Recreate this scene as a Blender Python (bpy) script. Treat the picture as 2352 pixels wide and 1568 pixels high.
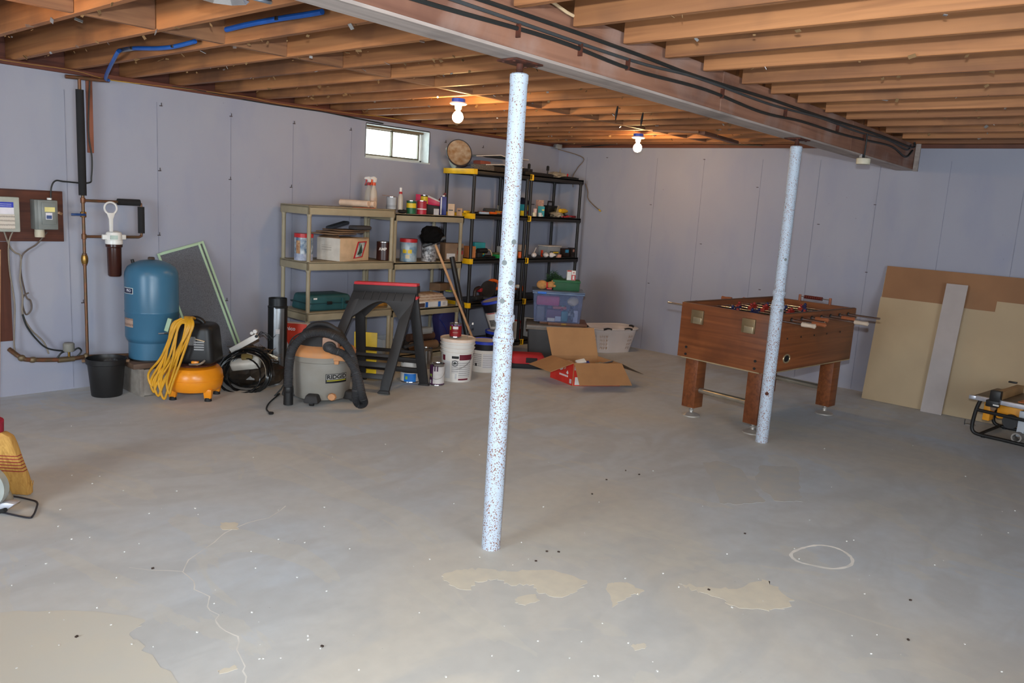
import bpy, bmesh, math, random
import numpy as np
from mathutils import Matrix, Vector, Euler
from math import pi, sin, cos, radians
rnd = random.Random(7)
for o in list(bpy.data.objects):
    bpy.data.objects.remove(o)
SC = bpy.context.scene
COL = SC.collection

# ------------------------------------------------------------------ camera
CP = Vector((-7.8437, -6.2529, 1.5609))
YAW, PITCH, ROLL, FPX = radians(41.03036), radians(9.78885), radians(3.56372), 1832.24
_f = Vector((cos(YAW)*cos(PITCH), sin(YAW)*cos(PITCH), -sin(PITCH)))
_r = Vector((sin(YAW), -cos(YAW), 0)); _u = _r.cross(_f)
RR = cos(ROLL)*_r + sin(ROLL)*_u
UU = -sin(ROLL)*_r + cos(ROLL)*_u
cam = bpy.data.cameras.new('camera'); cam.sensor_width = 36; cam.lens = FPX/2352*36
cam.clip_start = .05
camo = bpy.data.objects.new('camera', cam); COL.objects.link(camo)
m4 = Matrix((RR, UU, -_f)).transposed().to_4x4(); m4.translation = CP
camo.matrix_world = m4
SC.camera = camo
# ------------------------------------------------------------------ world, lights, exposure
SC.view_settings.view_transform = 'Standard'; SC.view_settings.look = 'None'
SC.view_settings.gamma = 1; SC.view_settings.use_curve_mapping = False
SC.view_settings.exposure = 0.29
w = bpy.data.worlds.new('sky'); SC.world = w; w.use_nodes = True
w.node_tree.nodes['Background'].inputs[0].default_value = (.86, .95, 1, 1)
w.node_tree.nodes['Background'].inputs[1].default_value = 6.0

def light(name, kind, loc, power, color, size=.1, size_y=None, look=None):
    l = bpy.data.lights.new(name, kind); l.energy = power; l.color = color
    if kind == 'AREA':
        l.size = size
        if size_y: l.shape = 'RECTANGLE'; l.size_y = size_y
    else:
        l.shadow_soft_size = size
    o = bpy.data.objects.new(name, l); COL.objects.link(o); o.location = loc
    if look is not None:
        o.rotation_euler = (Vector(look)-Vector(loc)).to_track_quat('-Z', 'Y').to_euler()
    return o
# the camera's own flash, aimed where the lens looks
fl = light('camera_flash', 'SPOT', CP + UU*.21 - _f*.02, 350, (.88, .95, 1), .025, look=CP + _f*5 + UU*.21)
fl.data.spot_size = radians(100); fl.data.spot_blend = .8
# area lights as daylight from an assumed door and window, unseen behind the camera
light('assumed_daylight_front', 'AREA', (-7.0, -9.42, 1.25), 70, (.72, .86, 1), 2.6, 1.9, look=(-6.4, -5, 0))
light('assumed_daylight_left', 'AREA', (-10.92, -4.0, 1.35), 105, (.72, .86, 1), 1.8, 1.6, look=(-3, -3.4, .2))

# ------------------------------------------------------------------ pixel helpers (photograph 2352x1568 -> points in the room)
def ray(px, py): return _f + RR*((px-1176)/FPX*1.0) * 1 - UU*((py-784)/FPX)
def FL(px, py, z=0.0):
    d = ray(px, py); t = (z-CP.z)/d.z; return CP + d*t
def WY(px, py, y=0.0):
    d = ray(px, py); t = (y-CP.y)/d.y; return CP + d*t
def WX(px, py, x=0.0):
    d = ray(px, py); t = (x-CP.x)/d.x; return CP + d*t
def PJ(p):
    d = Vector(p)-CP; z = d.dot(_f); return (1176+FPX*d.dot(RR)/z, 784-FPX*d.dot(UU)/z)
def XON(px, y, z):
    a, b = -8.0, 2.0
    for _ in range(40):
        m = (a+b)/2
        if PJ((m, y, z))[0] < px: a = m
        else: b = m
    return a
def FRONT(px, py, r, z=0.0):       # centre of a round base whose nearest point is seen at the pixel
    p = FL(px, py, z); d = p-CP; d.z = 0; d.normalize(); return p + d*r
FACE = radians(-49)

# ------------------------------------------------------------------ materials
def lin(c):
    return tuple(((v/255)/12.92 if v/255 <= .04045 else ((v/255+.055)/1.055)**2.4) for v in c)
MATS = {}
def mat(name, rgb, rough=.55, metal=0, var=.12, scale=9, bump=.0, trans=0, alpha=1, emit=0, rgb2=None, spec=.5, ior=1.45, stretch=(1, 1, 1)):
    if name in MATS: return MATS[name]
    m = bpy.data.materials.new(name); m.use_nodes = True; nt = m.node_tree; N = nt.nodes; L = nt.links
    b = N['Principled BSDF']; c = lin(rgb)
    b.inputs['Roughness'].default_value = rough; b.inputs['Metallic'].default_value = metal
    b.inputs['Specular IOR Level'].default_value = spec; b.inputs['IOR'].default_value = ior
    b.inputs['Transmission Weight'].default_value = trans; b.inputs['Alpha'].default_value = alpha
    tc = N.new('ShaderNodeTexCoord'); mp = N.new('ShaderNodeMapping'); mp.inputs['Scale'].default_value = stretch
    L.new(tc.outputs['Object'], mp.inputs[0])
    no = N.new('ShaderNodeTexNoise'); no.inputs['Scale'].default_value = scale; no.inputs['Detail'].default_value = 5
    L.new(mp.outputs[0], no.inputs['Vector'])
    mx = N.new('ShaderNodeMix'); mx.data_type = 'RGBA'
    c2 = lin(rgb2) if rgb2 else tuple(v*(1+var) for v in c)
    c1 = c if rgb2 else tuple(v*(1-var) for v in c)
    mx.inputs[6].default_value = (*c1, 1); mx.inputs[7].default_value = (*c2, 1)
    rp = N.new('ShaderNodeMapRange'); rp.inputs[1].default_value = .35; rp.inputs[2].default_value = .65
    L.new(no.outputs[0], rp.inputs[0]); L.new(rp.outputs[0], mx.inputs[0])
    L.new(mx.outputs[2], b.inputs['Base Color'])
    if bump:
        bu = N.new('ShaderNodeBump'); bu.inputs['Strength'].default_value = bump; bu.inputs['Distance'].default_value = .01
        L.new(no.outputs[0], bu.inputs['Height']); L.new(bu.outputs[0], b.inputs['Normal'])
    if emit:
        b.inputs['Emission Color'].default_value = (*c, 1); b.inputs['Emission Strength'].default_value = emit
    MATS[name] = m; return m

def wood(name, a, b_, axis=1, scale=3, rough=.65, ring=18, knots=True, c3=None):
    """grain stretched along the given object axis"""
    if name in MATS: return MATS[name]
    m = bpy.data.materials.new(name); m.use_nodes = True; nt = m.node_tree; N = nt.nodes; L = nt.links
    b = N['Principled BSDF']; b.inputs['Roughness'].default_value = rough
    tc = N.new('ShaderNodeTexCoord'); mp = N.new('ShaderNodeMapping')
    s = [ring]*3; s[axis] = .7; mp.inputs['Scale'].default_value = s
    oi = N.new('ShaderNodeObjectInfo'); ad = N.new('ShaderNodeVectorMath'); ad.operation = 'ADD'
    mu = N.new('ShaderNodeMath'); mu.operation = 'MULTIPLY'; mu.inputs[1].default_value = 37
    L.new(oi.outputs['Random'], mu.inputs[0]); L.new(tc.outputs['Object'], ad.inputs[0]); L.new(mu.outputs[0], ad.inputs[1])
    L.new(ad.outputs[0], mp.inputs[0])
    n1 = N.new('ShaderNodeTexNoise'); n1.inputs['Scale'].default_value = 1; n1.inputs['Detail'].default_value = 6; n1.inputs['Distortion'].default_value = 1.2
    L.new(mp.outputs[0], n1.inputs['Vector'])
    n2 = N.new('ShaderNodeTexNoise'); n2.inputs['Scale'].default_value = scale; n2.inputs['Detail'].default_value = 4
    L.new(ad.outputs[0], n2.inputs['Vector'])
    r1 = N.new('ShaderNodeMapRange'); r1.inputs[1].default_value = .35; r1.inputs[2].default_value = .68; L.new(n1.outputs[0], r1.inputs[0])
    mx = N.new('ShaderNodeMix'); mx.data_type = 'RGBA'; mx.inputs[6].default_value = (*lin(a), 1); mx.inputs[7].default_value = (*lin(b_), 1)
    L.new(r1.outputs[0], mx.inputs[0])
    r2 = N.new('ShaderNodeMapRange'); r2.inputs[1].default_value = .5; r2.inputs[2].default_value = .72; r2.inputs[4].default_value = .75; L.new(n2.outputs[0], r2.inputs[0])
    m2 = N.new('ShaderNodeMix'); m2.data_type = 'RGBA'; m2.inputs[7].default_value = (*lin(c3 or tuple(v*.62 for v in a)), 1)
    L.new(mx.outputs[2], m2.inputs[6]); L.new(r2.outputs[0], m2.inputs[0])
    # board-to-board tint
    hs = N.new('ShaderNodeHueSaturation'); mr = N.new('ShaderNodeMapRange'); mr.inputs[3].default_value = .85; mr.inputs[4].default_value = 1.12
    L.new(oi.outputs['Random'], mr.inputs[0]); L.new(mr.outputs[0], hs.inputs['Value']); L.new(m2.outputs[2], hs.inputs['Color'])
    L.new(hs.outputs[0], b.inputs['Base Color'])
    bu = N.new('ShaderNodeBump'); bu.inputs['Strength'].default_value = .25; bu.inputs['Distance'].default_value = .004
    L.new(n1.outputs[0], bu.inputs['Height']); L.new(bu.outputs[0], b.inputs['Normal'])
    MATS[name] = m; return m

def print_mat(name, base, ink, sx=60, sy=90):
    """flat print: rows of tiny illegible type"""
    if name in MATS: return MATS[name]
    m = mat(name, base, .6); nt = m.node_tree; N = nt.nodes; L = nt.links; b = N['Principled BSDF']
    tc = N.new('ShaderNodeTexCoord'); mp = N.new('ShaderNodeMapping'); mp.inputs['Scale'].default_value = (sx, sx, sy)
    L.new(tc.outputs['Object'], mp.inputs[0])
    br = N.new('ShaderNodeTexNoise'); br.inputs['Scale'].default_value = 3; L.new(mp.outputs[0], br.inputs['Vector'])
    wv = N.new('ShaderNodeTexWave'); wv.bands_direction = 'Z'; wv.inputs['Scale'].default_value = sy/8; L.new(tc.outputs['Object'], wv.inputs['Vector'])
    mu = N.new('ShaderNodeMath'); mu.operation = 'MULTIPLY'; L.new(br.outputs[0], mu.inputs[0]); L.new(wv.outputs['Fac'], mu.inputs[1])
    r = N.new('ShaderNodeMapRange'); r.inputs[1].default_value = .3; r.inputs[2].default_value = .42; r.inputs[4].default_value = .6; L.new(mu.outputs[0], r.inputs[0])
    mx = N.new('ShaderNodeMix'); mx.data_type = 'RGBA'; mx.inputs[6].default_value = (*lin(base), 1); mx.inputs[7].default_value = (*lin(ink), 1)
    L.new(r.outputs[0], mx.inputs[0]); L.new(mx.outputs[2], b.inputs['Base Color'])
    return m

def speck_mat(name, rgb, spot, scale=60, lo=.62, hi=.66, big=None, rough=.5):
    if name in MATS: return MATS[name]
    m = mat(name, rgb, rough, var=.05); nt = m.node_tree; N = nt.nodes; L = nt.links; b = N['Principled BSDF']
    tc = N.new('ShaderNodeTexCoord'); n = N.new('ShaderNodeTexNoise'); n.inputs['Scale'].default_value = scale; n.inputs['Detail'].default_value = 2
    L.new(tc.outputs['Object'], n.inputs['Vector'])
    n2 = N.new('ShaderNodeTexNoise'); n2.inputs['Scale'].default_value = 5; L.new(tc.outputs['Object'], n2.inputs['Vector'])
    mu = N.new('ShaderNodeMath'); mu.operation = 'MULTIPLY_ADD'; mu.inputs[1].default_value = .22; L.new(n2.outputs[0], mu.inputs[0]); 
    L.new(n.outputs[0], mu.inputs[2])
    sx = N.new('ShaderNodeSeparateXYZ'); L.new(tc.outputs['Object'], sx.inputs[0])
    lowz = N.new('ShaderNodeMapRange'); lowz.inputs[1].default_value = 1.5; lowz.inputs[2].default_value = .02; lowz.inputs[4].default_value = .055
    L.new(sx.outputs[2], lowz.inputs[0])
    ad = N.new('ShaderNodeMath'); ad.operation = 'ADD'; L.new(mu.outputs[0], ad.inputs[0]); L.new(lowz.outputs[0], ad.inputs[1])
    r = N.new('ShaderNodeMapRange'); r.inputs[1].default_value = lo+.11; r.inputs[2].default_value = hi+.11; L.new(ad.outputs[0], r.inputs[0])
    mx = N.new('ShaderNodeMix'); mx.data_type = 'RGBA'; mx.inputs[6].default_value = (*lin(rgb), 1); mx.inputs[7].default_value = (*lin(spot), 1)
    L.new(r.outputs[0], mx.inputs[0]); L.new(mx.outputs[2], b.inputs['Base Color'])
    return m

def floor_mat():
    m = bpy.data.materials.new('concrete_floor'); m.use_nodes = True; nt = m.node_tree; N = nt.nodes; L = nt.links
    b = N['Principled BSDF']; b.inputs['Roughness'].default_value = .62; b.inputs['Specular IOR Level'].default_value = .35
    tc = N.new('ShaderNodeTexCoord')
    def noise(s, d=5, dist=0, st=(1, 1, 1)):
        mp = N.new('ShaderNodeMapping'); mp.inputs['Scale'].default_value = st; L.new(tc.outputs['Object'], mp.inputs[0])
        n = N.new('ShaderNodeTexNoise'); n.inputs['Scale'].default_value = s; n.inputs['Detail'].default_value = d; n.inputs['Distortion'].default_value = dist
        L.new(mp.outputs[0], n.inputs['Vector']); return n.outputs[0]
    def rng(x, a, b2, c=0, d=1):
        r = N.new('ShaderNodeMapRange'); r.inputs[1].default_value = a; r.inputs[2].default_value = b2; r.inputs[3].default_value = c; r.inputs[4].default_value = d
        L.new(x, r.inputs[0]); return r.outputs[0]
    def mixc(f, a, c):
        x = N.new('ShaderNodeMix'); x.data_type = 'RGBA'; L.new(f, x.inputs[0])
        if isinstance(a, tuple): x.inputs[6].default_value = (*lin(a), 1)
        else: L.new(a, x.inputs[6])
        if isinstance(c, tuple): x.inputs[7].default_value = (*lin(c), 1)
        else: L.new(c, x.inputs[7])
        return x.outputs[2]
    c = mixc(rng(noise(.55, 6, .6), .38, .66), (198, 206, 214), (205, 199, 188))
    c = mixc(rng(noise(1.1, 7, 1.5, (1, 2.3, 1)), .47, .60, 0, .5), c, (186, 186, 184))
    c = mixc(rng(noise(.9, 8, 2.2, (2, .8, 1)), .585, .60, 0, .35), c, (212, 206, 192))
    c = mixc(rng(noise(14, 6), .3, .75, 0, .2), c, (160, 158, 154))
    c = mixc(rng(noise(48, 2), .76, .79, 0, .8), c, (212, 210, 205))
    c = mixc(rng(noise(60, 2), .79, .80, 0, .7), c, (60, 52, 45))
    L.new(c, b.inputs['Base Color'])
    bu = N.new('ShaderNodeBump'); bu.inputs['Strength'].default_value = .12; bu.inputs['Distance'].default_value = .01
    L.new(noise(9, 8), bu.inputs['Height']); L.new(bu.outputs[0], b.inputs['Normal'])
    return m

def wall_mat():
    m = bpy.data.materials.new('painted_concrete_wall'); m.use_nodes = True; nt = m.node_tree; N = nt.nodes; L = nt.links
    b = N['Principled BSDF']; b.inputs['Roughness'].default_value = .85; b.inputs['Specular IOR Level'].default_value = .2
    tc = N.new('ShaderNodeTexCoord')
    def noise(s, d=5, st=(1, 1, 1)):
        mp = N.new('ShaderNodeMapping'); mp.inputs['Scale'].default_value = st; L.new(tc.outputs['Object'], mp.inputs[0])
        n = N.new('ShaderNodeTexNoise'); n.inputs['Scale'].default_value = s; n.inputs['Detail'].default_value = d
        L.new(mp.outputs[0], n.inputs['Vector']); return n.outputs[0]
    def mx(f, lo, hi, a, c, k=1):
        r = N.new('ShaderNodeMapRange'); r.inputs[1].default_value = lo; r.inputs[2].default_value = hi; r.inputs[4].default_value = k; L.new(f, r.inputs[0])
        x = N.new('ShaderNodeMix'); x.data_type = 'RGBA'; L.new(r.outputs[0], x.inputs[0])
        if isinstance(a, tuple): x.inputs[6].default_value = (*lin(a), 1)
        else: L.new(a, x.inputs[6])
        x.inputs[7].default_value = (*lin(c), 1); return x.outputs[2]
    c = mx(noise(.8, 6), .35, .65, (164, 165, 176), (157, 158, 172))
    c = mx(noise(4, 8, (1, 1, .4)), .5, .75, c, (146, 150, 172), .5)
    c = mx(noise(30, 3), .72, .78, c, (130, 126, 132), .6)
    L.new(c, b.inputs['Base Color'])
    bu = N.new('ShaderNodeBump'); bu.inputs['Strength'].default_value = .15; bu.inputs['Distance'].default_value = .01
    L.new(noise(12, 8), bu.inputs['Height']); L.new(bu.outputs[0], b.inputs['Normal'])
    return m

# ------------------------------------------------------------------ mesh builder
def smooth_pts(pts, k=6, closed=False):
    P = [Vector(p) for p in pts]; n = len(P); out = []
    rngi = range(n) if closed else range(n-1)
    for i in rngi:
        a = P[(i-1) % n] if closed else P[max(i-1, 0)]; b = P[i]; c = P[(i+1) % n]; d = P[(i+2) % n] if closed else P[min(i+2, n-1)]
        for j in range(k):
            t = j/k; out.append(.5*((2*b)+(c-a)*t+(2*a-5*b+4*c-d)*t*t+(3*b-a-3*c+d)*t**3))
    if not closed: out.append(P[-1])
    return out

class M:
    def __init__(s): s.v = []; s.f = []; s.m = []
    def add(s, vs, fs, mi=0):
        o = len(s.v); s.v += [tuple(v) for v in vs]; s.f += [tuple(i+o for i in f) for f in fs]; s.m += [mi]*len(fs); return s
    def box(s, c, d, rot=None, mi=0, taper=1.0):
        c = Vector(c); R_ = Euler(rot).to_matrix() if rot and not isinstance(rot, Matrix) else (rot or Matrix.Identity(3))
        vs = []
        for z in (-.5, .5):
            k = taper if z > 0 else 1
            for x, y in ((-.5, -.5), (.5, -.5), (.5, .5), (-.5, .5)): vs.append(c + R_ @ Vector((x*d[0]*k, y*d[1]*k, z*d[2])))
        return s.add(vs, [(3, 2, 1, 0), (4, 5, 6, 7), (0, 1, 5, 4), (1, 2, 6, 5), (2, 3, 7, 6), (3, 0, 4, 7)], mi)
    def cyl(s, a, b, r, r2=None, n=18, mi=0, caps=True):
        a = Vector(a); b = Vector(b); r2 = r if r2 is None else r2; d = (b-a).normalized()
        x = d.orthogonal().normalized(); y = d.cross(x); vs = []
        for p, q in ((a, r), (b, r2)):
            for i in range(n): t = 2*pi*i/n; vs.append(p+x*cos(t)*q+y*sin(t)*q)
        fs = [(i, (i+1) % n, n+(i+1) % n, n+i) for i in range(n)]
        if caps: fs += [tuple(range(n-1, -1, -1)), tuple(range(n, 2*n))]
        return s.add(vs, fs, mi)
    def lathe(s, prof, c=(0, 0, 0), n=28, mi=0, sx=1, sy=1, R_=None, caps=True):
        vs = []; c = Vector(c)
        for r, z in prof:
            for i in range(n):
                t = 2*pi*i/n; v = Vector((cos(t)*r*sx, sin(t)*r*sy, z))
                if R_: v = R_ @ v
                vs.append(c+v)
        fs = []
        for k in range(len(prof)-1):
            for i in range(n): fs.append((k*n+i, k*n+(i+1) % n, (k+1)*n+(i+1) % n, (k+1)*n+i))
        if caps and prof[0][0] > 1e-6: fs.append(tuple(range(n-1, -1, -1)))
        if caps and prof[-1][0] > 1e-6: fs.append(tuple((len(prof)-1)*n+i for i in range(n)))
        return s.add(vs, fs, mi)
    def tube(s, pts, r, n=8, closed=False, mi=0, k=0):
        P = smooth_pts(pts, k, closed) if k else [Vector(p) for p in pts]; N_ = len(P)
        vs = []; prev = None
        for i, p in enumerate(P):
            a = P[(i-1) % N_] if closed or i else P[0]; b = P[(i+1) % N_] if closed or i < N_-1 else P[-1]
            d = (b-a); d = d.normalized() if d.length > 1e-9 else Vector((0, 0, 1))
            if prev is None: x = d.orthogonal().normalized()
            else:
                x = prev - d*prev.dot(d); x = x.normalized() if x.length > 1e-6 else d.orthogonal().normalized()
            prev = x; y = d.cross(x); q = r(i/(N_-1)) if callable(r) else r
            for j in range(n): t = 2*pi*j/n; vs.append(p+x*cos(t)*q+y*sin(t)*q)
        fs = []
        for i in range(N_ if closed else N_-1):
            for j in range(n): fs.append((i*n+j, i*n+(j+1) % n, ((i+1) % N_)*n+(j+1) % n, ((i+1) % N_)*n+j))
        if not closed: fs += [tuple(range(n-1, -1, -1)), tuple((N_-1)*n+j for j in range(n))]
        return s.add(vs, fs, mi)
    def slab(s, poly, off, mi=0):
        """closed polygon of 3D points extruded by vector off"""
        n = len(poly); off = Vector(off); P = [Vector(p) for p in poly]
        vs = P+[p+off for p in P]
        return s.add(vs, [tuple(range(n-1, -1, -1)), tuple(range(n, 2*n))]+[(i, (i+1) % n, n+(i+1) % n, n+i) for i in range(n)], mi)
    def ell(s, c, r, n=14, mi=0, jit=0):
        rings = n//2; c = Vector(c); vs = [c+Vector((0, 0, -r[2]))]; fs = []
        for i in range(1, rings):
            t = -pi/2+pi*i/rings
            for j in range(n):
                a = 2*pi*j/n; k = 1+jit*(rnd.random()-.5)
                vs.append(c+Vector((cos(t)*cos(a)*r[0]*k, cos(t)*sin(a)*r[1]*k, sin(t)*r[2]*k)))
        vs.append(c+Vector((0, 0, r[2]))); T = len(vs)-1
        for j in range(n): fs.append((0, 1+(j+1) % n, 1+j)); fs.append((T, 1+(rings-2)*n+j, 1+(rings-2)*n+(j+1) % n))
        for i in range(rings-2):
            for j in range(n): fs.append((1+i*n+j, 1+i*n+(j+1) % n, 1+(i+1)*n+(j+1) % n, 1+(i+1)*n+j))
        return s.add(vs, fs, mi)
    def build(s, name, mats, parent=None, bevel=0, sm=True, loc=None, rot=None, seg=2):
        me = bpy.data.meshes.new(name); me.from_pydata(s.v, [], s.f)
        if not isinstance(mats, (list, tuple)): mats = [mats]
        for q in mats: me.materials.append(q)
        me.polygons.foreach_set('material_index', s.m); me.update()
        bm = bmesh.new(); bm.from_mesh(me)
        bmesh.ops.recalc_face_normals(bm, faces=bm.faces)
        if bevel:
            ed = [e for e in bm.edges if len(e.link_faces) == 2 and e.calc_face_angle(0) > .5]
            bmesh.ops.bevel(bm, geom=ed, offset=bevel, segments=seg, profile=.5, affect='EDGES', clamp_overlap=True)
        bm.to_mesh(me); bm.free()
        if sm:
            me.polygons.foreach_set('use_smooth', [True]*len(me.polygons)); me.set_sharp_from_angle(angle=radians(38))
        o = bpy.data.objects.new(name, me); COL.objects.link(o)
        if parent: o.parent = parent
        if loc is not None: o.location = loc
        if rot is not None: o.rotation_euler = rot
        return o

def tag(o, label, cat, group=None, kind=None):
    o['label'] = label; o['category'] = cat
    if group: o['group'] = group
    if kind: o['kind'] = kind
    return o
def thing(name, label, cat, loc=(0, 0, 0), rz=0, group=None):
    o = bpy.data.objects.new(name, None); COL.objects.link(o); o.empty_display_size = .05
    o.location = loc; o.rotation_euler = (0, 0, rz); return tag(o, label, cat, group)
def solo(m, name, mt, label, cat, loc=(0, 0, 0), rz=0, group=None, bevel=0, rot=None, kind=None):
    o = m.build(name, mt, None, bevel); o.location = loc; o.rotation_euler = rot or (0, 0, rz)
    return tag(o, label, cat, group, kind)
def struct(m, name, mt, parent=None, bevel=0):
    o = m.build(name, mt, parent, bevel, sm=False)
    if not parent: o['kind'] = 'structure'
    return o
def copy_tree(o, parent=None):
    c = o.copy(); COL.objects.link(c); c.parent = parent
    for ch in [x for x in bpy.data.objects if x.parent == o]: copy_tree(ch, c)
    return c
def text(body, size, fn, bold=.0, extrude=.0, align='CENTER', sy=1.0):
    """lettering as a mesh, every vertex sent through fn(u, v, d)"""
    cu = bpy.data.curves.new('txt', 'FONT'); cu.body = body; cu.size = size; cu.align_x = align; cu.align_y = 'CENTER'; cu.offset = bold*size; cu.resolution_u = 3
    o = bpy.data.objects.new('txt', cu); me = bpy.data.meshes.new_from_object(o)
    m = M(); m.add([fn(v.co.x, v.co.y*sy) for v in me.vertices], [tuple(p.vertices) for p in me.polygons])
    bpy.data.objects.remove(o); bpy.data.curves.remove(cu); return m

# palette
black = mat('black_plastic', (30, 29, 29), .45); dark = mat('dark_plastic', (44, 43, 43), .55)
rubber = mat('black_rubber', (26, 26, 27), .7); steel = mat('galvanised_steel', (165, 168, 172), .35, .9)
chrome = mat('chrome', (215, 215, 215), .15, 1); white = mat('white_plastic', (226, 222, 216), .4, var=.04)
copper = mat('aged_copper_pipe', (128, 84, 60), .45, .55, rgb2=(104, 84, 62), scale=22)
foam = mat('pipe_insulation_foam', (34, 33, 34), .9)
card = mat('brown_cardboard', (168, 128, 88), .85, rgb2=(156, 118, 82), scale=6)
cardd = mat('dark_cardboard', (120, 92, 68), .85)
paper = mat('pale_paper', (205, 190, 170), .8)
beigep = mat('beige_shelf_plastic', (158, 146, 120), .55, var=.06)
yellow = mat('yellow_plastic', (236, 184, 24), .4); red = mat('red_plastic', (190, 40, 42), .45)
orange = mat('orange_plastic', (226, 96, 24), .45); navy = mat('navy_blue', (32, 44, 120), .45)
teal = mat('teal_print', (40, 150, 160), .5); green = mat('green_plastic', (30, 110, 60), .5)
rust = mat('rusty_iron', (96, 50, 34), .8, .2, rgb2=(60, 34, 26), scale=30)
clear = mat('clear_plastic', (235, 238, 240), .12, trans=.92, var=0, ior=1.1)
wdk = wood('dark_lumber', (122, 80, 58), (92, 58, 42), 0)

# ================================================================== STRUCTURE
H = 2.266; HJ = 2.303; XL, YF = -11.0, -9.5
fmat = floor_mat(); wmat = wall_mat()
fl_o = struct(M().box(((XL)/2, YF/2, -.06), (-XL+.4, -YF+.4, .12)), 'floor', fmat)
# wall_back lies in plane y=0 with an opening for the window
wx0, wx1, wz0, wz1 = -2.955, -2.14, 1.915, 2.225
wb = M()
def panel(m, x0, x1, z0, z1): m.box(((x0+x1)/2, .11, (z0+z1)/2), (x1-x0, .22, z1-z0))
panel(wb, XL-.2, wx0, 0, H); panel(wb, wx1, .2, 0, H); panel(wb, wx0, wx1, 0, wz0); panel(wb, wx0, wx1, wz1, H)
wback = struct(wb, 'wall_back', wmat)
wright = struct(M().box((.11, YF/2-.1, H/2), (.22, -YF+.2, H)), 'wall_right', wmat)
wf = M()
wf.box(((XL-8.3)/2-.0, YF-.11, H/2), (2.7+.0, .22, H)); wf.box((-2.85, YF-.11, H/2), (5.7, .22, H)); wf.box((-7.0, YF-.11, H-.02), (2.6, .22, .04)); wf.box((-7.0, YF-.11, .14), (2.6, .22, .28))
struct(wf, 'wall_front', wmat)  # opening left for the assumed door
wl = M(); wl.box((XL-.11, (0-3.1)/2, H/2), (.22, 3.1, H)); wl.box((XL-.11, (YF-4.9)/2, H/2), (.22, 4.6, H)); wl.box((XL-.11, -4.0, .25), (.22, 1.8, .5)); wl.box((XL-.11, -4, H-.05), (.22, 1.8, .1))
struct(wl, 'wall_left', wmat)  # opening left for the assumed window
whitef = mat('white_window_frame', (222, 224, 218), .5, var=.03)
for nm, c, sx, sy in (('assumed_door_1', (-7.0, YF-.05, 1.25), 2.6, 0), ('assumed_window_2', (XL-.05, -4.0, 1.33), 0, 1.8)):  # assumed door and window, never in view, framing the daylight area lights
    m = M(); z0, z1 = (.28, H-.04) if nm == 'assumed_door_1' else (.5, H-.1)
    for k in (-.5, 0, .5): m.box((c[0]+k*sx*.98, c[1]+k*sy*.98, (z0+z1)/2), (.06, .06, z1-z0))
    for z in (z0+.03, z1-.03): m.box((c[0], c[1], z), (sx or .06, sy or .06, .06))
    struct(m, nm, whitef)
# form seams and ties cast in the concrete
seam = mat('seam_concrete', (136, 138, 152), .9)
for px, y0 in ((365, 600), (530, 500), (672, 400), (805, 400), (150, 300)):
    x = WY(px, y0).x
    M().box((x, -.001, H/2-.05), (.0045, .002, H-.12)).build('form_seam', seam, wback, sm=False)
for px in (1340, 1500, 1607, 1740, 1872, 2010, 2170, 2345):
    y = WX(px, 480).y
    M().box((-.001, y, H/2-.05), (.002, .0045, H-.12)).build('form_seam', seam, wright, sm=False)
tie = mat('rusty_form_tie', (74, 62, 60), .9)
for px, py in ((369, 243), (530, 267), (675, 284), (805, 299), (1023, 327), (1109, 339), (366, 392), (528, 412), (840, 425), (668, 430), (190, 695), (365, 540), (700, 600), (520, 690)):
    p = WY(px, py); M().box((p.x, -.004, p.z), (.022, .008, .006)).box((p.x+.004, -.004, p.z+.012), (.003, .006, .022)).build('form_tie', tie, wback, sm=False)
for px, py in ((1395, 362), (1495, 470), (1618, 366), (1740, 430), (1880, 515), (2010, 470), (1800, 560), (1610, 560), (1490, 650), (1745, 665), (1990, 625)):
    p = WX(px, py); M().box((-.004, p.y, p.z), (.008, .02, .006)).build('form_tie', tie, wright, sm=False)

# window_1
glass = mat('window_glass', (240, 250, 245), .05, trans=1, var=0, ior=1.02)
m = M(); wc, wzc = (wx0+wx1)/2, (wz0+wz1)/2
W_, HH = wx1-wx0, wz1-wz0
win = M()
for z, hh in ((wz0+.012, .024), (wz1-.014, .028)): win.box((wc, .13, z), (W_, .05, hh))
for x in (wx0+.012, wx1-.02): win.box((x, .13, wzc), (.026, .05, HH))
win = win.build('window_1', whitef, None, bevel=.002); win['kind'] = 'structure'
alum = mat('weathered_sash', (120, 112, 96), .6, .2)
for x0, x1, y in ((wx0+.02, wc+.01, .12), (wc-.01, wx1-.05, .105)):
    m = M(); t = .016
    for z in (wz0+.03, wz1-.03): m.box(((x0+x1)/2, y, z), (x1-x0, .018, t))
    for x in (x0+t/2, x1-t/2): m.box((x, y, wzc), (t, .018, HH-.06))
    s_ = m.build('sash', alum, win)
    M().box(((x0+x1)/2, y, wzc), (x1-x0-.02, .004, HH-.07)).build('pane', glass, s_)
rev = mat('painted_reveal', (205, 210, 208), .7)
m = M(); m.box((wc, .05, wz0-.004), (W_+.02, .12, .012)); m.box((wx1+.001, .055, wzc), (.01, .11, HH)); m.box((wx0-.001, .055, wzc), (.01, .11, HH)); m.box((wc, .055, wz1+.002), (W_, .11, .012))
m.build('reveal', rev, win)
m = M(); m.box((wc, .10, wz1-.012), (W_-.02, .03, .02)); m.build('head_rail', wood('rotten_wood', (120, 96, 66), (70, 56, 40), 0), win)

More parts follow.
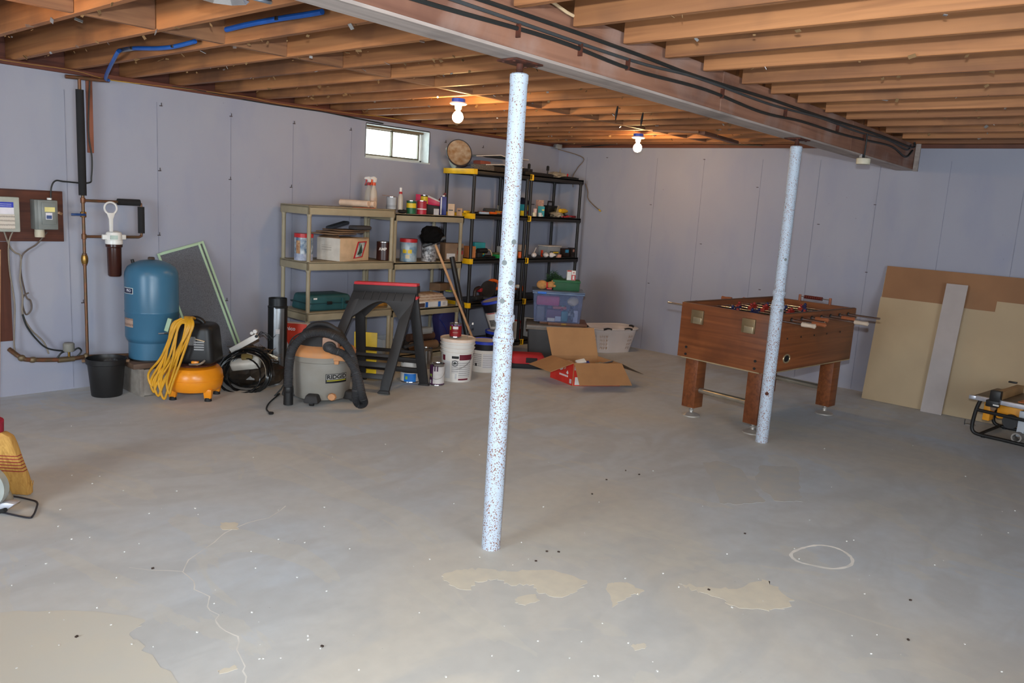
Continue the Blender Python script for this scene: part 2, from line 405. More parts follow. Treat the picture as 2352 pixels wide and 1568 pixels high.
# ------------------------------------------------------------------ ceiling: deck, joists, blocking, sills
lum = wood('joist_lumber', (180, 122, 76), (142, 92, 57), 1, 2.0, c3=(104, 70, 50))
lumx = wood('blocking_lumber', (160, 112, 76), (126, 84, 58), 0, 2.2, c3=(96, 66, 48))
deckm = wood('deck_boards', (92, 64, 46), (64, 44, 32), 0, 2)
sillm = wood('sill_lumber_long', (120, 66, 48), (92, 48, 36), 0)
sillmy = wood('sill_lumber_side', (120, 70, 48), (92, 48, 36), 1)
ceil = struct(M().box((XL/2, YF/2, HJ+.245), (-XL+.4, -YF+.4, .02)), 'ceiling', deckm)
JD = .232
SP = .3784; X0 = -6.2899
xs_left = [X0+SP*k for k in range(-12, 17) if X0+SP*k < -.06]
def board(nm, c, d, mt, par=ceil):
    o = M().box((0, 0, 0), d).build(nm, mt, par, bevel=.003, sm=False, seg=1); o.location = c; return o
for x in xs_left:
    board('joist', (x+rnd.uniform(-.004, .004), -1.895, HJ+JD/2), (.038, 4.05, JD), lum)
xs_right = [-4.713, -4.353, -3.969, -3.522, -3.135, -2.733, -2.255, -1.854, -1.40, -.95, -.50]
xs_right = [-4.713-.375*k for k in range(14, 0, -1)] + xs_right
for x in xs_right:
    board('joist', (x+.02, -6.75, HJ+JD/2), (.038, 5.34, JD), lum)
YB = -2.091
for a, b_ in zip(xs_left[:-1], xs_left[1:]):
    board('blocking', ((a+b_)/2, YB+rnd.uniform(-.012, .012), HJ+JD/2), (b_-a-.040, .036, JD-.004), lumx)
board('sill_plate', (XL/2, .10, HJ-.018), (-XL, .20, .036), sillm)
board('sill_plate', (.10, YF/2, HJ-.018), (.20, -YF, .036), sillmy)
board('rim_joist', (XL/2, .16, HJ+JD/2), (-XL+.4, .04, JD), sillm)
board('rim_joist', (.17, YF/2, HJ+JD/2), (.04, -YF+.5, JD), sillmy)
board('rim_joist', (XL-.1, YF/2, HJ+JD/2-.02), (.04, -YF+.5, JD+.05), sillmy)
board('rim_joist', (XL/2, YF-.1, HJ+JD/2-.02), (-XL+.4, .04, JD+.05), sillm)
board('rim_joist', (-.03, YF/2, HJ+JD/2), (.038, -YF-.3, JD), wood('side_rim_lumber', (150, 100, 62), (120, 76, 48), 1))
# sill strip standing a little proud of the wall
board('sill_strip', (XL/2, -.012, H+.018), (-XL, .024, .035), sillm)
# paper scraps and staples left along the joists
m = M(); mp_ = M()
for xs, ya, yb in ((xs_left, -.2, -3.9), (xs_right, -4.3, -7.4)):
    for x in xs:
        for k in range(16 if xs is xs_left else 9):
            y = rnd.uniform(ya, yb); s_ = rnd.uniform(.006, .02)
            q = (m if rnd.random() < .8 else mp_)
            q.box((x+rnd.choice((-.02, .02, .04)), y, HJ-rnd.uniform(0, .012)), (s_, s_*rnd.uniform(.5, 2.2), .002), (rnd.uniform(-1, 1), rnd.uniform(-1, 1), rnd.uniform(0, 3)))
o = m.build('paper_scraps', mat('kraft_scrap', (130, 100, 66), .9), ceil, sm=False); o['kind'] = 'stuff'
o = mp_.build('foil_scraps', mat('foil_scrap', (190, 190, 190), .3, .8), ceil, sm=False); o['kind'] = 'stuff'

# ------------------------------------------------------------------ main beam
def beam_mat():
    m = wood('beam_timber', (152, 108, 86), (120, 82, 64), 0, 2.2, .7, c3=(98, 64, 52)); nt = m.node_tree; N = nt.nodes; L = nt.links
    b = N['Principled BSDF']; src = b.inputs['Base Color'].links[0].from_socket
    tc = N.new('ShaderNodeTexCoord'); n = N.new('ShaderNodeTexNoise'); n.inputs['Scale'].default_value = 2.6; n.inputs['Detail'].default_value = 9; n.inputs['Distortion'].default_value = .8
    L.new(tc.outputs['Object'], n.inputs['Vector'])
    r = N.new('ShaderNodeMapRange'); r.inputs[1].default_value = .52; r.inputs[2].default_value = .74; r.inputs[4].default_value = .5; L.new(n.outputs[0], r.inputs[0])
    x = N.new('ShaderNodeMix'); x.data_type = 'RGBA'; x.inputs[7].default_value = (*lin((176, 156, 148)), 1); L.new(r.outputs[0], x.inputs[0]); L.new(src, x.inputs[6]); L.new(x.outputs[2], b.inputs['Base Color'])
    return m
bmt = beam_mat()
BY0, BY1, BZ0, BZ1 = -4.06, -3.93, 2.10, HJ+.012
BT = -.0135      # beam tilted to fit lens-distorted image coordinates, lower towards the right-hand wall
bm_ = thing('support_beam', 'long brown built-up timber beam running under the joists on two steel posts', 'beam', (0, 0, 0))
def beamply(x0, x1, y0, y1, z0=BZ0, z1=BZ1):
    o = M().box((0, 0, 0), (x1-x0-.004, y1-y0, z1-z0)).build('plank', bmt, bm_, bevel=.003, sm=False, seg=1); o.location = ((x0+x1)/2, (y0+y1)/2, (z0+z1)/2+BT*((x0+x1)/2+1.4)); o.rotation_euler = (0, -math.atan(BT), 0)
t3 = (BY1-BY0)/3

for a, b_ in ((XL, -7.0), (-7.0, -3.7), (-3.7, -1.62), (-1.62, 0)): beamply(a, b_, BY0, BY0+t3-.002, BZ0)
for a, b_ in ((XL, -5.4), (-5.4, -2.2), (-2.2, 0)): beamply(a, b_, BY0+t3, BY0+2*t3-.002)
for a, b_ in ((XL, -6.2), (-6.2, -3.0), (-3.0, 0)): beamply(a, b_, BY0+2*t3, BY1)
pale = wood('pale_underside_strip', (190, 176, 168), (164, 150, 142), 0)
o = M().box((0, 0, 0), (-XL-.02, BY1-BY0+.01, .012)).build('bottom_strip', pale, bm_, sm=False); o.location = (XL/2, (BY0+BY1)/2, BZ0-.006+BT*(XL/2+1.4)); o.rotation_euler = (0, -math.atan(BT), 0)
o = M().box((0, 0, 0), (.02, .04, .25)).build('end_shim', pale, bm_, sm=False); o.location = (-.012, BY0-.025, BZ0+.09)

# ------------------------------------------------------------------ support posts
pmat = speck_mat('chipped_white_enamel', (180, 192, 206), (132, 86, 62), 160, .610, .636)
plug = mat('grey_plug', (120, 126, 126), .6)
def post(x, y, label, holes, tilt=0):
    zt = BT*(x+1.4)+.001
    t = thing('support_post', label, 'post', (x, y, 0), 0, 'steel posts under the beam')
    r1, r2, zs = .043, .037, .98
    M().lathe([(r1, 0), (r1, zs-.02), (r1+.004, zs-.018), (r1+.004, zs+.0), (r1, zs+.004), (r1-.002, zs+.03), (r2, zs+.035)], n=32).build('lower_tube', pmat, t)
    M().lathe([(r2, zs+.03), (r2, 2.0+zt), (r2+.002, 2.002+zt), (r2+.002, 2.035+zt), (r2-.004, 2.04+zt)], n=32).build('upper_tube', pmat, t)
    M().lathe([(r2+.004, zs+.07), (r2+.007, zs+.075), (r2+.007, zs+.10), (r2+.002, zs+.105)], n=32).build('collar', pmat, t)
    M().cyl((0, 0, 2.03+zt), (0, 0, 2.082+zt), .014, n=14).lathe([(.017, 2.045+zt), (.013, 2.05+zt), (.017, 2.055+zt)], n=12).build('jack_screw', rust, t)
    m = M(); m.box((0, 0, 2.083+zt), (.17, .11, .008)); [m.cyl((a, .03*s_, 2.074+zt), (a, .03*s_, 2.083+zt), .007, n=6) for a in (-.07, .07) for s_ in (-1, 1)]
    m.build('top_plate', rust, t, bevel=.001)
    for ang, z, r in holes:
        d = Vector((cos(ang), sin(ang), 0)); rr = (r1 if z < zs else r2)
        M().cyl(d*(rr-.004)+Vector((0, 0, z)), d*(rr+.0008)+Vector((0, 0, z)), r, n=14).build('hole_plug', plug if z > .5 else rust, t)
    return t
af = radians(229)
p = FL(1128, 1266); 
P1 = Vector((p.x+.03, p.y+.03, 0))
post(P1.x, P1.y, 'nearer rust-speckled white steel post standing alone in the middle of the floor',
     [(af+.45, 1.40, .0115), (af-.55, 1.31, .0115), (af+.35, 1.225, .0115), (af-.55, 1.145, .0115), (af+.4, 1.065, .0115)])
p = FL(1754, 1018); P2 = Vector((p.x+.03, p.y+.03, 0))
post(P2.x, P2.y, 'farther rust-speckled white steel post in front of the foosball table', [(af+.2, .95, .011), (af-.5, .36, .013), (af, 1.3, .01)])

# ================================================================== FLOOR MARKS
pale_patch = mat('worn_patch_concrete', (220, 210, 190), .7, rgb2=(212, 203, 186), scale=14)
def patch(pix, mt=pale_patch, h=.0006, jag=.02):
    P = [FL(*q) for q in pix]; out = []
    for i, a in enumerate(P):
        b_ = P[(i+1) % len(P)]
        for k in range(6):
            q = a.lerp(b_, k/6); out.append((q.x+rnd.uniform(-jag, jag), q.y+rnd.uniform(-jag, jag), 0.0002))
    o = M().slab(out, (0, 0, h)).build('worn_patch', mt, fl_o, sm=False); return o
patch([(1018, 1318), (1062, 1308), (1110, 1305), (1170, 1312), (1260, 1308), (1350, 1335), (1330, 1355), (1285, 1372), (1240, 1360), (1222, 1342), (1180, 1345), (1140, 1330), (1090, 1338), (1070, 1358), (1020, 1335)], jag=.012)
patch([(1395, 1340), (1440, 1336), (1478, 1358), (1440, 1372), (1405, 1392), (1398, 1365)], jag=.012)
patch([(1185, 1372), (1225, 1364), (1238, 1378), (1205, 1390), (1186, 1384)], jag=.006)
patch([(1560, 1342), (1640, 1348), (1700, 1350), (1757, 1330), (1790, 1352), (1818, 1375), (1812, 1398), (1760, 1402), (1700, 1396), (1660, 1378), (1600, 1358)], jag=.014)
patch([(1450, 1480), (1485, 1478), (1480, 1490), (1455, 1492)], jag=.006)
patch([(500, 1540), (540, 1528), (545, 1536), (505, 1548)], jag=.006)
patch([(505, 1200), (545, 1200), (548, 1216), (510, 1216)], jag=.006)
damp = mat('dull_patch_concrete', (188, 190, 190), .7, rgb2=(196, 194, 188), scale=10)
patch([(1615, 1062), (1650, 1058), (1700, 1075), (1740, 1130), (1760, 1152), (1690, 1158), (1655, 1155), (1635, 1110)], damp, jag=.012)
patch([(1745, 1068), (1830, 1072), (1838, 1120), (1840, 1152), (1780, 1150), (1735, 1110)], damp, jag=.012)
tanp = mat('tan_patch_concrete', (206, 199, 184), .7, rgb2=(203, 198, 186), scale=5)
patch([(-40, 1405), (195, 1402), (335, 1422), (300, 1452), (330, 1490), (420, 1575), (250, 1640), (-80, 1600)], tanp, jag=.01)
crackm = mat('crack_line', (222, 218, 210), .8)
def crack(pix, w_=.004):
    P = [FL(*q) for q in pix]; out = []
    for a, b_ in zip(P[:-1], P[1:]):
        n_ = max(2, int((b_-a).length/.05))
        for k in range(n_): q = a.lerp(b_, k/n_); out.append(Vector((q.x+rnd.uniform(-.008, .008), q.y+rnd.uniform(-.008, .008), .0004)))
    L_ = []; R2 = []
    for i, q in enumerate(out):
        d = (out[min(i+1, len(out)-1)]-out[max(i-1, 0)]); nn = Vector((-d.y, d.x, 0)).normalized()*w_*rnd.uniform(.3, .8); L_.append(q+nn); R2.append(q-nn)
    m = M(); n_ = len(L_); m.add(L_+R2, [(i, i+1, n_+i+1, n_+i) for i in range(n_-1)]); m.build('crack', crackm, fl_o, sm=False)
crack([(655, 1163), (620, 1190), (565, 1200), (520, 1222), (470, 1258), (432, 1285), (418, 1313), (443, 1335), (450, 1352), (480, 1372), (475, 1392), (497, 1412), (500, 1430), (522, 1450), (552, 1462), (548, 1490), (556, 1530), (568, 1556), (556, 1590)])
crack([(418, 1313), (370, 1310), (320, 1305), (265, 1303)])
crack([(1670, 1060), (1645, 1050), (1600, 1048)], .002)
# chalk ring
m = M(); cc = FL(1887, 1278); Pq = [FL(*q) for q in ((1817, 1272), (1845, 1258), (1884, 1252), (1925, 1260), (1955, 1280), (1953, 1298), (1915, 1306), (1865, 1298), (1830, 1288))]
ring = smooth_pts(Pq, 6, True); n_ = len(ring); c0 = sum(ring, Vector())/n_; A = []; B = []
for q in ring:
    d = (q-c0).normalized()*.008*rnd.uniform(.7, 1.3); A.append(q+d+Vector((0, 0, .001))); B.append(q-d+Vector((0, 0, .001)))
m.add(A+B, [(i, (i+1) % n_, n_+(i+1) % n_, n_+i) for i in range(n_)])
o = m.build('ring_mark', mat('chalk_mark', (242, 238, 230), .8), fl_o, sm=False)
# crumbs of debris
m = M()
for k in range(150):
    q = FL(rnd.uniform(-50, 2400), rnd.uniform(960, 1560)); s_ = rnd.uniform(.002, .005)
    m.box((q.x, q.y, s_*.4), (s_, s_*1.5, s_*.8), (0, 0, rnd.uniform(0, 3)))
o = m.build('crumbs', mat('white_crumb', (214, 212, 206), .8), fl_o, sm=False); o['kind'] = 'stuff'
m = M()
for px, py in ((1393, 1102), (1468, 1090), (1437, 1081), (1360, 1135), (1711, 1226), (351, 1306), (176, 1463), (1283, 1268), (1231, 1289), (1628, 1355), (2091, 1379), (2086, 1470), (1256, 1267), (740, 1485)):
    q = FL(px, py); m.box((q.x, q.y, .003), (.007, .010, .005), (0, 0, rnd.uniform(0, 3)))
o = m.build('dark_crumbs', mat('brown_crumb', (62, 48, 40), .8), fl_o, sm=False); o['kind'] = 'stuff'

# ================================================================== LAMPS
glow = bpy.data.materials.new('lit_bulb_glass'); glow.use_nodes = True
b = glow.node_tree.nodes['Principled BSDF']; b.inputs['Emission Color'].default_value = (1, .62, .26, 1); b.inputs['Emission Strength'].default_value = 245; b.inputs['Base Color'].default_value = (1, 1, 1, 1)
porc = mat('white_porcelain', (236, 234, 228), .3, var=.03); bluebox = mat('blue_outlet_box', (40, 84, 190), .5)
def lamp(x, y, z, label):
    t = thing('light_fixture', label, 'lamp', (x, y, z), 0, 'bare bulb lampholders under the joists')
    M().lathe([(0, 0), (.05, 0), (.05, -.028), (0, -.028)], n=8).build('outlet_box', bluebox, t)
    M().lathe([(0, -.028), (.062, -.028), (.064, -.038), (.055, -.044), (.028, -.048), (.024, -.075), (.021, -.078), (0, -.078)], n=28).build('lampholder', porc, t)
    M().lathe([(0, -.076), (.014, -.078), (.016, -.09), (.030, -.102), (.038, -.118), (.041, -.134), (.038, -.150), (.028, -.165), (.014, -.173), (0, -.175)], n=24).build('bulb', glow, t)
    return t
def ZC(px, py, z): return FL(px, py, z)
q = ZC(1060, 226, HJ); lamp(q.x, q.y+.03, HJ-.001, 'lit bare bulb on the ceiling joists just left of the nearer post')
q = ZC(1467, 307, HJ); lamp(q.x, q.y, HJ-.001, 'lit bare bulb on the ceiling joists between the two posts')
lamp(-6.98, -2.15, HJ-.001, 'assumed lit bare bulb, unseen, on the joists beyond the upper left corner')  # bulb out of view, assumed from the warm light on the left joists
lamp(-5.6, -7.6, HJ-.001, 'unseen bare bulb added on the near side of the beam to brighten the floor')  # extra bulb out of view, added to lift the floor brightness
# metal fitting whose foot dips into the top edge of the picture
q = FL(510, -2, 2.22)
t = thing('utility_lamp', 'crumpled bright metal lamp shade hanging at the top edge left of the beam', 'lamp', (q.x, q.y, q.z))
m = M(); pr = [(.02, .10), (.03, .06), (.07, .025), (.095, .0), (.092, .004), (.066, .032), (.026, .066)]
m.lathe(pr, n=9); m.build('shade', mat('crumpled_aluminium', (220, 220, 222), .2, .95), t, sm=False)
M().cyl((0, 0, .06), (0, 0, .14), .022).build('socket', black, t)
M().tube([(0, 0, .13), (.0, .03, .15), (.02, .02, .17)], .004, k=5).build('hook', steel, t)
q2 = FL(590, -4, 2.22)
solo(M().tube([(.045*cos(a), .045*sin(a), 0) for a in [k*pi/10 for k in range(20)]], .009, closed=True), 'metal_ring', mat('grey_conduit', (120, 128, 138), .4, .6), 'grey metal ring hanging beside the beam at the top edge', 'ring', q2, 0, rot=(radians(15), 0, 0))

# ================================================================== CABLES
cabm = mat('black_cable_sheath', (34, 38, 38), .5); cream = mat('cream_cable_sheath', (196, 172, 138), .55); yel = mat('yellow_cable_sheath', (186, 148, 60), .5)
def cable(pts, r, mt, label, name='cable', k=6, parts=None, group=None):
    c = sum((Vector(p) for p in pts), Vector())/len(pts)
    m = M().tube([Vector(p)-Vector(pts[0]) for p in pts], r, 7, k=k)
    return solo(m, name, mt, label, 'cable', pts[0], group=group)
def onbeam(x, dz): return (x, BY0-.009, HJ-.115+dz)
cable([onbeam(x, dz) for x, dz in ((-7.2, .05), (-6, .035), (-5.2, .045), (-4.6, .02), (-3.9, .03), (-3.2, .0), (-2.6, .015), (-1.9, .01), (-1.3, .02), (-.7, .03), (-.3, -.02), (-.12, .05))], .0085, cabm, 'black cable stapled midway up the beam, the lowest of the three')
cable([(x, BY0-.011, HJ-.022+dz) for x, dz in ((-7.2, .0), (-5.6, .01), (-4.6, .0), (-4, -.012), (-3.1, -.006), (-2.3, -.01), (-1.5, -.005), (-.8, -.01), (-.15, -.02), (-.1, .03))], .0085, cabm, 'black cable stapled along the top of the beam, the uppermost of three')
cable([(x, BY0-.011, HJ-.045+dz) for x, dz in ((-7.2, .02), (-5.6, .0), (-4.6, -.012), (-4, .005), (-3.1, -.012), (-2.3, .003), (-1.5, -.01), (-.8, .0), (-.3, -.03), (-.2, .02))], .007, mat('dark_grey_cable', (62, 66, 68), .5), 'dark grey cable stapled just under the top black cable on the beam')
qq = WY(1345, 45, BY0-.02)
cable([onbeam(-7.2, .085), onbeam(-6.2, .07), (qq.x-.5, BY0-.02, qq.z+.045), (qq.x-.08, BY0-.02, qq.z-.003), (qq.x+.01, BY0-.05, qq.z+.03), (qq.x+.03, BY0-.09, qq.z+.16), (qq.x+.03, BY0-.09, HJ+.16)], .007, cream, 'cream cable along the beam that loops up into the joists')
m = M()
for px in (1182, 1326, 1437, 1660, 1810, 1935, 2000):
    q = WY(px, 200, BY0-.01); zz = HJ-.10
    m.box((q.x, BY0-.012, zz+.02), (.006, .022, .05))
m.build('cable_staples', rust, bm_)
# octagon box under the beam
q = WY(1983, 368, BY0-.02)
t = thing('junction_box', 'round cream junction box fixed under the far end of the beam', 'junction box', (q.x, BY0-.02, q.z))
M().lathe([(0, -.03), (.05, -.03), (.052, -.012), (.052, .012), (.046, .016), (0, .016)], n=18).build('cover', mat('cream_bakelite', (206, 198, 176), .5), t)
M().box((0, .015, .028), (.05, .02, .03)).build('bracket', steel, t)
M().tube([(0, .0, .01), (.01, -.0, .05), (.012, .0, .20)], .006, k=5).build('cable_drop', cabm, t)
# grey surface box in the far corner with its two cords
q = WY(1327, 330, -.03)
t = thing('junction_box', 'grey steel junction box under the joists in the far corner of the room', 'junction box', (-.16, -.10, H-.005))
M().box((0, 0, .005), (.09, .05, .05)).build('box', mat('grey_steel_box', (150, 150, 148), .5, .3), t, bevel=.003); M().box((-.0, -.028, .005), (.094, .005, .054)).build('cover_plate', mat('grey_steel_box2', (170, 170, 168), .4, .4), t, bevel=.002)
M().box((-.055, 0, .005), (.02, .03, .03)).build('knockout_clamp', steel, t)
cord = mat('brown_flat_cord', (120, 100, 76), .6)
def onwallpts(L_, fn, off): return [fn(a, b2, off) for a, b2 in L_]
pw = onwallpts([(1333, 342), (1339, 362), (1327, 385), (1316, 405), (1316, 430)], WX, -.03)
pw[0] = Vector((-.15, -.10, H-.03)); 
cable(pw, .0045, cord, 'thin brown cord dropping from the corner junction box behind the black shelves')
pc = onwallpts([(1345, 422), (1350, 440), (1350, 455), (1362, 470), (1376, 482)], WX, -.03)
t = thing('hanging_cord', 'thin brown cord with a yellow end hanging right of the black shelves', 'cable', pc[0])
M().tube([p-pc[0] for p in pc], .005, 7, k=6).build('cord', cord, t)
M().cyl(pc[-1]-pc[0], pc[-1]-pc[0]+(pc[-1]-pc[-2]).normalized()*.03, .009, .006, n=8).build('connector', yellow, t)
# yellow and black runs along the head of the back wall
def head(L_, off, extra=0): return [WY(a, b2, off) for a, b2 in L_]
yl = head([(-60, 128), (60, 146), (170, 162), (245, 182), (330, 193), (450, 207), (565, 222), (640, 238), (770, 256), (900, 272), (985, 292), (1100, 305), (1240, 325)], -.02)
cable(yl, .0045, yel, 'yellow cable sagging along the sill above the whole back wall')
bl = head([(395, 198), (470, 210), (560, 228), (650, 243), (740, 256), (800, 268), (880, 284)], -.018)
cable(bl, .007, cabm, 'black cable along the sill above the middle of the back wall')
bl = head([(1180, 323), (1250, 330), (1300, 333)], -.02)+[WX(1345, 337, -.02), WX(1400, 332, -.02), WX(1500, 329, -.02), WX(1620, 330, -.02), WX(1750, 334, -.02)]
cable(bl, .006, cabm, 'black cable along the joists above the far corner and right wall')
# narrow battens under the joists near the right wall
for (x0, y0, x1, y1, nm) in ((1570, 303, 1614, 303, 'a'), (1612, 300, 1700, 305, 'b')):
    pass
pb = FL(1612, 306, HJ-.02); pb2 = FL(1690, 328, HJ-.02)
mid = (pb+pb2)/2; d = pb2-pb
solo(M().box((0, 0, 0), (d.length, .06, .03)), 'ceiling_batten', wdk, 'short dark timber nailed under the joists between the posts and the right wall', 'timber', (mid.x, mid.y, HJ-.0155), math.atan2(d.y, d.x), bevel=.003)
pb = FL(1500, 300, HJ-.01); pb2 = FL(1605, 303, HJ-.01); mid = (pb+pb2)/2; d = pb2-pb
solo(M().box((0, 0, 0), (d.length, .035, .02)), 'ceiling_batten', lumx, 'pale strip of wood nailed under the joists beside the far bulb', 'timber', (mid.x, mid.y, HJ-.0105), math.atan2(d.y, d.x), bevel=.002)
# dangling dark wire ends
for px, py, dy, lab in ((1419, 245, 26, 'dark strap end dangling from the joists between the posts, the longer one'), (1477, 263, 22, 'dark strap end dangling from the joists between the posts, the shorter one')):
    a = FL(px, py, HJ); jx = min(xs_left, key=lambda v: abs(v-a.x)); ya, yb2 = -3.9, -.2
    for _ in range(40):
        ym = (ya+yb2)/2
        if PJ((jx, ym, HJ))[0] > px: ya = ym
        else: yb2 = ym
    a = Vector((jx, ya, HJ))
    solo(M().tube([(0, 0, 0), (-.006, .0, -.03), (-.012, 0, -.07), (-.014, 0, -.10)], lambda u: .004+.005*sin(pi*min(1, u*1.1)), 6, k=4), 'strap_end', rubber, lab, 'strap', (a.x, a.y, HJ-.0005))

# ================================================================== WATER LINE ON BACK WALL
bluep = mat('blue_poly_pipe', (30, 92, 176), .35)
yp = -.10
PXP = -5.545
t = thing('water_pipe', 'copper water line climbing the back wall between the breaker board and blue tank', 'pipe', (PXP, yp, 0))
L0 = Vector((PXP, yp, 0))
def lw(px, py, y=yp): return WY(px, py, y)-L0
xb = WY(325, 540, yp).x-PXP
z1, z2 = WY(190, 460, yp).z, WY(190, 543, yp).z
M().tube([(0, 0, .27), (0, 0, 1.50)], .011, 10).build('riser', copper, t)
M().tube([(0, 0, 1.44), (0, 0, 2.235)], .0115, 10).build('upper_riser', copper, t)
M().lathe([(.012, 1.43), (.026, 1.43), (.027, 1.8), (.026, 2.16), (.012, 2.16)], n=18).build('foam_sleeve', foam, t)
M().tube([(0, 0, z1), (xb-.02, 0, z1), (xb, 0, z1-.01), (xb, 0, z1-.03), (xb, 0, z2+.03), (xb, 0, z2+.01), (xb-.02, 0, z2), (.0, 0, z2)], .010, 10).build('filter_loop', copper, t)
m = M(); m.cyl((xb-.17, 0, z1), (xb-.01, 0, z1), .024); m.cyl((xb, 0, z1-.03), (xb, 0, z2+.03), .024); m.build('foam_sleeve', foam, t)
for z in (z1, z2, z2-.14, z2-.19, z1-.10): M().lathe([(.011, -.02), (.016, -.018), (.0165, .018), (.011, .02)], n=14, c=(0, 0, z)).build('fitting', copper, t)
M().lathe([(.011, -.035), (.02, -.03), (.024, -.01), (.024, .01), (.02, .03), (.011, .035)], n=12, c=(0, 0, z2-.165)).build('check_valve', mat('brass', (150, 116, 60), .35, .9), t)
zb = z1-.10
v = M().box((.0, -.0, zb), (.035, .03, .04)).cyl((.0, 0, zb), (0, -.035, zb), .009).build('ball_valve', MATS['brass'], t, bevel=.004)
M().box((-.045, -.035, zb), (.10, .006, .017)).build('valve_handle', mat('blue_handle', (24, 58, 110), .4), v, bevel=.003)
M().tube([(-.09, 0, 2.235), (.0, 0, 2.24), (.14, 0, 2.245), (.2, 0, 2.25)], .014, 10).build('top_pipe', copper, t)
# lower manifold
low = [lw(30, 806), lw(50, 822), lw(75, 826), lw(150, 825), lw(198, 818), lw(290, 812)]
low[0].y += .08
M().tube(low[:4]+[low[4]], .016, 10, k=3).build('supply_pipe', copper, t)
M().tube([low[4], low[5]+Vector((0, -.05, 0))], .012, 10).build('tank_branch', copper, t)
dbz = mat('dull_bronze', (120, 104, 80), .5, .6)
for q_, r_ in ((1, (.026, .022, .024)), (2, (.03, .022, .022)), (4, (.022, .022, .026))): M().ell(low[q_], r_).build('pipe_fitting', dbz, t)
M().cyl(low[3]-Vector((.05, 0, 0)), low[3]+Vector((.06, 0, 0)), .02).build('pipe_fitting', dbz, t)
ps = lw(158, 797)
g = M().lathe([(0, -.03), (.036, -.03), (.038, -.026), (.038, .025), (.03, .034), (.006, .036), (0, .036)], c=ps, n=20).build('pressure_switch', mat('grey_switch_cover', (128, 126, 118), .5), t)
M().cyl(ps+Vector((0, 0, -.09)), ps+Vector((0, 0, -.03)), .009).build('switch_nipple', MATS['brass'], t)
M().tube([ps+Vector((.03, 0, -.03)), ps+Vector((.06, -.01, -.01)), ps+Vector((.085, 0, -.035)), ps+Vector((.06, 0, -.07)), ps+Vector((.03, 0, -.085))], .006, 7, k=5).build('switch_tube', cabm, t)
M().tube([ps+Vector((-.03, 0, -.03)), ps+Vector((-.06, -.01, -.04)), ps+Vector((-.09, 0, -.09))], .006, 7, k=5).build('switch_tube', cabm, t)
# blue feed in the joists
def JF(px, py, gap=.05):
    d = ray(px, py)
    for x in xs_left:
        xx = x-.019; t_ = (xx-CP.x)/d.x
        if t_ > 0 and CP.z+d.z*t_ > HJ+.012:
            t_ = (xx-gap-CP.x)/d.x; p_ = CP+d*t_
            if p_.z < HJ+.004: p_ = CP+d*((xx-.02-CP.x)/d.x)
            return p_
pts = [L0+Vector((.2, 0, 2.25)), FL(243, 176, 2.262), FL(268, 124, 2.32), JF(276, 116), JF(306, 111), JF(360, 111), JF(400, 107), JF(448, 95)]
t = thing('blue_water_hose', 'blue plastic water hose running from the pipe up between the left joists', 'hose', pts[0])
M().tube([p-pts[0] for p in pts[:4]], .012, 9, k=4).build('lower_run', bluep, t)
M().tube([p-pts[0] for p in pts[3:]], .0125, 9, k=4).build('upper_run', bluep, t)
m = M(); m.cyl(pts[3]-pts[0], pts[4]-pts[0], .013); m.build('metal_coupling', steel, t)
for i in (4, 6): M().lathe([(.013, -.008), (.019, -.006), (.019, .006), (.013, .008)], n=10, c=pts[i]-pts[0]).build('hose_clamp', black, t)
pts = [JF(520, 68), JF(570, 56), JF(640, 43), JF(700, 34), JF(740, 27)]
t = thing('blue_water_hose', 'blue plastic water hose passing between the joists towards the beam', 'hose', pts[0])
M().tube([p-pts[0] for p in pts], .0135, 9, k=4).build('run', bluep, t)
M().lathe([(.0, -.01), (.02, -.008), (.02, .008), (.0, .01)], n=10, c=pts[2]-pts[0]).build('hose_clamp', black, t)
# red lath beside the foam pipe
q = WY(206, 270, -.012); 
solo(M().box((0, 0, 0), (.04, .022, .52)), 'wood_strip', wood('reddish_lath', (176, 110, 84), (146, 86, 66), 2), 'reddish wooden strip fixed upright to the wall behind the black foam pipe', 'timber', (q.x, -.012, 1.995), bevel=.002)
pts = head([(207, 130), (206, 190), (203, 300), (211, 360), (210, 405), (203, 420)], -.05)+head([(150, 417), (128, 415), (118, 430), (117, 462)], -.06)
pts[0].z = 2.262
cable(pts, .0055, cabm, 'black cable running down beside the lath and across to the grey switch')

# filter
q = WY(262, 560, -.12); fx = q.x-.0
t = thing('water_filter', 'whole-house water filter with white cap and dark brown bowl on the copper loop', 'water filter', (fx, -.12, 0))
zf = z2
M().lathe([(0, zf+.045), (.03, zf+.045), (.05, zf+.035), (.056, zf+.02), (.056, zf-.02), (.06, zf-.024), (.06, zf-.05), (.052, zf-.055), (0, zf-.055)], n=30).build('cap', porc, t)
for s_ in (-1, 1): M().box((s_*.068, .0, zf), (.03, .03, .036)).build('port', porc, t, bevel=.004)
M().lathe([(0, zf-.05), (.058, zf-.052), (.058, zf-.07), (.050, zf-.078), (.047, zf-.28), (.04, zf-.29), (0, zf-.29)], n=30).build('bowl', mat('brown_filter_bowl', (62, 32, 24), .25), t)
M().box((-.02, -.052, zf-.0), (.05, .012, .03)).build('blue_white_label', mat('pale_green_label', (196, 214, 204), .5), t)
pv = WY(262, 545, -.16)
t = thing('filter_wrench', 'white plastic ring wrench hanging upright in front of the water filter', 'wrench', (0, 0, 0))
rc = WY(254, 478, -.17); base = Vector((rc.x, -.17, rc.z)); t.location = base
M().tube([(.043*cos(a), 0, .043*sin(a)) for a in [k*pi/14 for k in range(28)]], .007, 8, closed=True).build('ring', white, t)
M().slab([(-.03, -.008, -.033), (.03, -.008, -.033), (.014, -.008, -.08), (.012, -.008, -.17), (-.012, -.008, -.17), (-.014, -.008, -.08)], (0, .014, 0)).build('handle', white, t, bevel=.003)

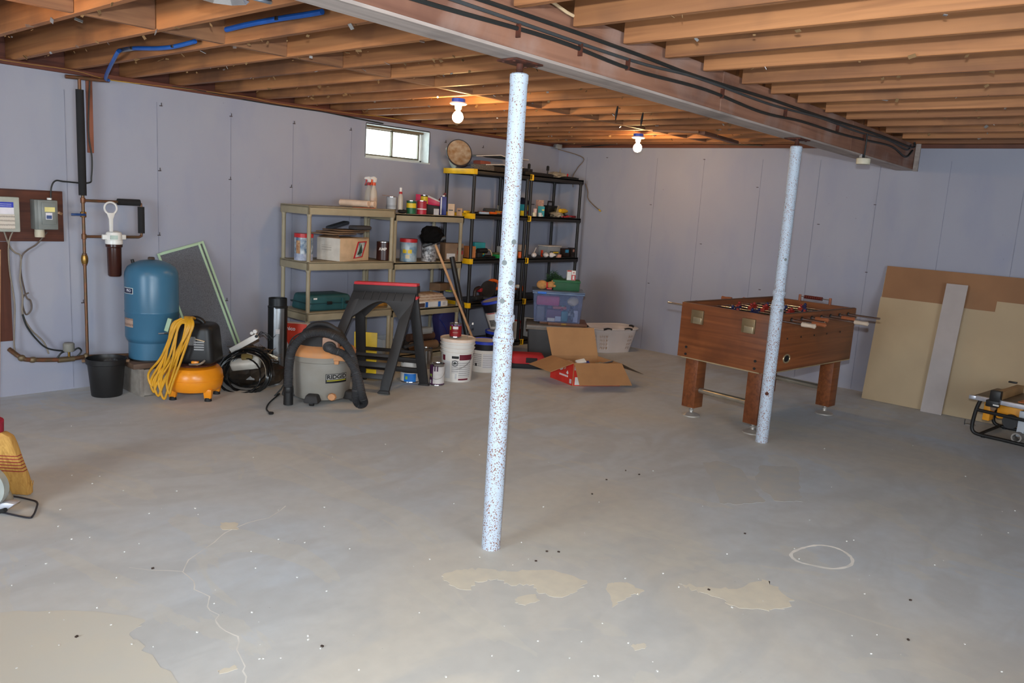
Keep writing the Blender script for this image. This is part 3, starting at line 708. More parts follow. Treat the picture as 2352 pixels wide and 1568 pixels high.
# ================================================================== ELECTRIC BOARD
brd = wood('stained_plywood', (104, 58, 42), (78, 42, 32), 0, 4, c3=(58, 34, 28))
xr = WY(143, 500).x
solo(M().box((0, 0, 0), (.9, .019, .355)), 'backing_board', brd, 'reddish brown plywood board carrying the two grey boxes at the left edge', 'board', (xr-.45, -.0105, 1.272), bevel=.002)
xr2 = WY(22, 650).x
solo(M().box((0, 0, 0), (.55, .019, .69)), 'backing_board', wood('stained_plywood_upright', (96, 54, 40), (72, 40, 30), 2, 4), 'brown plywood board lower down at the left edge, below the pump control box', 'board', (xr2-.275, -.0105, .745), bevel=.002)
x1 = WY(46, 500, -.09).x
t = thing('control_box', 'pale grey pump control box with a blue-topped label on the plywood', 'electrical box', (x1-.12, -.021, 1.28))
M().box((0, -.035, 0), (.24, .07, .235)).build('case', mat('pale_grey_enamel', (176, 180, 170), .45), t, bevel=.006)
M().box((.02, -.0712, .065), (.125, .002, .036)).build('blue_label', mat('blue_label', (48, 62, 176), .5), t)
M().box((.022, -.0712, .024), (.125, .002, .044)).build('white_label', mat('white_label', (222, 218, 224), .5), t)
M().box((.03, -.0712, -.05), (.115, .002, .10)).build('printed_label', print_mat('small_print_label', (214, 204, 190), (120, 110, 100)), t)
M().box((.02, -.0725, .065), (.10, .001, .022)).build('type_lines', print_mat('blue_type', (48, 62, 176), (210, 214, 240), 200, 200), t)
x2 = WY(105, 495, -.10).x
t = thing('disconnect_switch', 'grey safety switch box with yellow and blue stickers and a side lever', 'electrical box', (x2, -.021, 1.285))
gr = mat('grey_enamel', (112, 116, 112), .4)
M().box((0, -.045, 0), (.145, .09, .205)).build('case', gr, t, bevel=.005)
m = M(); m.box((.01, -.093, 0), (.125, .006, .20)); m.box((.012, -.10, .01), (.09, .012, .15)); m.build('cover', mat('grey_enamel_cover', (128, 132, 128), .35), t, bevel=.004)
M().box((.018, -.1072, .038), (.065, .002, .032)).build('yellow_sticker', mat('pale_yellow_sticker', (226, 214, 140), .5), t)
M().box((.012, -.1072, -.008), (.042, .002, .046)).build('white_sticker', mat('white_label'  , (222, 218, 224), .5), t); M().box((.012, -.1084, -.014), (.034, .002, .024)).build('blue_sticker', mat('slate_blue_print', (64, 84, 130), .5), t)
M().cyl((.072, -.05, .02), (.09, -.05, .02), .012).box((.10, -.055, .012), (.03, .014, .02), (0, .5, 0)).build('lever', mat('bronze_lever', (150, 116, 90), .4, .6), t, bevel=.002)
M().lathe([(0, 0), (.016, 0), (.016, .014), (0, .014)], c=(.04, -.04, .102), n=12).build('cable_gland', porc, t)
cz = WY(91, 535, -.06)
t = thing('pipe_cap', 'short beige round plug hanging under the grey safety switch', 'cap', (cz.x, -.06, cz.z))
M().lathe([(0, .03), (.03, .03), (.032, .0), (.031, -.028), (0, -.028)], n=22).build('cap', mat('beige_pvc', (190, 180, 158), .5), t, bevel=.0)
gcab = mat('grey_cable_sheath', (132, 122, 108), .5)
cable(head([(8, 528), (22, 565), (35, 580), (48, 590)], -.035)+head([(46, 640), (52, 680), (52, 720), (70, 755), (100, 785), (112, 812)], -.05), .0055, gcab, 'grey cable from the control box down to the pressure switch')
cable(head([(108, 533), (85, 560), (62, 575), (50, 590), (48, 625), (60, 680), (70, 690), (72, 710), (60, 722), (52, 700), (54, 680), (66, 672)], -.035), .0055, mat('brown_grey_cable', (96, 84, 76), .5), 'grey brown cable looping from the grey switch with a small coil')
cable(head([(30, 530), (20, 560), (22, 620), (34, 700), (32, 780), (36, 815)], -.045), .005, gcab, 'thin grey cable falling at the far left beside the lower board')
cable(head([(52, 722), (62, 750), (85, 780), (110, 800), (148, 806)], -.06), .006, cabm, 'black cable sweeping to the pressure switch on the lower pipe')

# ================================================================== PRESSURE TANK, BLOCKS, BUCKET
tc_ = Vector((-5.165, -.33, 0))
blockm = mat('rough_concrete_block', (150, 142, 132), .95, rgb2=(128, 120, 112), scale=14, bump=.5)
tz = .245
def block(x, y, rz, label):
    m = M()
    Lx, Ly, Hb = .40, .195, .205
    for sgn in (-1, 1): m.box((0, sgn*(Ly/2-.016), Hb/2), (Lx, .032, Hb))
    for xx in (-Lx/2+.016, 0, Lx/2-.016): m.box((xx, 0, Hb/2), (.032, Ly-.05, Hb-.01))
    return solo(m, 'concrete_block', blockm, label, 'block', (x, y, 0), rz, 'concrete blocks under the tank', bevel=.004)
b1 = FL(275, 880); b2_ = FL(362, 912)
block(tc_.x+.13, tc_.y+.07, radians(89), 'hollow concrete block under the right front of the blue tank')
block(tc_.x-.075, tc_.y+.02, radians(89), 'hollow concrete block under the left side of the blue tank, beside the black bucket')
solo(M().box((0, 0, .0), (.43, .34, .038)), 'wood_plank', wood('old_plank', (116, 90, 70), (88, 66, 52), 0), 'weathered plank lying on the concrete blocks under the blue tank', 'timber', (tc_.x+.01, tc_.y+.0, .2055+.019), radians(-3), bevel=.003)
tm = mat('blue_tank_enamel', (62, 108, 136), .33, var=.05, scale=3)
t = thing('pressure_tank', 'tall blue well pressure tank with domed dusty top', 'tank', (tc_.x, tc_.y, tz), radians(-55))
M().lathe([(0, 0), (.166, 0), (.166, .135), (.170, .14), (.176, .15)], n=48).build('skirt', tm, t)
M().lathe([(.160, -.0), (.168, .0), (.168, .012), (.16, .012)], n=40).build('base_ring', black, t)
M().lathe([(.10, .125), (.15, .13), (.175, .145), (.187, .175), (.187, .355), (.189, .358), (.189, .368), (.187, .371), (.187, .62), (.182, .655), (.165, .69), (.13, .715), (.08, .735), (.03, .743), (0, .744)], n=56).build('shell', tm, t)
M().lathe([(0, .744), (.028, .744), (.028, .756), (.02, .762), (0, .762)], n=6).build('top_plug', mat('brown_plug', (74, 60, 50), .6), t)
M().cyl((-.10, -.07, .715), (-.105, -.075, .742), .011).build('air_valve', black, t)
dustm = mat('pale_dust', (158, 150, 138), .9)
def onT(u, v, rr=.1885, a0=0.0): return (rr*cos(a0+u/rr), rr*sin(a0+u/rr), v)
def curved(m, fn, u0, u1, v0, v1, n=10, th=.0):
    vs = []; fs = []
    for i in range(n+1):
        u = u0+(u1-u0)*i/n; vs += [fn(u, v0), fn(u, v1)]
    for i in range(n): fs.append((2*i, 2*i+2, 2*i+3, 2*i+1))
    return m.add(vs, fs)
aT = radians(-118)+radians(-6)  # towards the left of the camera view, in local space
a0 = math.atan2(CP.y-tc_.y, CP.x-tc_.x)+radians(55)-radians(58)
lb = lambda u, v: onT(u, v, .1892, a0)
curved(M(), lb, -.055, .055, .50, .545).build('badge', mat('badge_white', (214, 220, 216), .4), t)
curved(M(), lambda u, v: onT(u, v, .1896, a0), -.05, .05, .504, .541).build('badge_field', mat('badge_navy', (28, 34, 66), .4), t)
text('PRO', .026, lambda u, v: onT(u+.012, v+.523, .1900, a0), .02).build('badge_lettering', mat('white_ink', (235, 235, 240), .6), t, sm=False)
curved(M(), lb, -.06, .05, .255, .32).build('data_label', print_mat('tan_data_label', (178, 150, 132), (110, 80, 70), 60, 60), t)
bk = FRONT(246, 914, .105)
t = thing('bucket', 'small black plastic bucket with brown rim ears beside the concrete blocks', 'bucket', bk, radians(-30))
M().lathe([(0, 0), (.100, 0), (.103, .004), (.124, .235), (.134, .24), (.136, .275), (.131, .277), (.128, .245), (.119, .235), (.097, .01), (0, .008)], n=40).build('body', black, t)
for s_ in (-1, 1): M().box((s_*.142, 0, .255), (.03, .03, .02)).build('ear', cardd, t, bevel=.004)
M().tube([(.14*cos(a), .0+.10*sin(a)*1.0, .26-.10*abs(sin(a))) for a in [pi*k/16 for k in range(17)]], .0025, 6).build('bail', steel, t)
M().ell((.03, .02, .235), (.05, .04, .03), jit=.4).build('crumpled_plastic', clear, t)

# window screens leaning on the wall
scr = mat('screen_mesh', (98, 100, 106), .8, var=.25, scale=160); mint = mat('mint_screen_frame', (176, 204, 172), .5, var=.04)
def screen(BLp, BRp, TLp, TRp, label):
    # corners in the room
    t = thing('window_screen', label, 'window screen', BLp, 0, 'insect screens leaning on the back wall')
    u = (BRp-BLp); v_ = (TLp-BLp); nrm = u.cross(v_).normalized(); w_, h_ = u.length, v_.length; u.normalize(); v_ = (v_-u*v_.dot(u)).normalized(); nrm = u.cross(v_)
    R_ = Matrix((u, v_, nrm)).transposed()
    def bx(cu, cv, du, dv, dn): return M().box(R_ @ Vector((cu, cv, 0)), (du, dv, dn), R_)
    e = .018
    for c_ in ((e/2, h_/2, e, h_), (w_-e/2, h_/2, e, h_)): bx(*c_, .012).build('frame_rail', mint, t, bevel=.001)
    for c_ in ((w_/2, e/2, w_-2*e, e), (w_/2, h_-e/2, w_-2*e, e)): bx(*c_, .012).build('frame_rail', mint, t, bevel=.001)
    bx(w_/2, h_/2, w_-2*e, h_-2*e, .002).build('mesh_panel', scr, t)
# front screen: right edge runs from (458,580) to (535,790)
TRp = WY(458, 580, -.03); BRp = FL(548, 846, .03); BRp = Vector((BRp.x, BRp.y, .0)) if False else None
tr = WY(458, 581, -.035); tlx = WY(395, 598, -.035)
foot = WY(536, 792, -.22); dn_ = (foot-tr); k_ = (tr.z-.01)/(tr.z-foot.z); br_ = tr+dn_*k_
uu = (tlx-tr).normalized(); wid = .36
# make it square: width vector perpendicular to the long edge, kept in the leaning plane
edge = (tr-br_).normalized(); uu = (uu-edge*uu.dot(edge)).normalized()
tl_ = tr+uu*wid; bl_ = br_+uu*wid
off = Vector((0, 0, max(0, -bl_.z)+.005)); 
screen(bl_+off, br_+off, tl_+off, tr+off, 'grey insect screen with mint frame leaning behind the blue tank, the nearer of two')
sh = Vector((.045, .012, .0)); off2 = off+sh
screen(bl_+off2+Vector((0, .008, 0)), br_+off2+Vector((0, .008, 0)), tl_+off2+Vector((0, .008, .012)), tr+off2+Vector((0, .008, .012)), 'grey insect screen with mint frame leaning on the wall, peeping out behind the nearer one')

# ================================================================== AIR COMPRESSOR
cp = FRONT(447, 926, .20)
org = mat('orange_yellow_enamel', (232, 142, 26), .3, var=.05)
t = thing('air_compressor', 'pancake air compressor with orange tank and black motor cover', 'air compressor', cp, FACE)
M().lathe([(0, .055), (.12, .055), (.175, .068), (.196, .095), (.202, .13), (.202, .165), (.196, .205), (.175, .235), (.12, .25), (0, .255)], n=48).build('air_tank', org, t)
M().lathe([(.2, .145), (.205, .147), (.205, .152), (.2, .154)], n=48).build('tank_seam', org, t)
for x, y in ((-.11, -.12), (.14, -.10), (.12, .12), (-.12, .12)):
    l_ = M().box((x, y, .055), (.05, .035, .07), taper=1.3).build('leg', org, t, bevel=.006)
    M().cyl((x, y, 0), (x, y, .026), .026, .022, n=14).build('rubber_foot', rubber, l_)
M().lathe([(.11, .25), (.155, .252), (.16, .262), (.12, .268)], n=36).build('base_tray', rust, t)
m = M(); m.box((.025, .0, .415), (.32, .26, .30), taper=.84); 
m.build('motor_cover', black, t, bevel=.05, seg=5)
hd = M(); hd.tube([(-.05, -.04, .53), (-.04, -.04, .585), (.03, -.04, .60), (.075, -.03, .575), (.085, -.02, .53)], .018, 10, k=5); hd.build('carry_handle', black, t)
vent = mat('pale_grey_slats', (150, 150, 150), .5)
for i in range(6): M().box((.005+i*.0105, -.128, .445), (.005, .006, .065), (radians(7), 0, 0)).build('vent_slat', vent, t)
for i in range(4): M().box((.085, -.124, .385+i*.018), (.07, .006, .009), (radians(7), 0, radians(8))).build('side_slat', vent, t)
M().box((.09, -.126, .455), (.075, .006, .006), (radians(7), radians(12), 0)).build('cream_strip', cream, t)
M().tube([(-.16, .0, .47), (-.20, -.05, .475), (-.24, -.05, .47)], .006, 8).build('pull_rod', steel, t); M().box((-.19, .0, .53), (.03, .02, .1), (0, .3, 0)).build('green_flag', mint, t, bevel=.002)
M().tube([(.02, -.14, .275), (.10, -.15, .285), (.13, -.13, .31)], .008, 8, k=4).build('air_outlet', mat('silver_fitting', (170, 168, 160), .3, .8), t)
M().box((.06, -.13, .285), (.05, .03, .03)).build('orange_bracket', org, t, bevel=.003)
# yellow air hose draped over the handle: long loops
hose = mat('yellow_air_hose', (206, 150, 34), .4)
lm = M()
Rl = Matrix.Rotation(FACE, 3, 'Z')
for i, (tx, bx_, bz, sp) in enumerate(((-.02, -.17, .05, .05), (.0, -.20, .075, .04), (-.03, -.13, .03, .05), (.015, -.09, .07, .035), (-.01, -.215, .12, .045), (.02, -.15, .09, .03))):
    top = (tx+.0, -.16-.004*i, .612-.006*i)
    lm.tube([top, (tx-.05, -.19, .56), ((tx+bx_)/2-sp*.6, -.215-.004*i, .34), (bx_-sp*.5, -.222, bz+.09), (bx_-.0, -.224, bz), (bx_+sp*.6, -.222, bz+.07), ((tx+bx_)/2+sp, -.215+.003*i, .34), (tx+.045, -.19, .55), (tx+.02, -.14, .615), (tx+.01, -.06, .60)], .0085, 8, k=7)
hs_ = lm.build('air_hose', hose); hs_.location = cp; hs_.rotation_euler = (0, 0, FACE)
tag(hs_, 'yellow air hose looped over the handle of the orange compressor', 'hose')

# ================================================================== JUNK PILE right of the compressor
jp = FL(575, 890)
jc = FRONT(575, 905, .26)
t = thing('trash_bag', 'rumpled black trash bag with dry brown stems on the floor behind the cable coil', 'bag', jc, FACE)
bg = mat('black_bag_film', (34, 30, 27), .35, rgb2=(70, 58, 46), scale=7, bump=.6)
m = M()
for c_, r_ in (((-.08, .08, .11), (.17, .15, .12)), ((.08, .10, .10), (.16, .15, .11)), ((0, .16, .17), (.17, .12, .12)), ((.12, .16, .15), (.11, .1, .11)), ((-.1, .18, .2), (.12, .1, .11))): m.ell(c_, r_, 16, jit=.22)
m.build('bag_film', bg, t, sm=False)
m = M()
for k in range(140):
    a = Vector((rnd.uniform(-.2, .2), rnd.uniform(-.04, .22), rnd.uniform(.2, .29))); dd = Vector((rnd.uniform(-1, 1), rnd.uniform(-.5, .5), rnd.uniform(-.15, .3))).normalized()*rnd.uniform(.04, .10)
    m.tube([a-dd*.5, a+Vector((0, 0, .01)), a+dd*.5], .002, 4)
o = m.build('dry_stems', mat('dry_stem', (110, 84, 58), .9), t); o['kind'] = 'stuff'
t = thing('cable_coil', 'big coil of black cable standing on edge against the trash bag', 'cable', jc, FACE)
m = M()
for i in range(9):
    R0 = .155+.008*(i % 4)+rnd.uniform(-.008, .008); cx = rnd.uniform(-.03, .03)+.0; cz_ = .165+rnd.uniform(-.02, .01)-.004*i; yy = -.07-.012*i
    pts = []
    for k in range(26):
        a = 2*pi*k/26; rr = R0*(1+.05*sin(2*a+i)); pts.append((cx+rr*1.08*cos(a), yy-.07*sin(a)*-.4-.02+(.06 if sin(a) > 0 else -.0)*sin(a), cz_+rr*.92*sin(a)))
    m.tube(pts, .0065, 7, closed=True)
m.build('coil', mat('glossy_black_cable', (22, 22, 22), .25), t)
M().tube([(.02, -.15, .30), (.12, -.16, .27), (.17, -.17, .20), (.18, -.18, .12)], .003, 6, k=6).build('grey_lead', gcab, t)
t = thing('power_box', 'off-white plastic box with a cloudy yellow cap lying inside the cable coil', 'box', jc+Vector((0, 0, 0)), FACE)
Rm = Euler((radians(35), radians(-8), radians(6))).to_matrix()
M().box((-.02, -.05, .21), (.23, .13, .08), Rm).build('case', mat('off_white_case', (196, 192, 182), .45), t, bevel=.022, seg=4)
M().box((.0, -.08, .262), (.09, .06, .04), Rm).build('cloudy_cap', mat('cloudy_yellow_cap', (112, 96, 56), .2), t, bevel=.012)
t = thing('opener_arm', 'white rectangular plastic arm with loose wires sticking up from the pile', 'opener', jc, FACE)
Ra = Euler((0, radians(-32), 0)).to_matrix()
M().box((-.05, .0, .345), (.25, .036, .045), Ra).build('arm', white, t, bevel=.005)
e_ = Ra @ Vector((.125, 0, 0))+Vector((-.05, 0, .345))
M().cyl(e_+Vector((-.004, -.019, 0)), e_+Vector((-.004, -.025, 0)), .012).build('round_port', black, t)
M().cyl(e_+Vector((-.02, -.012, .035)), e_+Vector((-.02, .012, .035)), .016).cyl(e_+Vector((-.045, -.012, .02)), e_+Vector((-.045, .012, .02)), .013).build('end_lobe', white, t)
for k in range(4):
    a = e_; M().tube([a, a+Vector((.03, 0, .02+.006*k)), a+Vector((.06+.01*k, 0, .03-.016*k)), a+Vector((.09, 0, .01-.014*k)), a+Vector((.12+.008*k, 0, -.02+.012*k))], .0018, 5, k=5).build('wire', cabm, t)
t = thing('metal_band', 'bright curved metal band lying on top of the pile beside the stovepipe', 'band', jc, FACE)
m = M(); n_ = 14; A = [Vector((-.02+.24*k/n_, .0-.0*k, .262+.022*sin(pi*k/n_)-.0015*k)) for k in range(n_+1)]
m.add([a+Vector((0, -.012, .012)) for a in A]+[a+Vector((0, -.014, -.012)) for a in A]+[a+Vector((0, -.006, -.012)) for a in A]+[a+Vector((0, -.004, .012)) for a in A],
      [(i+j*(n_+1), i+1+j*(n_+1), i+1+((j+1) % 4)*(n_+1), i+((j+1) % 4)*(n_+1)) for i in range(n_) for j in range(4)])
m.build('band', mat('bright_band', (200, 186, 160), .15, 1), t)
# stove pipe duct
dc = FRONT(636, 884, .078)
t = thing('stove_pipe', 'black stovepipe section with a bright seam standing between the pile and shop vacuum', 'pipe', dc, FACE)
M().lathe([(.074, 0), (.076, .0), (.076, .62), (.079, .625), (.079, .635), (.072, .64), (.072, .70), (.069, .70), (.069, .63), (.072, .0)], n=40).build('pipe', mat('black_stovepipe', (44, 45, 47), .4, .5), t)
m = M(); curved(m, lambda u, v: (.0775*cos(-pi/2+u), .0775*sin(-pi/2+u), v), -.05, 1.0, .0, .63, 8); curved(m, lambda u, v: (.0795*cos(-pi/2+u), .0795*sin(-pi/2+u), v), -.1, .02, .0, .63, 3); m.build('bare_metal_strip', mat('dull_metal', (168, 172, 176), .28, .9), t)
curved(M(), lambda u, v: (.0805*cos(-pi/2+u), .0805*sin(-pi/2+u), v), .1, .5, .42, .455, 4).build('price_sticker', print_mat('price_sticker', (206, 202, 200), (90, 80, 90), 200, 200), t)
# printed red/white/black carton
cc_ = FRONT(676, 872, .05)
t = thing('product_carton', 'tall red, white and black printed carton behind the shop vacuum', 'box', cc_+Vector((.03, .02, 0)), FACE+radians(-4))
M().box((0, 0, .235), (.20, .09, .47)).build('carton', mat('white_gloss_card', (206, 202, 200), .5), t, bevel=.002)
M().box((0, -.0455, .075), (.20, .002, .15)).build('black_band', mat('black_print', (22, 20, 22), .5), t)
M().slab([(-.10, -.0455, .47), (.10, -.0455, .47), (.10, -.0455, .22), (-.02, -.0455, .34), (-.045, -.0455, .27), (-.085, -.0455, .36)], (0, -.001, 0)).build('red_flash', mat('red_orange_print', (206, 60, 36), .5), t)
text('unico', .045, lambda u, v: (u-.045, -.0475, v+.425), .02).build('lettering', mat('white_ink', (235, 235, 240), .6), t, sm=False)
text('CLA', .058, lambda u, v: (u-.005, -.0475, v+.075), .03).build('lettering', mat('white_ink', (235, 235, 240), .6), t, sm=False)
M().box((-.065, -.0466, .03), (.035, .002, .035)).build('barcode_patch', print_mat('barcode', (210, 208, 208), (60, 50, 55), 200, 200), t)
M().box((-.06, -.0466, .115), (.06, .002, .010)).build('red_rule', red, t)

# ================================================================== SHOP VACUUM
vc = FRONT(738, 931, .235)
grd = mat('dusty_grey_plastic', (150, 146, 138), .75, rgb2=(140, 134, 124), scale=6)
ord_ = mat('dusty_orange_plastic', (206, 140, 86), .7, rgb2=(186, 138, 100), scale=9)
blk = mat('dusty_black_plastic', (54, 52, 52), .7, rgb2=(40, 38, 38), scale=8)
RV = .1
t = thing('shop_vacuum', 'grey and orange wet-dry shop vacuum with black motor head and black hose', 'vacuum cleaner', vc, FACE); t.scale = (1.18, 1.18, 1.0)
M().lathe([(0, .03), (.172, .03), (.176, .04), (.184, .20), (.188, .215), (.192, .31), (.20, .315), (.205, .37), (.2, .372)], n=56).build('drum', grd, t)
M().lathe([(.2, .355), (.212, .357), (.214, .385), (.205, .40), (.16, .43), (.15, .435)], n=56).build('lid', ord_, t)
M().lathe([(.155, .43), (.15, .46), (.13, .50), (.115, .53), (.08, .555), (.03, .565), (0, .566)], n=40, sx=1.05).build('motor_head', blk, t)
M().tube([(-.11, -.03, .50), (-.05, -.04, .575), (.04, -.04, .58), (.11, -.02, .52)], .018, 10, k=5).build('head_handle', blk, t)
M().box((.135, -.145, .365), (.12, .05, .055)).box((.13, -.16, .325), (.03, .03, .03)).build('latch', ord_, t, bevel=.006)
M().box((.085, -.13, .445), (.10, .06, .12)).build('inlet_housing', mat('pale_dusty_orange', (176, 138, 116), .75), t, bevel=.008)
M().lathe([(.036, 0), (.04, .004), (.04, .03), (.03, .034)], n=24, c=(.085, -.155, .44), R_=Matrix.Rotation(radians(90), 3, 'X')).build('inlet_ring', blk, t)
hp = [(.09, -.18, .44), (.12, -.24, .435), (.20, -.24, .40), (.27, -.24, .28), (.31, -.25, .12), (.325, -.255, .06), (.30, -.26, .045), (.275, -.25, .09), (.27, -.23, .22), (.235, -.22, .40), (.17, -.21, .50), (.05, -.2, .545), (-.06, -.21, .52), (-.13, -.225, .42), (-.15, -.23, .28), (-.15, -.235, .13)]
# smooth the hose and give it its corrugations
P = smooth_pts(hp, 28); hm = M(); cnt = [0]
def rr_(u): return .0265+.0018*(1 if int(u*430) % 2 else -1)
hm.tube(P, rr_, 14); hm.build('hose', mat('dark_grey_hose', (58, 58, 60), .6), t)
M().lathe([(.029, .10), (.031, .11), (.031, .13), (.029, .14)], n=20, c=(-.15, -.235, 0)).cyl((-.15, -.235, .008), (-.15, -.235, .12), .030, .028, n=22).build('hose_end', black, t)
for a in (radians(-92), radians(-170), radians(-10)):
    x, y = .205*cos(a), .205*sin(a); R0 = Matrix.Rotation(a, 3, 'Z')
    c_ = M().box(Vector((x, y, .055)), (.09, .10, .06), R0, taper=.7).build('caster_housing', blk, t, bevel=.012)
    M().cyl(Vector((x, y, .022))+R0 @ Vector((.012, -.012, 0)), Vector((x, y, .022))+R0 @ Vector((.012, .012, 0)), .022, n=16).build('wheel', black, c_)
M().lathe([(0, 0), (.024, 0), (.03, .01), (.024, .028), (0, .03)], n=8, c=(.11, -.172, .065), R_=Matrix.Rotation(radians(80), 3, 'X')).build('drain_plug', ord_, t)
va = radians(-90)+.72
vs_ = lambda u, v, r=.1915: (r*cos(va+u/r), r*sin(va+u/r), v)
curved(M(), vs_, -.07, .082, .165, .235).build('badge', mat('black_print', (22, 20, 22), .5), t)
curved(M(), lambda u, v: vs_(u, v, .1924), -.066, .078, .192, .231).build('badge_face', mat('badge_grey_face', (168, 164, 158), .6), t)
curved(M(), lambda u, v: vs_(u, v, .1924), -.062, .074, .180, .187).build('yellow_rule', mat('yellow_print', (190, 180, 50), .5), t)
text('RIDGID', .042, lambda u, v: vs_(u+.006, v+.211, .1932), .04).build('lettering', mat('black_print', (22, 20, 22), .5), t, sm=False)
pass
cdp = [(-.10, -.02, .52), (-.19, -.03, .45), (-.222, -.05, .30), (-.215, -.06, .16), (-.23, -.10, .09), (-.27, -.12, .03)]
M().tube(cdp, .005, 7, k=7).build('power_cord', cabm, t)
a = FL(642, 906); b_ = FL(620, 925); c_ = FL(612, 940); d_ = FL(620, 951)
Ri = Matrix.Rotation(-FACE, 3, 'Z'); loc_ = lambda p: (Ri @ (p-vc))/1.18
cpts = [Vector((-.27, -.12, .03)), loc_(a)+Vector((0, 0, .006)), loc_(b_)+Vector((0, 0, .006)), loc_(c_)+Vector((0, 0, .006)), loc_(d_)+Vector((0, 0, .008))]
M().tube(cpts, .005, 7, k=7).build('power_cord_end', cabm, t)
M().cyl(cpts[-1], cpts[-1]+Vector((.02, -.012, .006)), .012, .009, n=10).build('plug', black, t)

# ================================================================== SAWHORSE
TR = Vector((-3.50, -1.43, .86)); TL = Vector((-3.78, -.98, .842))
ffr = FL(893, 906); rfr = FL(985, 884)
bar = TL-TR
t = thing('sawhorse', 'black plastic folding sawhorse with a red top strip beside the shop vacuum', 'sawhorse', (TR+TL)/2-Vector((0, 0, .86)))
o0 = t.location.copy()
def frame(foot_r, name, inset):
    FR = Vector((foot_r.x, foot_r.y, 0)); FL_ = FR+Vector((bar.x, bar.y, 0))*1.2; A, B = FL_, FR   # bottom left/right
    C_, D_ = TL-Vector((0, 0, .04)), TR-Vector((0, 0, .04))
    nr = (B-A).cross(C_-A).normalized()*.03
    def mp(u, v): return (A.lerp(B, u)).lerp(C_.lerp(D_, u), v)-o0
    m = M()
    def piece(pts, k=1.0): m.slab([mp(*q) for q in pts], nr*k)
    # legs
    piece([(0, 0), (.11, 0), (.13, .10), (.15, .9), (.16, 1), (.0, 1)]); piece([(.89, 0), (1, 0), (1, 1), (.84, 1), (.85, .9), (.87, .10)])
    piece([(-.02, 0), (.14, 0), (.12, .03), (0, .03)], 1.3); piece([(.86, 0), (1.02, 0), (1.0, .03), (.88, .03)], 1.3)
    # arch under the bar
    arc = [(.15+.70*k/12, .70+.17*sin(pi*k/12)) for k in range(13)]
    piece([(.0, 1), (.0, .88), (.14, .7)]+arc[1:-1]+[(.86, .7), (1, .88), (1, 1)])
    for v0, v1 in ((.13, .18), (.24, .29), (.34, .37)): piece([(.1, v0), (.9, v0), (.9, v1), (.1, v1)], .8)
    fr = m.build(name, mat('matte_black_frame', (44, 42, 42), .55), t, bevel=.004)
    m2 = M()
    for k in range(6):
        u = .2+.12*k; m2.slab([mp(u, .88), mp(u+.012, .88), mp(u+.012, .98), mp(u, .98)], nr*1.25)
    m2.tube([mp(.05, .12), mp(.07, .55), mp(.08, .9)], .006, 6); m2.tube([mp(.95, .12), mp(.93, .55), mp(.92, .9)], .006, 6)
    m2.build('rib', dark, fr)
frame(ffr, 'front_frame', 0); frame(rfr, 'rear_frame', 0)
d = (TR-TL).normalized(); nb = Vector((-d.y, d.x, 0)); m = M()
c_ = (TL+TR)/2-o0; Rb = Matrix((d, nb, Vector((0, 0, 1)))).transposed()
M().box(c_+Vector((0, 0, -.035)), ((TR-TL).length*1.02, .09, .06), Rb).build('top_beam', MATS['matte_black_frame'], t, bevel=.006)
M().box(c_+Vector((0, 0, .003)), ((TR-TL).length, .085, .024), Rb).build('red_top_strip', mat('red_strip', (206, 52, 60), .5), t, bevel=.003)
for s_ in (-1, 1): M().cyl(c_+d*(s_*.26)+nb*-.03+Vector((0, 0, -.10)), c_+d*(s_*.26)+nb*.03+Vector((0, 0, -.10)), .014, n=12).build('hinge', red, t)
M().box(Vector((rfr.x, rfr.y, .36))-o0+Vector((-.18, .03, 0)), (.26, .02, .02), Matrix.Rotation(.35, 3, 'Z')).build('shelf_brace', dark, t, bevel=.002)
solo(M().box((0, 0, .19), (.20, .012, .38)), 'yellow_sheet', mat('yellow_sheet_plastic', (226, 190, 30), .45), 'flat yellow plastic sheet standing behind the sawhorse and vacuum hose', 'sheet', FRONT(838, 872, .1)+Vector((.06, .08, 0)), FACE, bevel=.003)

# ================================================================== SHELVING
def shelf_unit(label, cat_group, xl, xr, y, rz, D, levels, mp, mleg, clips=None, ztop_extra=0, name='plastic_shelf', rl=.021, th=.05):
    W_ = xr-xl; t = thing(name, label, 'shelf', (xl, y, 0), rz, cat_group)
    zt = levels[-1]
    for i, z in enumerate(levels):
        m = M(); m.box((W_/2, D/2, z-.010), (W_, D, .016))
        for a, b_ in (((W_/2, .008), (W_, .016)), ((W_/2, D-.008), (W_, .016)), ((.008, D/2), (.016, D)), ((W_-.008, D/2), (.016, D))): m.box((a[0], a[1], z-th/2), (b_[0], b_[1], th))
        for k in range(1, 6): m.box((W_*k/6, D/2, z-.03), (.006, D-.03, .03))
        m.build('shelf_board', mp, t, bevel=.002)
        if clips: clips(t, i, z, W_, D, th)
    for x in (rl+.001, W_-rl-.001):
        for yy in (rl+.001, D-rl-.001):
            m = M(); zs = [0]+[z for z in levels if z > .1]
            for a, b_ in zip(zs[:-1], zs[1:]):
                m.lathe([(rl*.84, a+(.0 if a == 0 else .0)), (rl*.84, b_-th)], c=(x, yy, 0), n=16)
            for z in levels:
                m.lathe([(rl, max(0, z-th-.012)), (rl+.001, z-th), (rl+.001, z+.001)], c=(x, yy, 0), n=16)
            m.build('leg', mleg, t)
    return t
YS = -.52
def lvl(px, y, z): return XON(px, y, z)
Z1 = [.07, .535, .97, 1.44]; Z2 = [.06, .50, .95, 1.405]
a1, a2 = XON(709, YS, 1.44), XON(906, YS, 1.42)
shelf_unit('beige four-tier plastic shelf, the left one of the pair, holding a white-ended carton', 'beige shelves', a1, a2-.005, YS-.0, radians(-1.5), .44, Z1, beigep, beigep, th=.072)
b1_, b2_ = XON(911, YS, 1.40), XON(1070, YS, 1.40)
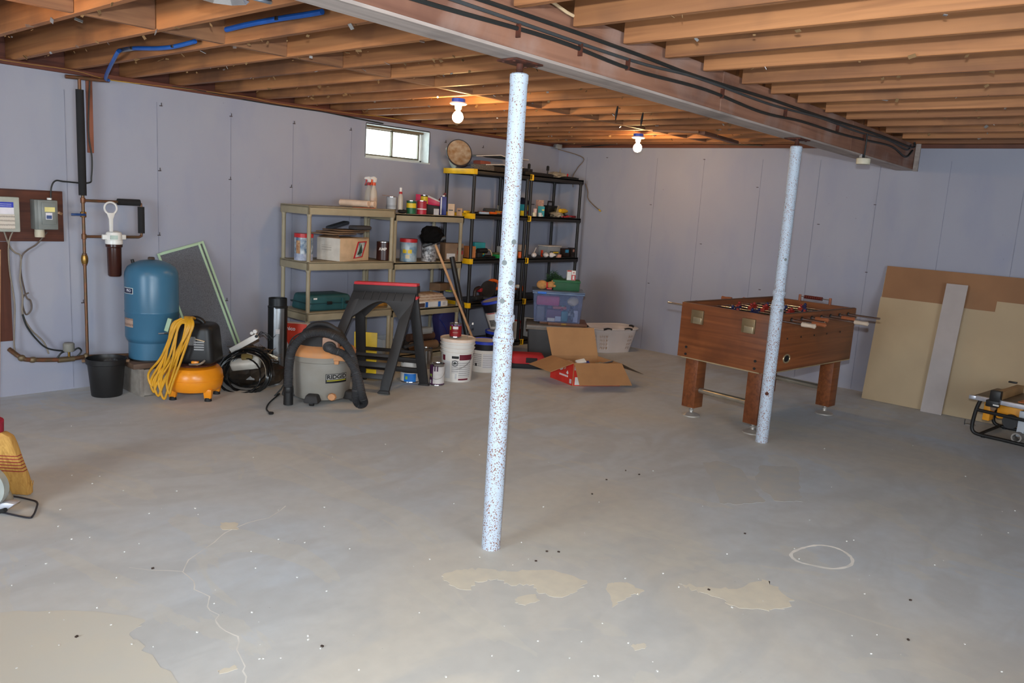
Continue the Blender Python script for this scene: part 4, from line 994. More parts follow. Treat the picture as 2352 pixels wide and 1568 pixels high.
shelf_unit('beige four-tier plastic shelf, the right one of the pair, holding paint cans on top', 'beige shelves', max(b1_, a2+.012), b2_, YS+.02, 0, .44, Z2, beigep, beigep, th=.066)
ZB = [.06, .52, .975, 1.435, 1.88]
def clipA(t, i, z, W_, D, th):
    ln = D if i == len(ZB)-1 else D
    m = M(); m.box((-.006, D/2, z-th/2), (.012, D+.01, th+.004)); m.box((.012, -.006, z-th/2), (.035, .012, th+.004)); m.build('yellow_end_trim', yellow, t, bevel=.002)
def clipB(t, i, z, W_, D, th):
    M().lathe([(.024, -.004), (.025, 0), (.025, th+.004), (.024, th+.008)], c=(.022, .02, z-th-.004), n=18).build('yellow_clip', yellow, t)
c1, c2, c3 = XON(1091, YS, 1.88), XON(1222, YS, 1.88), XON(1341, YS, 1.88)
mblk = mat('black_shelf_plastic', (32, 30, 29), .5, var=.05)
shelf_unit('black five-tier plastic shelf with yellow end trim, left of its pair behind the nearer post', 'black shelves', c1, c2-.02, YS, 0, .44, ZB, mblk, mblk, clipA)
shelf_unit('black five-tier plastic shelf with yellow corner clips, nearest the far corner', 'black shelves', c2, c3, YS, 0, .44, ZB, mblk, mblk, clipB)

# ------------------------------------------------------------------ small item makers
def pos(px, y, z): return Vector((XON(px, y, z), y, z+.0005))
def can(px, y, z, r, h, body, rim, label, cat='can', band=None, lid=True, name='paint_can', txt=None, tcol=None):
    t = thing(name, label, cat, pos(px, y, z), FACE)
    M().lathe([(0, 0), (r-.002, 0), (r, .002), (r, h-.006), (r-.003, h-.003), (0, h-.003)], n=30).build('body', body, t)
    M().lathe([(r-.004, h-.007), (r+.002, h-.006), (r+.002, h), (r-.005, h), (r-.007, h-.004), (0, h-.004)], n=30).build('rim', rim, t)
    if band: M().lathe([(r+.0008, h*band[0]), (r+.0008, h*band[1])], n=30).build('label_band', band[2], t)
    if txt: text(txt, r*.55, lambda u, v: ((r+.0016)*cos(-pi/2+u/r), (r+.0016)*sin(-pi/2+u/r), v+h*.6), .03).build('lettering', tcol, t, sm=False)
    return t
def boxi(px, y, z, d, mt, label, cat='box', rz=None, name='small_box', tape=None, extra=None):
    t = thing(name, label, cat, pos(px, y, z), FACE if rz is None else rz)
    M().box((0, 0, d[2]/2), d).build('carton', mt, t, bevel=min(.002, d[2]*.1))
    if tape: M().box((0, 0, d[2]+.0006), (d[0]*.98, .03, .001)).build('tape', tape, t)
    if extra:
        for nm, (u0, u1, v0, v1), m_ in extra:
            M().box(((u0+u1)/2*d[0], -d[1]/2-.0008, (v0+v1)/2*d[2]), ((u1-u0)*d[0], .0014, (v1-v0)*d[2])).build(nm, m_, t)
    return t
tin = mat('bare_tin', (190, 190, 190), .22, 1); whp = mat('white_print', (224, 220, 214), .5); blkp = mat('black_print', (22, 20, 22), .5)
redp = mat('red_print', (186, 40, 44), .4); greenp = mat('green_print', (30, 92, 60), .45); yelp = mat('yellow_print2', (222, 190, 40), .45)
# --- top of the beige shelves
z = 1.4405; zz2 = 1.4055
def spray(px, y, z, label, liquid, trig, rz=FACE, s=1.0):
    t = thing('spray_bottle', label, 'spray bottle', pos(px, y, z), rz, 'spray bottles on the beige shelf')
    clp = mat('cloudy_bottle', (216, 206, 190), .35, alpha=.55, var=.03)
    M().lathe([(0, 0), (.036, 0), (.038, .005), (.038, .10), (.036, .13), (.03, .16), (.018, .19), (.015, .20), (.015, .215), (0, .215)], n=26, sx=s, sy=.8*s).build('bottle', clp, t)
    if liquid: M().lathe([(0, .003), (.034, .003), (.035, .006), (.035, .095), (0, .095)], n=24, sx=s, sy=.8*s).build('liquid', liquid, t)
    M().cyl((0, 0, .205), (0, 0, .232), .018, .017, n=16).build('collar', trig, t)
    m = M(); m.slab([(-.045, -.011, .262), (-.04, -.011, .278), (.0, -.011, .285), (.03, -.011, .27), (.022, -.011, .235), (-.008, -.011, .235), (-.012, -.011, .255)], (0, .022, 0)); m.build('nozzle_head', white, t, bevel=.003)
    M().slab([(-.03, -.006, .258), (-.018, -.006, .256), (-.024, -.006, .225), (-.036, -.006, .205), (-.042, -.006, .208), (-.033, -.006, .228)], (0, .012, 0)).build('trigger', trig, t, bevel=.002)
    return t
spray(857, -.36, z, 'cloudy spray bottle of orange liquid with an orange trigger on top of the beige shelf', mat('orange_liquid', (206, 128, 76), .3), mat('orange_trigger', (214, 84, 44), .4), FACE+radians(55))
spray(846, -.22, z, 'white spray bottle with a red trigger behind the one with orange liquid', None, redp)
tubem = mat('cream_paper_tube', (222, 196, 172), .75)
for px, y, lab in ((847, -.44, 'cream paper roll lying on the beige shelf, the left of two'), (861, -.45, 'cream paper roll lying on the beige shelf, the right of two')):
    p = pos(px, y, z+.006); solo(M().cyl((0, 0, .03), (-.11, .27, .03), .029, n=26).cyl((.001, -.002, .03), (-.001, .0, .03), .018, n=20), 'paper_roll', tubem, lab, 'paper roll', p, 0, 'paper rolls on the beige shelf')
solo(M().box((0, 0, .002), (.20, .06, .0035)).box((.03, -.015, .0045), (.12, .05, .0012)), 'flat_packet', mat('orange_packet', (196, 92, 50), .5), 'flat orange and green packet under the cream paper rolls', 'packet', pos(836, -.475, z), radians(-8))
ct = can(899, -.36, z, .048, .115, mat('grey_can_label', (168, 172, 178), .4), tin, 'grey paint can with a stick across its lid, on the beige shelf', band=(.12, .34, mat('grey_can_band', (146, 150, 156), .5)))
M().box((-.03, .0, .120), (.12, .02, .004), (0, .06, .1)).build('stir_stick', lumx, ct)
bo = thing('squeeze_bottle', 'slim clear bottle with a white pointed cap and red band, beside the grey paint can', 'bottle', pos(919, -.47, z), FACE)
M().lathe([(0, 0), (.023, 0), (.024, .01), (.023, .10), (.02, .12), (.012, .15)], n=20).build('bottle', MATS['cloudy_bottle'], bo)
M().lathe([(.017, .145), (.015, .16), (.014, .165)], n=16).build('red_band', redp, bo); M().lathe([(.013, .165), (.010, .18), (.012, .185), (.012, .20), (.0, .205)], n=16).build('cap', white, bo)
can(944, -.44, zz2, .046, .125, greenp, tin, 'green and yellow can on the right beige shelf', band=(.45, .8, yelp))
solo(M().ell((0, 0, .02), (.05, .035, .02), 14, jit=.2), 'rubber_disc', rubber, 'flat black rubber disc beside the green can', 'disc', pos(924, -.46, zz2), 0)
can(968, -.46, zz2, .047, .13, mat('crimson_label', (168, 36, 52), .4), tin, 'crimson can with white type in front of the pink scoop', band=(.35, .42, whp))
can(973, -.33, zz2, .035, .185, blkp, tin, 'tall yellow-labelled tin behind the crimson can', band=(.55, .92, yelp))
t = thing('dust_scoop', 'bright pink plastic scoop tilted behind the cans on the right beige shelf', 'scoop', pos(990, -.28, zz2+.0), FACE)
pk = mat('pink_plastic', (220, 40, 92), .4)
m = M(); m.slab([(-.16, 0, .19), (-.05, 0, .185), (.14, 0, .11), (.12, 0, .08), (.0, 0, .09), (-.16, 0, .12)], (0, .10, 0)); m.build('pan', pk, t, bevel=.004)
M().slab([(-.06, -.002, .175), (.13, -.002, .105), (.135, -.002, .115), (-.05, -.002, .19)], (0, .002, 0)).build('pale_edge', whp, t)
M().box((.0, .05, .045), (.16, .06, .09)).build('black_base', dark, t, bevel=.004)
M().cyl((.07, .06, .14), (.13, .08, .215), .012, n=10).build('red_handle', mat('maroon_handle', (110, 36, 38), .5), t)
t = thing('thinner_tin', 'tall dark blue rectangular tin on the right beige shelf', 'can', pos(1017, -.44, zz2), FACE)
M().box((0, 0, .09), (.065, .045, .18)).build('tin', navy, t, bevel=.006); M().box((-.018, -.0235, .09), (.012, .002, .17)).build('bright_edge', whp, t); M().cyl((0, 0, .18), (0, 0, .195), .014).build('cap', white, t)
boxi(1002, -.49, zz2, (.05, .03, .06), mat('grey_white_clip', (176, 170, 168), .5), 'small grey plastic block below the pink scoop', name='plastic_block')
boxi(1036, -.47, zz2, (.065, .05, .115), mat('pale_card', (206, 176, 146), .8), 'pale cardboard box with a black slot, on the end of the right beige shelf', extra=[('slot', (-.38, .3, .42, .5), blkp)])
boxi(1055, -.42, zz2, (.055, .05, .075), mat('pale_card2', (196, 160, 128), .8), 'small pale carton at the very end of the right beige shelf', extra=[('print', (-.3, .2, .6, .8), mat('grey_print', (110, 96, 96), .7))])
# --- second tier
z = .9705; zc = .9505
xm = mat('winter_scene_print', (60, 96, 128), .35, rgb2=(196, 204, 208), scale=22)
def tinbox(px, y, z, r, h, label, m1):
    t = can(px, y, z, r, h, m1, redp, label, name='popcorn_tin', cat='tin')
    M().lathe([(r-.002, h-.03), (r+.003, h-.03), (r+.003, h+.003), (0, h+.003)], n=30).build('red_lid', redp, t)
    return t
t = tinbox(697, -.34, z, .078, .225, 'red-lidded tin with a snowy print, left end of the beige shelf', xm)
M().lathe([(.079, .0), (.079, .055)], n=30).build('snow_band', mat('pale_snow_print', (186, 190, 204), .4, rgb2=(140, 150, 176), scale=30), t)
curved(M(), lambda u, v: (.0795*cos(-pi/2+u/.08), .0795*sin(-pi/2+u/.08), v), -.05, -.01, .06, .17, 4).build('cabin_print', mat('warm_brown_print', (150, 96, 62), .5, rgb2=(196, 160, 120), scale=40), t)
# big carton
q = pos(790, -.47, z)
t = thing('carton', 'long white-ended brown carton with a red framed picture, on the left beige shelf', 'box', (XON(794, -.40, z), -.36, z+.0005), radians(14))
M().box((0, 0, .10), (.40, .26, .20)).build('box_body', mat('tan_carton', (202, 172, 138), .8), t, bevel=.003)
M().box((-.2008, 0, .10), (.0016, .255, .195)).build('white_end', mat('dirty_white_card', (208, 200, 188), .8), t)
M().box((-.2018, .02, .11), (.0014, .11, .05)).build('end_print', print_mat('faint_end_print', (206, 198, 186), (150, 138, 124), 120, 120), t)
M().slab([(-.02, -.1308, .02), (.04, -.1308, .17), (.17, -.1308, .175), (.11, -.1308, .03)], (0, -.0012, 0)).build('red_frame', redp, t)
M().slab([(.005, -.1322, .03), (.055, -.1322, .16), (.145, -.1322, .163), (.095, -.1322, .04)], (0, -.0008, 0)).build('picture', mat('teal_picture', (70, 120, 122), .5, rgb2=(196, 196, 190), scale=20), t)
M().slab([(.03, -.1332, .05), (.09, -.1332, .15), (.10, -.1332, .07)], (0, -.0008, 0)).build('picture_shape', mat('dark_green_picture', (40, 62, 50), .5), t)
M().slab([(-.19, -.13, .2), (.0, -.14, .203), (.16, -.16, .206), (.19, -.13, .202)], (0, .006, .003)).build('front_flap', mat('tan_carton', (0, 0, 0)), t)
M().slab([(-.20, -.12, .202), (-.19, .12, .202), (-.12, .10, .222), (-.14, -.05, .228)], (0, 0, .004)).build('end_flap', cardd, t)
base = Vector((XON(794, -.40, z), -.36, z))
fb = mat('grey_brown_board', (132, 106, 82), .85)
for i, (dx, dz, w_, ang, mt_, lab, nm) in enumerate(((-.09, .234, .36, .10, fb, 'flat brown cardboard sheet lowest of the pieces lying on the long carton', 'cardboard_sheet'),
        (-.02, .250, .38, .02, fb, 'flat brown cardboard sheet in the middle of the pieces on the long carton', 'cardboard_sheet'),
        (.04, .266, .34, -.16, cardd, 'dark cardboard sheet topmost of the flat pieces on the long carton', 'cardboard_sheet'))):
    solo(M().box((0, 0, .0), (w_, .24, .010)), nm, mt_, lab, 'cardboard', base+Vector((dx, .02, dz)), radians(14)+ang, bevel=.002)
dfm = mat('charcoal_fabric', (60, 58, 60), .9)
solo(M().box((0, 0, 0), (.20, .11, .035), (0, .0, 0)), 'fabric_pouch', dfm, 'charcoal fabric pouch lying flat at the right on top of the cardboard', 'pouch', base+Vector((.12, -.08, .2945)), radians(8), bevel=.016)
solo(M().box((0, 0, 0), (.24, .08, .03), (0, -.22, 0)), 'fabric_pouch', mat('dark_slate_fabric', (52, 54, 60), .9), 'dark slate fabric roll leaning up at the back on top of the cardboard', 'pouch', base+Vector((-.0, .09, .304)), radians(10), bevel=.014)
t = can(881, -.42, z, .068, .17, mat('dark_brown_label', (60, 32, 26), .3), tin, 'dark brown paint can at the right end of the left beige shelf', txt='AMP', tcol=whp)
t = tinbox(937, -.40, zc, .082, .215, 'red-lidded tin with a yellow cottage print on the right beige shelf', mat('cottage_print', (92, 128, 156), .35, rgb2=(176, 190, 196), scale=14))
for a, zz, mm in ((-.25, .10, yelp), (.25, .10, yelp), (0, .13, mat('pale_blue_roof', (186, 206, 216), .5)), (.05, .05, mat('cream_print', (206, 190, 150), .5))):
    curved(M(), lambda u, v: (.0828*cos(-pi/2+u/.082), .0828*sin(-pi/2+u/.082), v), .10*a-.02, .10*a+.02, zz-.018, zz+.018, 4).build('cottage_patch', mm, t)
t = can(984, -.42, zc, .075, .20, mat('silver_black_print', (196, 192, 190), .3, rgb2=(60, 56, 56), scale=36), tin, 'silver printed tin behind the black broom head', name='silver_tin', cat='tin')
t = boxi(1036, -.36, zc, (.20, .14, .175), mat('taupe_carton', (132, 106, 84), .8), 'taupe carton with a red stripe and white sticker on the right beige shelf', rz=radians(-20), extra=[('white_sticker', (-.42, .05, .1, .42), print_mat('sticker_print', (214, 208, 204), (90, 70, 70), 200, 200)), ('red_stripe', (.16, .5, .38, .6), mat('brick_red_print', (140, 44, 40), .6)), ('dark_stripe', (.16, .5, .62, .76), mat('dark_taupe', (76, 60, 50), .7))], name='taupe_carton')
# --- third tier
z = .5355; zc = .5005
t = thing('tool_case', 'dark teal plastic tool case with two latches on the left beige shelf', 'tool case', (XON(744, -.36, z), -.33, z+.0005), radians(-3))
tl_ = mat('dark_teal_plastic', (38, 84, 88), .5)
M().box((0, 0, .070), (.46, .30, .14), taper=.9).build('case', tl_, t, bevel=.028, seg=4)
M().box((0, 0, .068), (.462, .302, .006)).build('seam', mat('teal_seam', (26, 60, 64), .5), t, bevel=.002)
for x in (-.02, .17): M().box((x, -.152, .07), (.05, .012, .028)).build('latch', black, t, bevel=.003)
M().box((-.16, -.146, .11), (.035, .004, .014)).build('sticker', whp, t)
M().box((.12, -.146, .06), (.02, .01, .10)).build('rib', tl_, t, bevel=.003)
yb_ = -.36; x0_ = XON(985, -.42, zc)
bb = thing('flat_box', 'flat white box with blue bands and a barcode on the right beige shelf', 'box', (x0_, -.36, zc+.0005), 0)
M().box((0, 0, .027), (.40, .24, .054)).build('carton', whp, bb, bevel=.002)
for a, w_ in ((-.085, .05), (.085, .05)): M().box((a, -.1208, .027), (w_*.7, .0016, .052)).build('blue_band', mat('mid_blue_print', (40, 96, 176), .5), bb)
M().box((-.15, -.1208, .025), (.08, .0016, .04)).build('brown_panel', mat('umber_print', (84, 62, 56), .6), bb); M().box((.15, -.1208, .03), (.04, .0016, .03)).build('barcode', MATS['barcode'] , bb)
pm_ = mat('newsprint', (196, 168, 140), .9, rgb2=(160, 130, 106), scale=20)
for k in range(6):
    solo(M().box((0, 0, 0), (.38-.02*k, .23-.008*k, .0115)), 'paper_stack', pm_ if k % 2 else mat('newsprint_pale', (208, 186, 164), .9), ('lowest', 'second', 'third', 'fourth', 'fifth', 'topmost')[k]+' newspaper of the pile on the flat blue-banded box', 'newspaper', (x0_-.0+.006*(k % 3), -.36, zc+.0605+.0122*k), .05*((k*7) % 3-1), 'newspapers on the beige shelf', bevel=.002)
boxi(1010, -.26, zc+.134, (.20, .13, .075), cardd, 'dark brown carton lying on the newspapers', rz=radians(15), name='brown_carton')
solo(M().box((0, 0, .006), (.10, .07, .012)), 'green_packet', mat('green_yellow_print', (60, 150, 90), .5, rgb2=(206, 196, 60), scale=40), 'green and yellow packet at the right end of the newspapers', 'packet', (XON(1037, -.40, zc+.13)-.01, -.40, zc+.1345), .2, bevel=.002)
# --- bottom tier and floor behind the sawhorse
t = thing('plastic_bin', 'clear plastic bin with a blue handle on the bottom beige shelf', 'bin', (XON(888, -.42, .07), -.38, .0705), 0)
cb = mat('cloudy_bin', (200, 206, 210), .3, alpha=.45, var=.02)
M().lathe([(.14, 0), (.16, .15), (.17, .155), (.157, .15), (.137, .004), (0, .004)], n=4, sx=1, sy=.8, R_=Matrix.Rotation(pi/4, 3, 'Z')).build('bin_body', cb, t)
M().box((.05, -.125, .14), (.09, .02, .025)).build('handle', mat('blue_handle2', (40, 70, 160), .4), t, bevel=.005)
boxi(872, -.36, .5355-.0, (.12, .12, .06), mat('ochre_carton', (196, 140, 60), .7), 'small ochre carton at the right end of the teal case shelf', name='ochre_box', rz=0)
xx = XON(972, -.42, .06)
for k, (dy, dz, r, mt_, lab) in enumerate(((-.06, .045, .045, cardd, 'dark brown rolled mat in front on the bottom beige shelf'), (.04, .05, .05, mat('charcoal_roll', (50, 44, 42), .9), 'charcoal rolled mat behind on the bottom beige shelf'), (-.005, .125, .04, mat('umber_roll', (84, 58, 46), .9), 'umber rolled mat resting on the two rolls below'))):
    solo(M().cyl((-.15, 0, 0), (.18, 0, 0), r, n=22).tube([(.181, r*.2*cos(a*.7)*(1-a/14), r*.2*sin(a*.7)*(1-a/14)) for a in range(14)], .003, 4), 'rolled_mat', mt_, lab, 'mat', (xx+.0, -.35+dy, .0605+dz), 0, 'rolled mats')
solo(M().box((0, 0, .0), (.16, .10, .055)).box((0, 0, .03), (.164, .104, .006)), 'clear_food_box', cb, 'clear lidded plastic tub on the rolled mats', 'tub', (XON(985, -.46, .25)-.02, -.40, .2565), 0, bevel=.006)
t = thing('purple_bag', 'dark purple and blue padded bag hanging below the right beige shelf', 'bag', (XON(1033, -.42, .30), -.36, .0605), 0)
m = M(); m.slab([(-.14, -.05, .30), (-.10, -.05, .38), (.12, -.05, .40), (.17, -.05, .22), (.12, -.05, .02), (-.08, -.05, .03)], (0, .13, 0)); m.build('padded_body', mat('dark_purple_cloth', (54, 40, 86), .8, rgb2=(40, 44, 96), scale=8), t, bevel=.03, seg=4)
M().tube([(-.14, -.052, .30), (-.05, -.056, .20), (.0, -.056, .05)], .005, 6, k=4).build('piping', navy, t)
# paint cans on the floor
def floorcan(c, r, h, mt, label, bands=(), wire=True, rz=FACE, lid=tin, openr=False, name='paint_can', txt=None):
    t = thing(name, label, 'can', c, rz)
    M().lathe([(0, 0), (r-.001, 0), (r+.001, .003), (r, .006), (r, h-.01), (r+.002, h-.006), (r+.002, h), (r-.008, h), (r-.01, h-.008), (0, h-.008)], n=36).build('body', lid, t)
    curved(M(), lambda u, v: ((r+.001)*cos(-pi/2+u/r), (r+.001)*sin(-pi/2+u/r), v), -pi*r*.98, pi*r*.98, .012, h-.02, 34).build('paper_label', mt, t)
    for nm, u0, u1, v0, v1, bmt_ in bands:
        curved(M(), lambda u, v: ((r+.0018)*cos(-pi/2+u/r), (r+.0018)*sin(-pi/2+u/r), v), u0*r, u1*r, v0*h, v1*h, 10).build(nm, bmt_, t)
    if wire: M().tube([((r+.004)*cos(a), (r+.004)*sin(a), h*.82-.5*h*abs(sin(a))**.7) for a in [-pi+pi*k/18 for k in range(19)]], .0016, 5).build('bail', steel, t)
    return t
pc_ = FRONT(1003, 886, .055)
prp = mat('plum_print', (70, 30, 66), .5)
floorcan(pc_, .062, .185, mat('off_white_label', (206, 200, 196), .6), 'open one-gallon paint can with white label and plum edges at the right sawhorse foot', [('plum_side', -1.5, -.5, .06, .97, prp), ('plum_base', -1.5, 1.5, .05, .10, prp), ('lettering_block', -.35, -.15, .68, .92, prp), ('lettering_block', .0, .2, .68, .92, prp), ('green_square', -1.0, -.7, .42, .54, mat('lime_print', (150, 190, 50), .5)), ('barcode', -1.2, -.75, .1, .26, MATS['barcode'])])
pc2 = FRONT(985, 858, .065)
floorcan(pc2+Vector((.10, .16, 0)), .06, .19, tin, 'bare metal paint can behind the white-and-plum one', wire=False)
q = FL(955, 880)
t = floorcan(FRONT(950, 882, .085)+Vector((.0, .05, 0)), .085, .19, whp, 'wide paint can with a bright blue and white label behind the sawhorse leg', [('blue_panel', -.5, .75, .05, .42, mat('bright_blue_print', (36, 120, 206), .45)), ('dark_panel', -1.4, 1.4, .45, .70, blkp), ('white_panel', -.6, .7, .72, .94, whp), ('green_square', -.35, -.12, .16, .3, MATS['lime_print'])], wire=False)

# ------------------------------------------------------------------ buckets
def bucket(c, r0, r1, h, body, label, rz=FACE, rot=None, lid=None, rings=(), bands=(), name='pail', sub='bucket', wire=False):
    t = thing(name, label, sub, c, rz)
    if rot: t.rotation_euler = rot
    rr = lambda z: r0+(r1-r0)*z/h
    pr = [(0, 0), (r0-.002, 0), (r0, .004)]
    for zc_ in rings: pr += [(rr(zc_-.012), zc_-.012), (rr(zc_)+.008, zc_-.010), (rr(zc_)+.008, zc_-.003), (rr(zc_), zc_)]
    pr += [(r1, h-.004), (r1-.003, h)]
    if lid is None: pr += [(r1-.008, h-.002), (r0-.004, .008), (0, .008)]
    M().lathe(pr, n=44).build('body', body, t)
    if lid is not None:
        M().lathe([(r1+.002, h-.022), (r1+.006, h-.02), (r1+.006, h+.004), (r1-.004, h+.006), (r1-.01, h-.001), (0, h-.001)], n=44).build('lid', lid, t)
    for nm, u0, u1, v0, v1, m_ in bands:
        f = lambda u, v: ((rr(v)+.0014)*cos(-pi/2+u), (rr(v)+.0014)*sin(-pi/2+u), v)
        curved(M(), f, u0, u1, v0*h, v1*h, max(14, int((u1-u0)*12))).build(nm, m_, t)
    return t
wp = mat('white_pail_plastic', (222, 216, 208), .4, var=.03); smallp = print_mat('small_type_label', (206, 202, 198), (80, 74, 74), 140, 140); mar = mat('maroon_print', (104, 22, 42), .5)
wbk = FRONT(1047, 878, .135)
t = bucket(wbk, .133, .150, .372, wp, 'white five-gallon pail with maroon printed label, lid and red can on it', lid=mat('peach_white_lid', (226, 204, 186), .5), rings=(.265, .30, .335),
    bands=[('maroon_block', .22, 1.1, .53, .66, mar), ('maroon_block', -.95, -.72, .50, .63, mar), ('text_panel', -.25, .18, .22, .52, smallp), ('text_panel', .2, 1.05, .12, .50, smallp), ('maroon_rule', .2, .9, .05, .09, mar), ('caution_block', -.25, .18, .565, .625, blkp), ('grey_panel', -.85, -.35, .08, .50, mat('pale_grey_panel', (200, 200, 202), .5)), ('barcode', -.02, .1, .08, .20, MATS['barcode'])])
fw = lambda u, v: ((.1472)*cos(-pi/2+u/.147-.04), (.1472)*sin(-pi/2+u/.147-.04), v+.17)
M().add([fw(.027*cos(a), .027*sin(a)) for a in [2*pi*k/24 for k in range(24)]]+[fw(.022*cos(a), .022*sin(a)) for a in [2*pi*k/24 for k in range(24)]], [(i, (i+1) % 24, 24+(i+1) % 24, 24+i) for i in range(24)]).build('warning_ring', blkp, t, sm=False)
M().add([fw(*q) for q in ((-.014, .004), (.0, .013), (.016, .0), (.010, -.012), (.0, -.002), (-.006, -.014), (-.012, -.010))], [tuple(range(7))]).build('warning_figure', blkp, t, sm=False)
M().tube([(.152*cos(a), .152*sin(a), .30-.20*sin(-a)*.9) for a in [-pi*.95+pi*.9*k/14 for k in range(15)]][7:], .002, 5).build('bail', steel, t)
rcz = wbk+Vector((-.025, .01, .3785))
floorcan(rcz, .052, .125, mat('dark_red_label', (136, 28, 32), .35), 'small dark red can standing on the white pail lid', [('violet_rim_band', -3, 3, .84, .96, mat('violet_print', (120, 80, 140), .5)), ('lime_square', -1.1, -.75, .55, .78, MATS['lime_print']), ('type_line', -.4, .5, .62, .8, whp), ('type_line', -.4, .5, .36, .40, MATS['tan_data_label'] if 'tan_data_label' in MATS else whp)], wire=False, openr=True)
t = thing('stirring_wire', 'thin bent wire with a white tip sticking up beside the small red can', 'wire', wbk+Vector((.03, -.085, .3785)), FACE)
M().tube([(0, 0, 0), (.01, 0, .06), (.02, .01, .115), (.035, .01, .125)], .002, 5, k=4).build('wire', steel, t); M().box((.04, .01, .13), (.012, .012, .018)).build('tip', whp, t)
bbk = FRONT(1110, 856, .128)
t = bucket(bbk, .122, .138, .285, wp, 'white pail with a blue lid standing behind the white five-gallon pail', lid=mat('blue_pail_lid', (40, 64, 186), .4), bands=[('black_neck', -3.14, 3.14, .73, .92, mat('black_neck_band', (26, 24, 30), .4)), ('text_panel', -.9, -.15, .2, .62, smallp), ('text_panel', -.05, .9, .15, .62, print_mat('pale_text_panel', (212, 210, 212), (150, 148, 150), 120, 120)), ('black_mark', -.65, -.5, .2, .3, blkp)])
bk2 = Vector((bbk.x+.42, bbk.y+.36, 0)); q2 = FL(1145, 835); 
bk2 = Vector((XON(1146, -.92, .2), -.92, 0))
t = bucket(bk2, .122, .138, .285, wp, 'white pail with a blue lid farther back, under the tilted pail', lid=MATS['blue_pail_lid'], bands=[('black_neck', -3.14, 3.14, .62, .92, MATS['black_neck_band'])])
t = bucket((bk2.x+.02, bk2.y-.0, .335), .118, .138, .28, mat('pail_off_white', (206, 202, 200), .4), 'black and white pail with a blue lid tilted on top of another pail', rot=(radians(3), radians(-16), FACE), lid=MATS['blue_pail_lid'], bands=[('black_neck', -3.14, 3.14, .58, .92, MATS['black_neck_band']), ('white_label', -1.2, 1.0, .06, .62, whp), ('red_seal', -.1, .45, .42, .58, redp), ('photo_print', -.9, -.3, .10, .35, mat('grey_photo_print', (120, 120, 118), .5, rgb2=(60, 58, 60), scale=30)), ('red_rule', -.95, -.2, .57, .61, redp)])
# upside-down push broom and black pole leaning behind the pails
foot_ = Vector((XON(1106, -.96, .02), -.96, .014)); top_ = WY(1000, 562, -.60)
t = thing('push_broom', 'broom leaning with its wooden handle down and black bristles up against the shelf', 'broom', foot_)
M().tube([Vector((0, 0, 0)), top_-foot_], .0125, 10).build('handle', wood('pale_broom_handle', (206, 160, 116), (184, 136, 94), 2), t)
dd = (top_-foot_).normalized(); hc = top_-foot_+dd*.05
Rq = dd.to_track_quat('Z', 'Y').to_matrix()
M().box(hc-dd*.02, (.05, .24, .035), Rq).build('head_block', black, t, bevel=.006)
m = M(); 
for k in range(260):
    a = Rq @ Vector((rnd.uniform(-.024, .024), rnd.uniform(-.115, .115), 0)); e_ = Rq @ Vector((rnd.uniform(-.03, .03), rnd.uniform(-.02, .02), rnd.uniform(.07, .10)))
    m.tube([hc+a, hc+a+e_], .0016, 3)
m.ell(hc+dd*.05+Vector((-.0, 0, 0)), (.10, .12, .085), 14, jit=.3)
o = m.build('bristles', mat('black_bristle', (16, 15, 15), .95, spec=.1), t, sm=False); o['kind'] = 'stuff'
fp = Vector((XON(1085, -.90, .02), -.90, .006)); tp = WY(1038, 590, -.60)
t = thing('black_tube', 'black plastic tube leaning on the shelves beside the broom handle', 'tube', fp)
M().cyl(Vector((0, 0, 0)), tp-fp, .026, n=20).build('tube', black, t); M().lathe([(.026, -.03), (.03, -.028), (.03, .028), (.026, .03)], n=20, c=(tp-fp)*.55, R_=(tp-fp).to_track_quat('Z', 'Y').to_matrix()).build('joint_collar', dark, t)

# ------------------------------------------------------------------ hand tools on the black shelves
def screwdriver(px, y, z, hc_, label, ang=0, L_=.2):
    t = thing('screwdriver', label, 'screwdriver', pos(px, y, z+.014), ang)
    M().lathe([(0, 0), (.011, .002), (.014, .02), (.012, .05), (.014, .08), (.009, .095)], n=12, R_=Matrix.Rotation(pi/2, 3, 'Y')).build('handle', hc_, t)
    M().cyl((.09, 0, 0), (L_, 0, 0), .0035, n=8).build('shaft', steel, t); return t
def pliers(px, y, z, hc_, label, ang=0):
    t = thing('pliers', label, 'pliers', pos(px, y, z+.010), ang)
    for s_ in (-1, 1): M().tube([(.0, s_*.006, 0), (-.04, s_*.02, 0), (-.10, s_*.024, 0), (-.13, s_*.016, 0)], .007, 8, k=4).build('grip', hc_, t)
    M().box((.025, 0, 0), (.055, .022, .012), taper=.8).build('jaw', steel, t, bevel=.003); return t
def hammer(px, y, z, label, ang=0):
    t = thing('hammer', label, 'hammer', pos(px, y, z+.014), ang)
    M().tube([(0, 0, 0), (.22, 0, 0)], .011, 8).build('handle', lumx, t); M().cyl((.22, -.05, 0), (.22, .04, 0), .0135, n=12).build('head', steel, t); return t
z = 1.4355
hd_ = [(1066, -.46, 'yellow-handled screwdriver at the left end of the black shelf', yellow, .2), (1108, -.42, 'red-handled screwdriver beside the left black shelf leg', redp, .5), (1124, -.46, 'orange-handled screwdriver among the tools on the black shelf', orange, -.2), (1150, -.40, 'red screwdriver near the post on the black shelf', mat('crimson_plastic', (160, 24, 32), .4), .1)]
for px, y, lb_, c_, an in hd_: screwdriver(px, y, z, c_, lb_, an)
pliers(1096, -.30, z, black, 'black-gripped pliers at the back left of the tool shelf', .3)
pliers(1136, -.34, z, redp, 'red-gripped pliers lying in the middle of the tool shelf', -.3)
hammer(1098, -.22, z, 'small hammer with wooden handle at the back of the tool shelf', .1)
t = thing('caulk_gun', 'grey metal caulking gun at the back of the left tool shelf', 'caulking gun', pos(1112, -.16, z), 0)
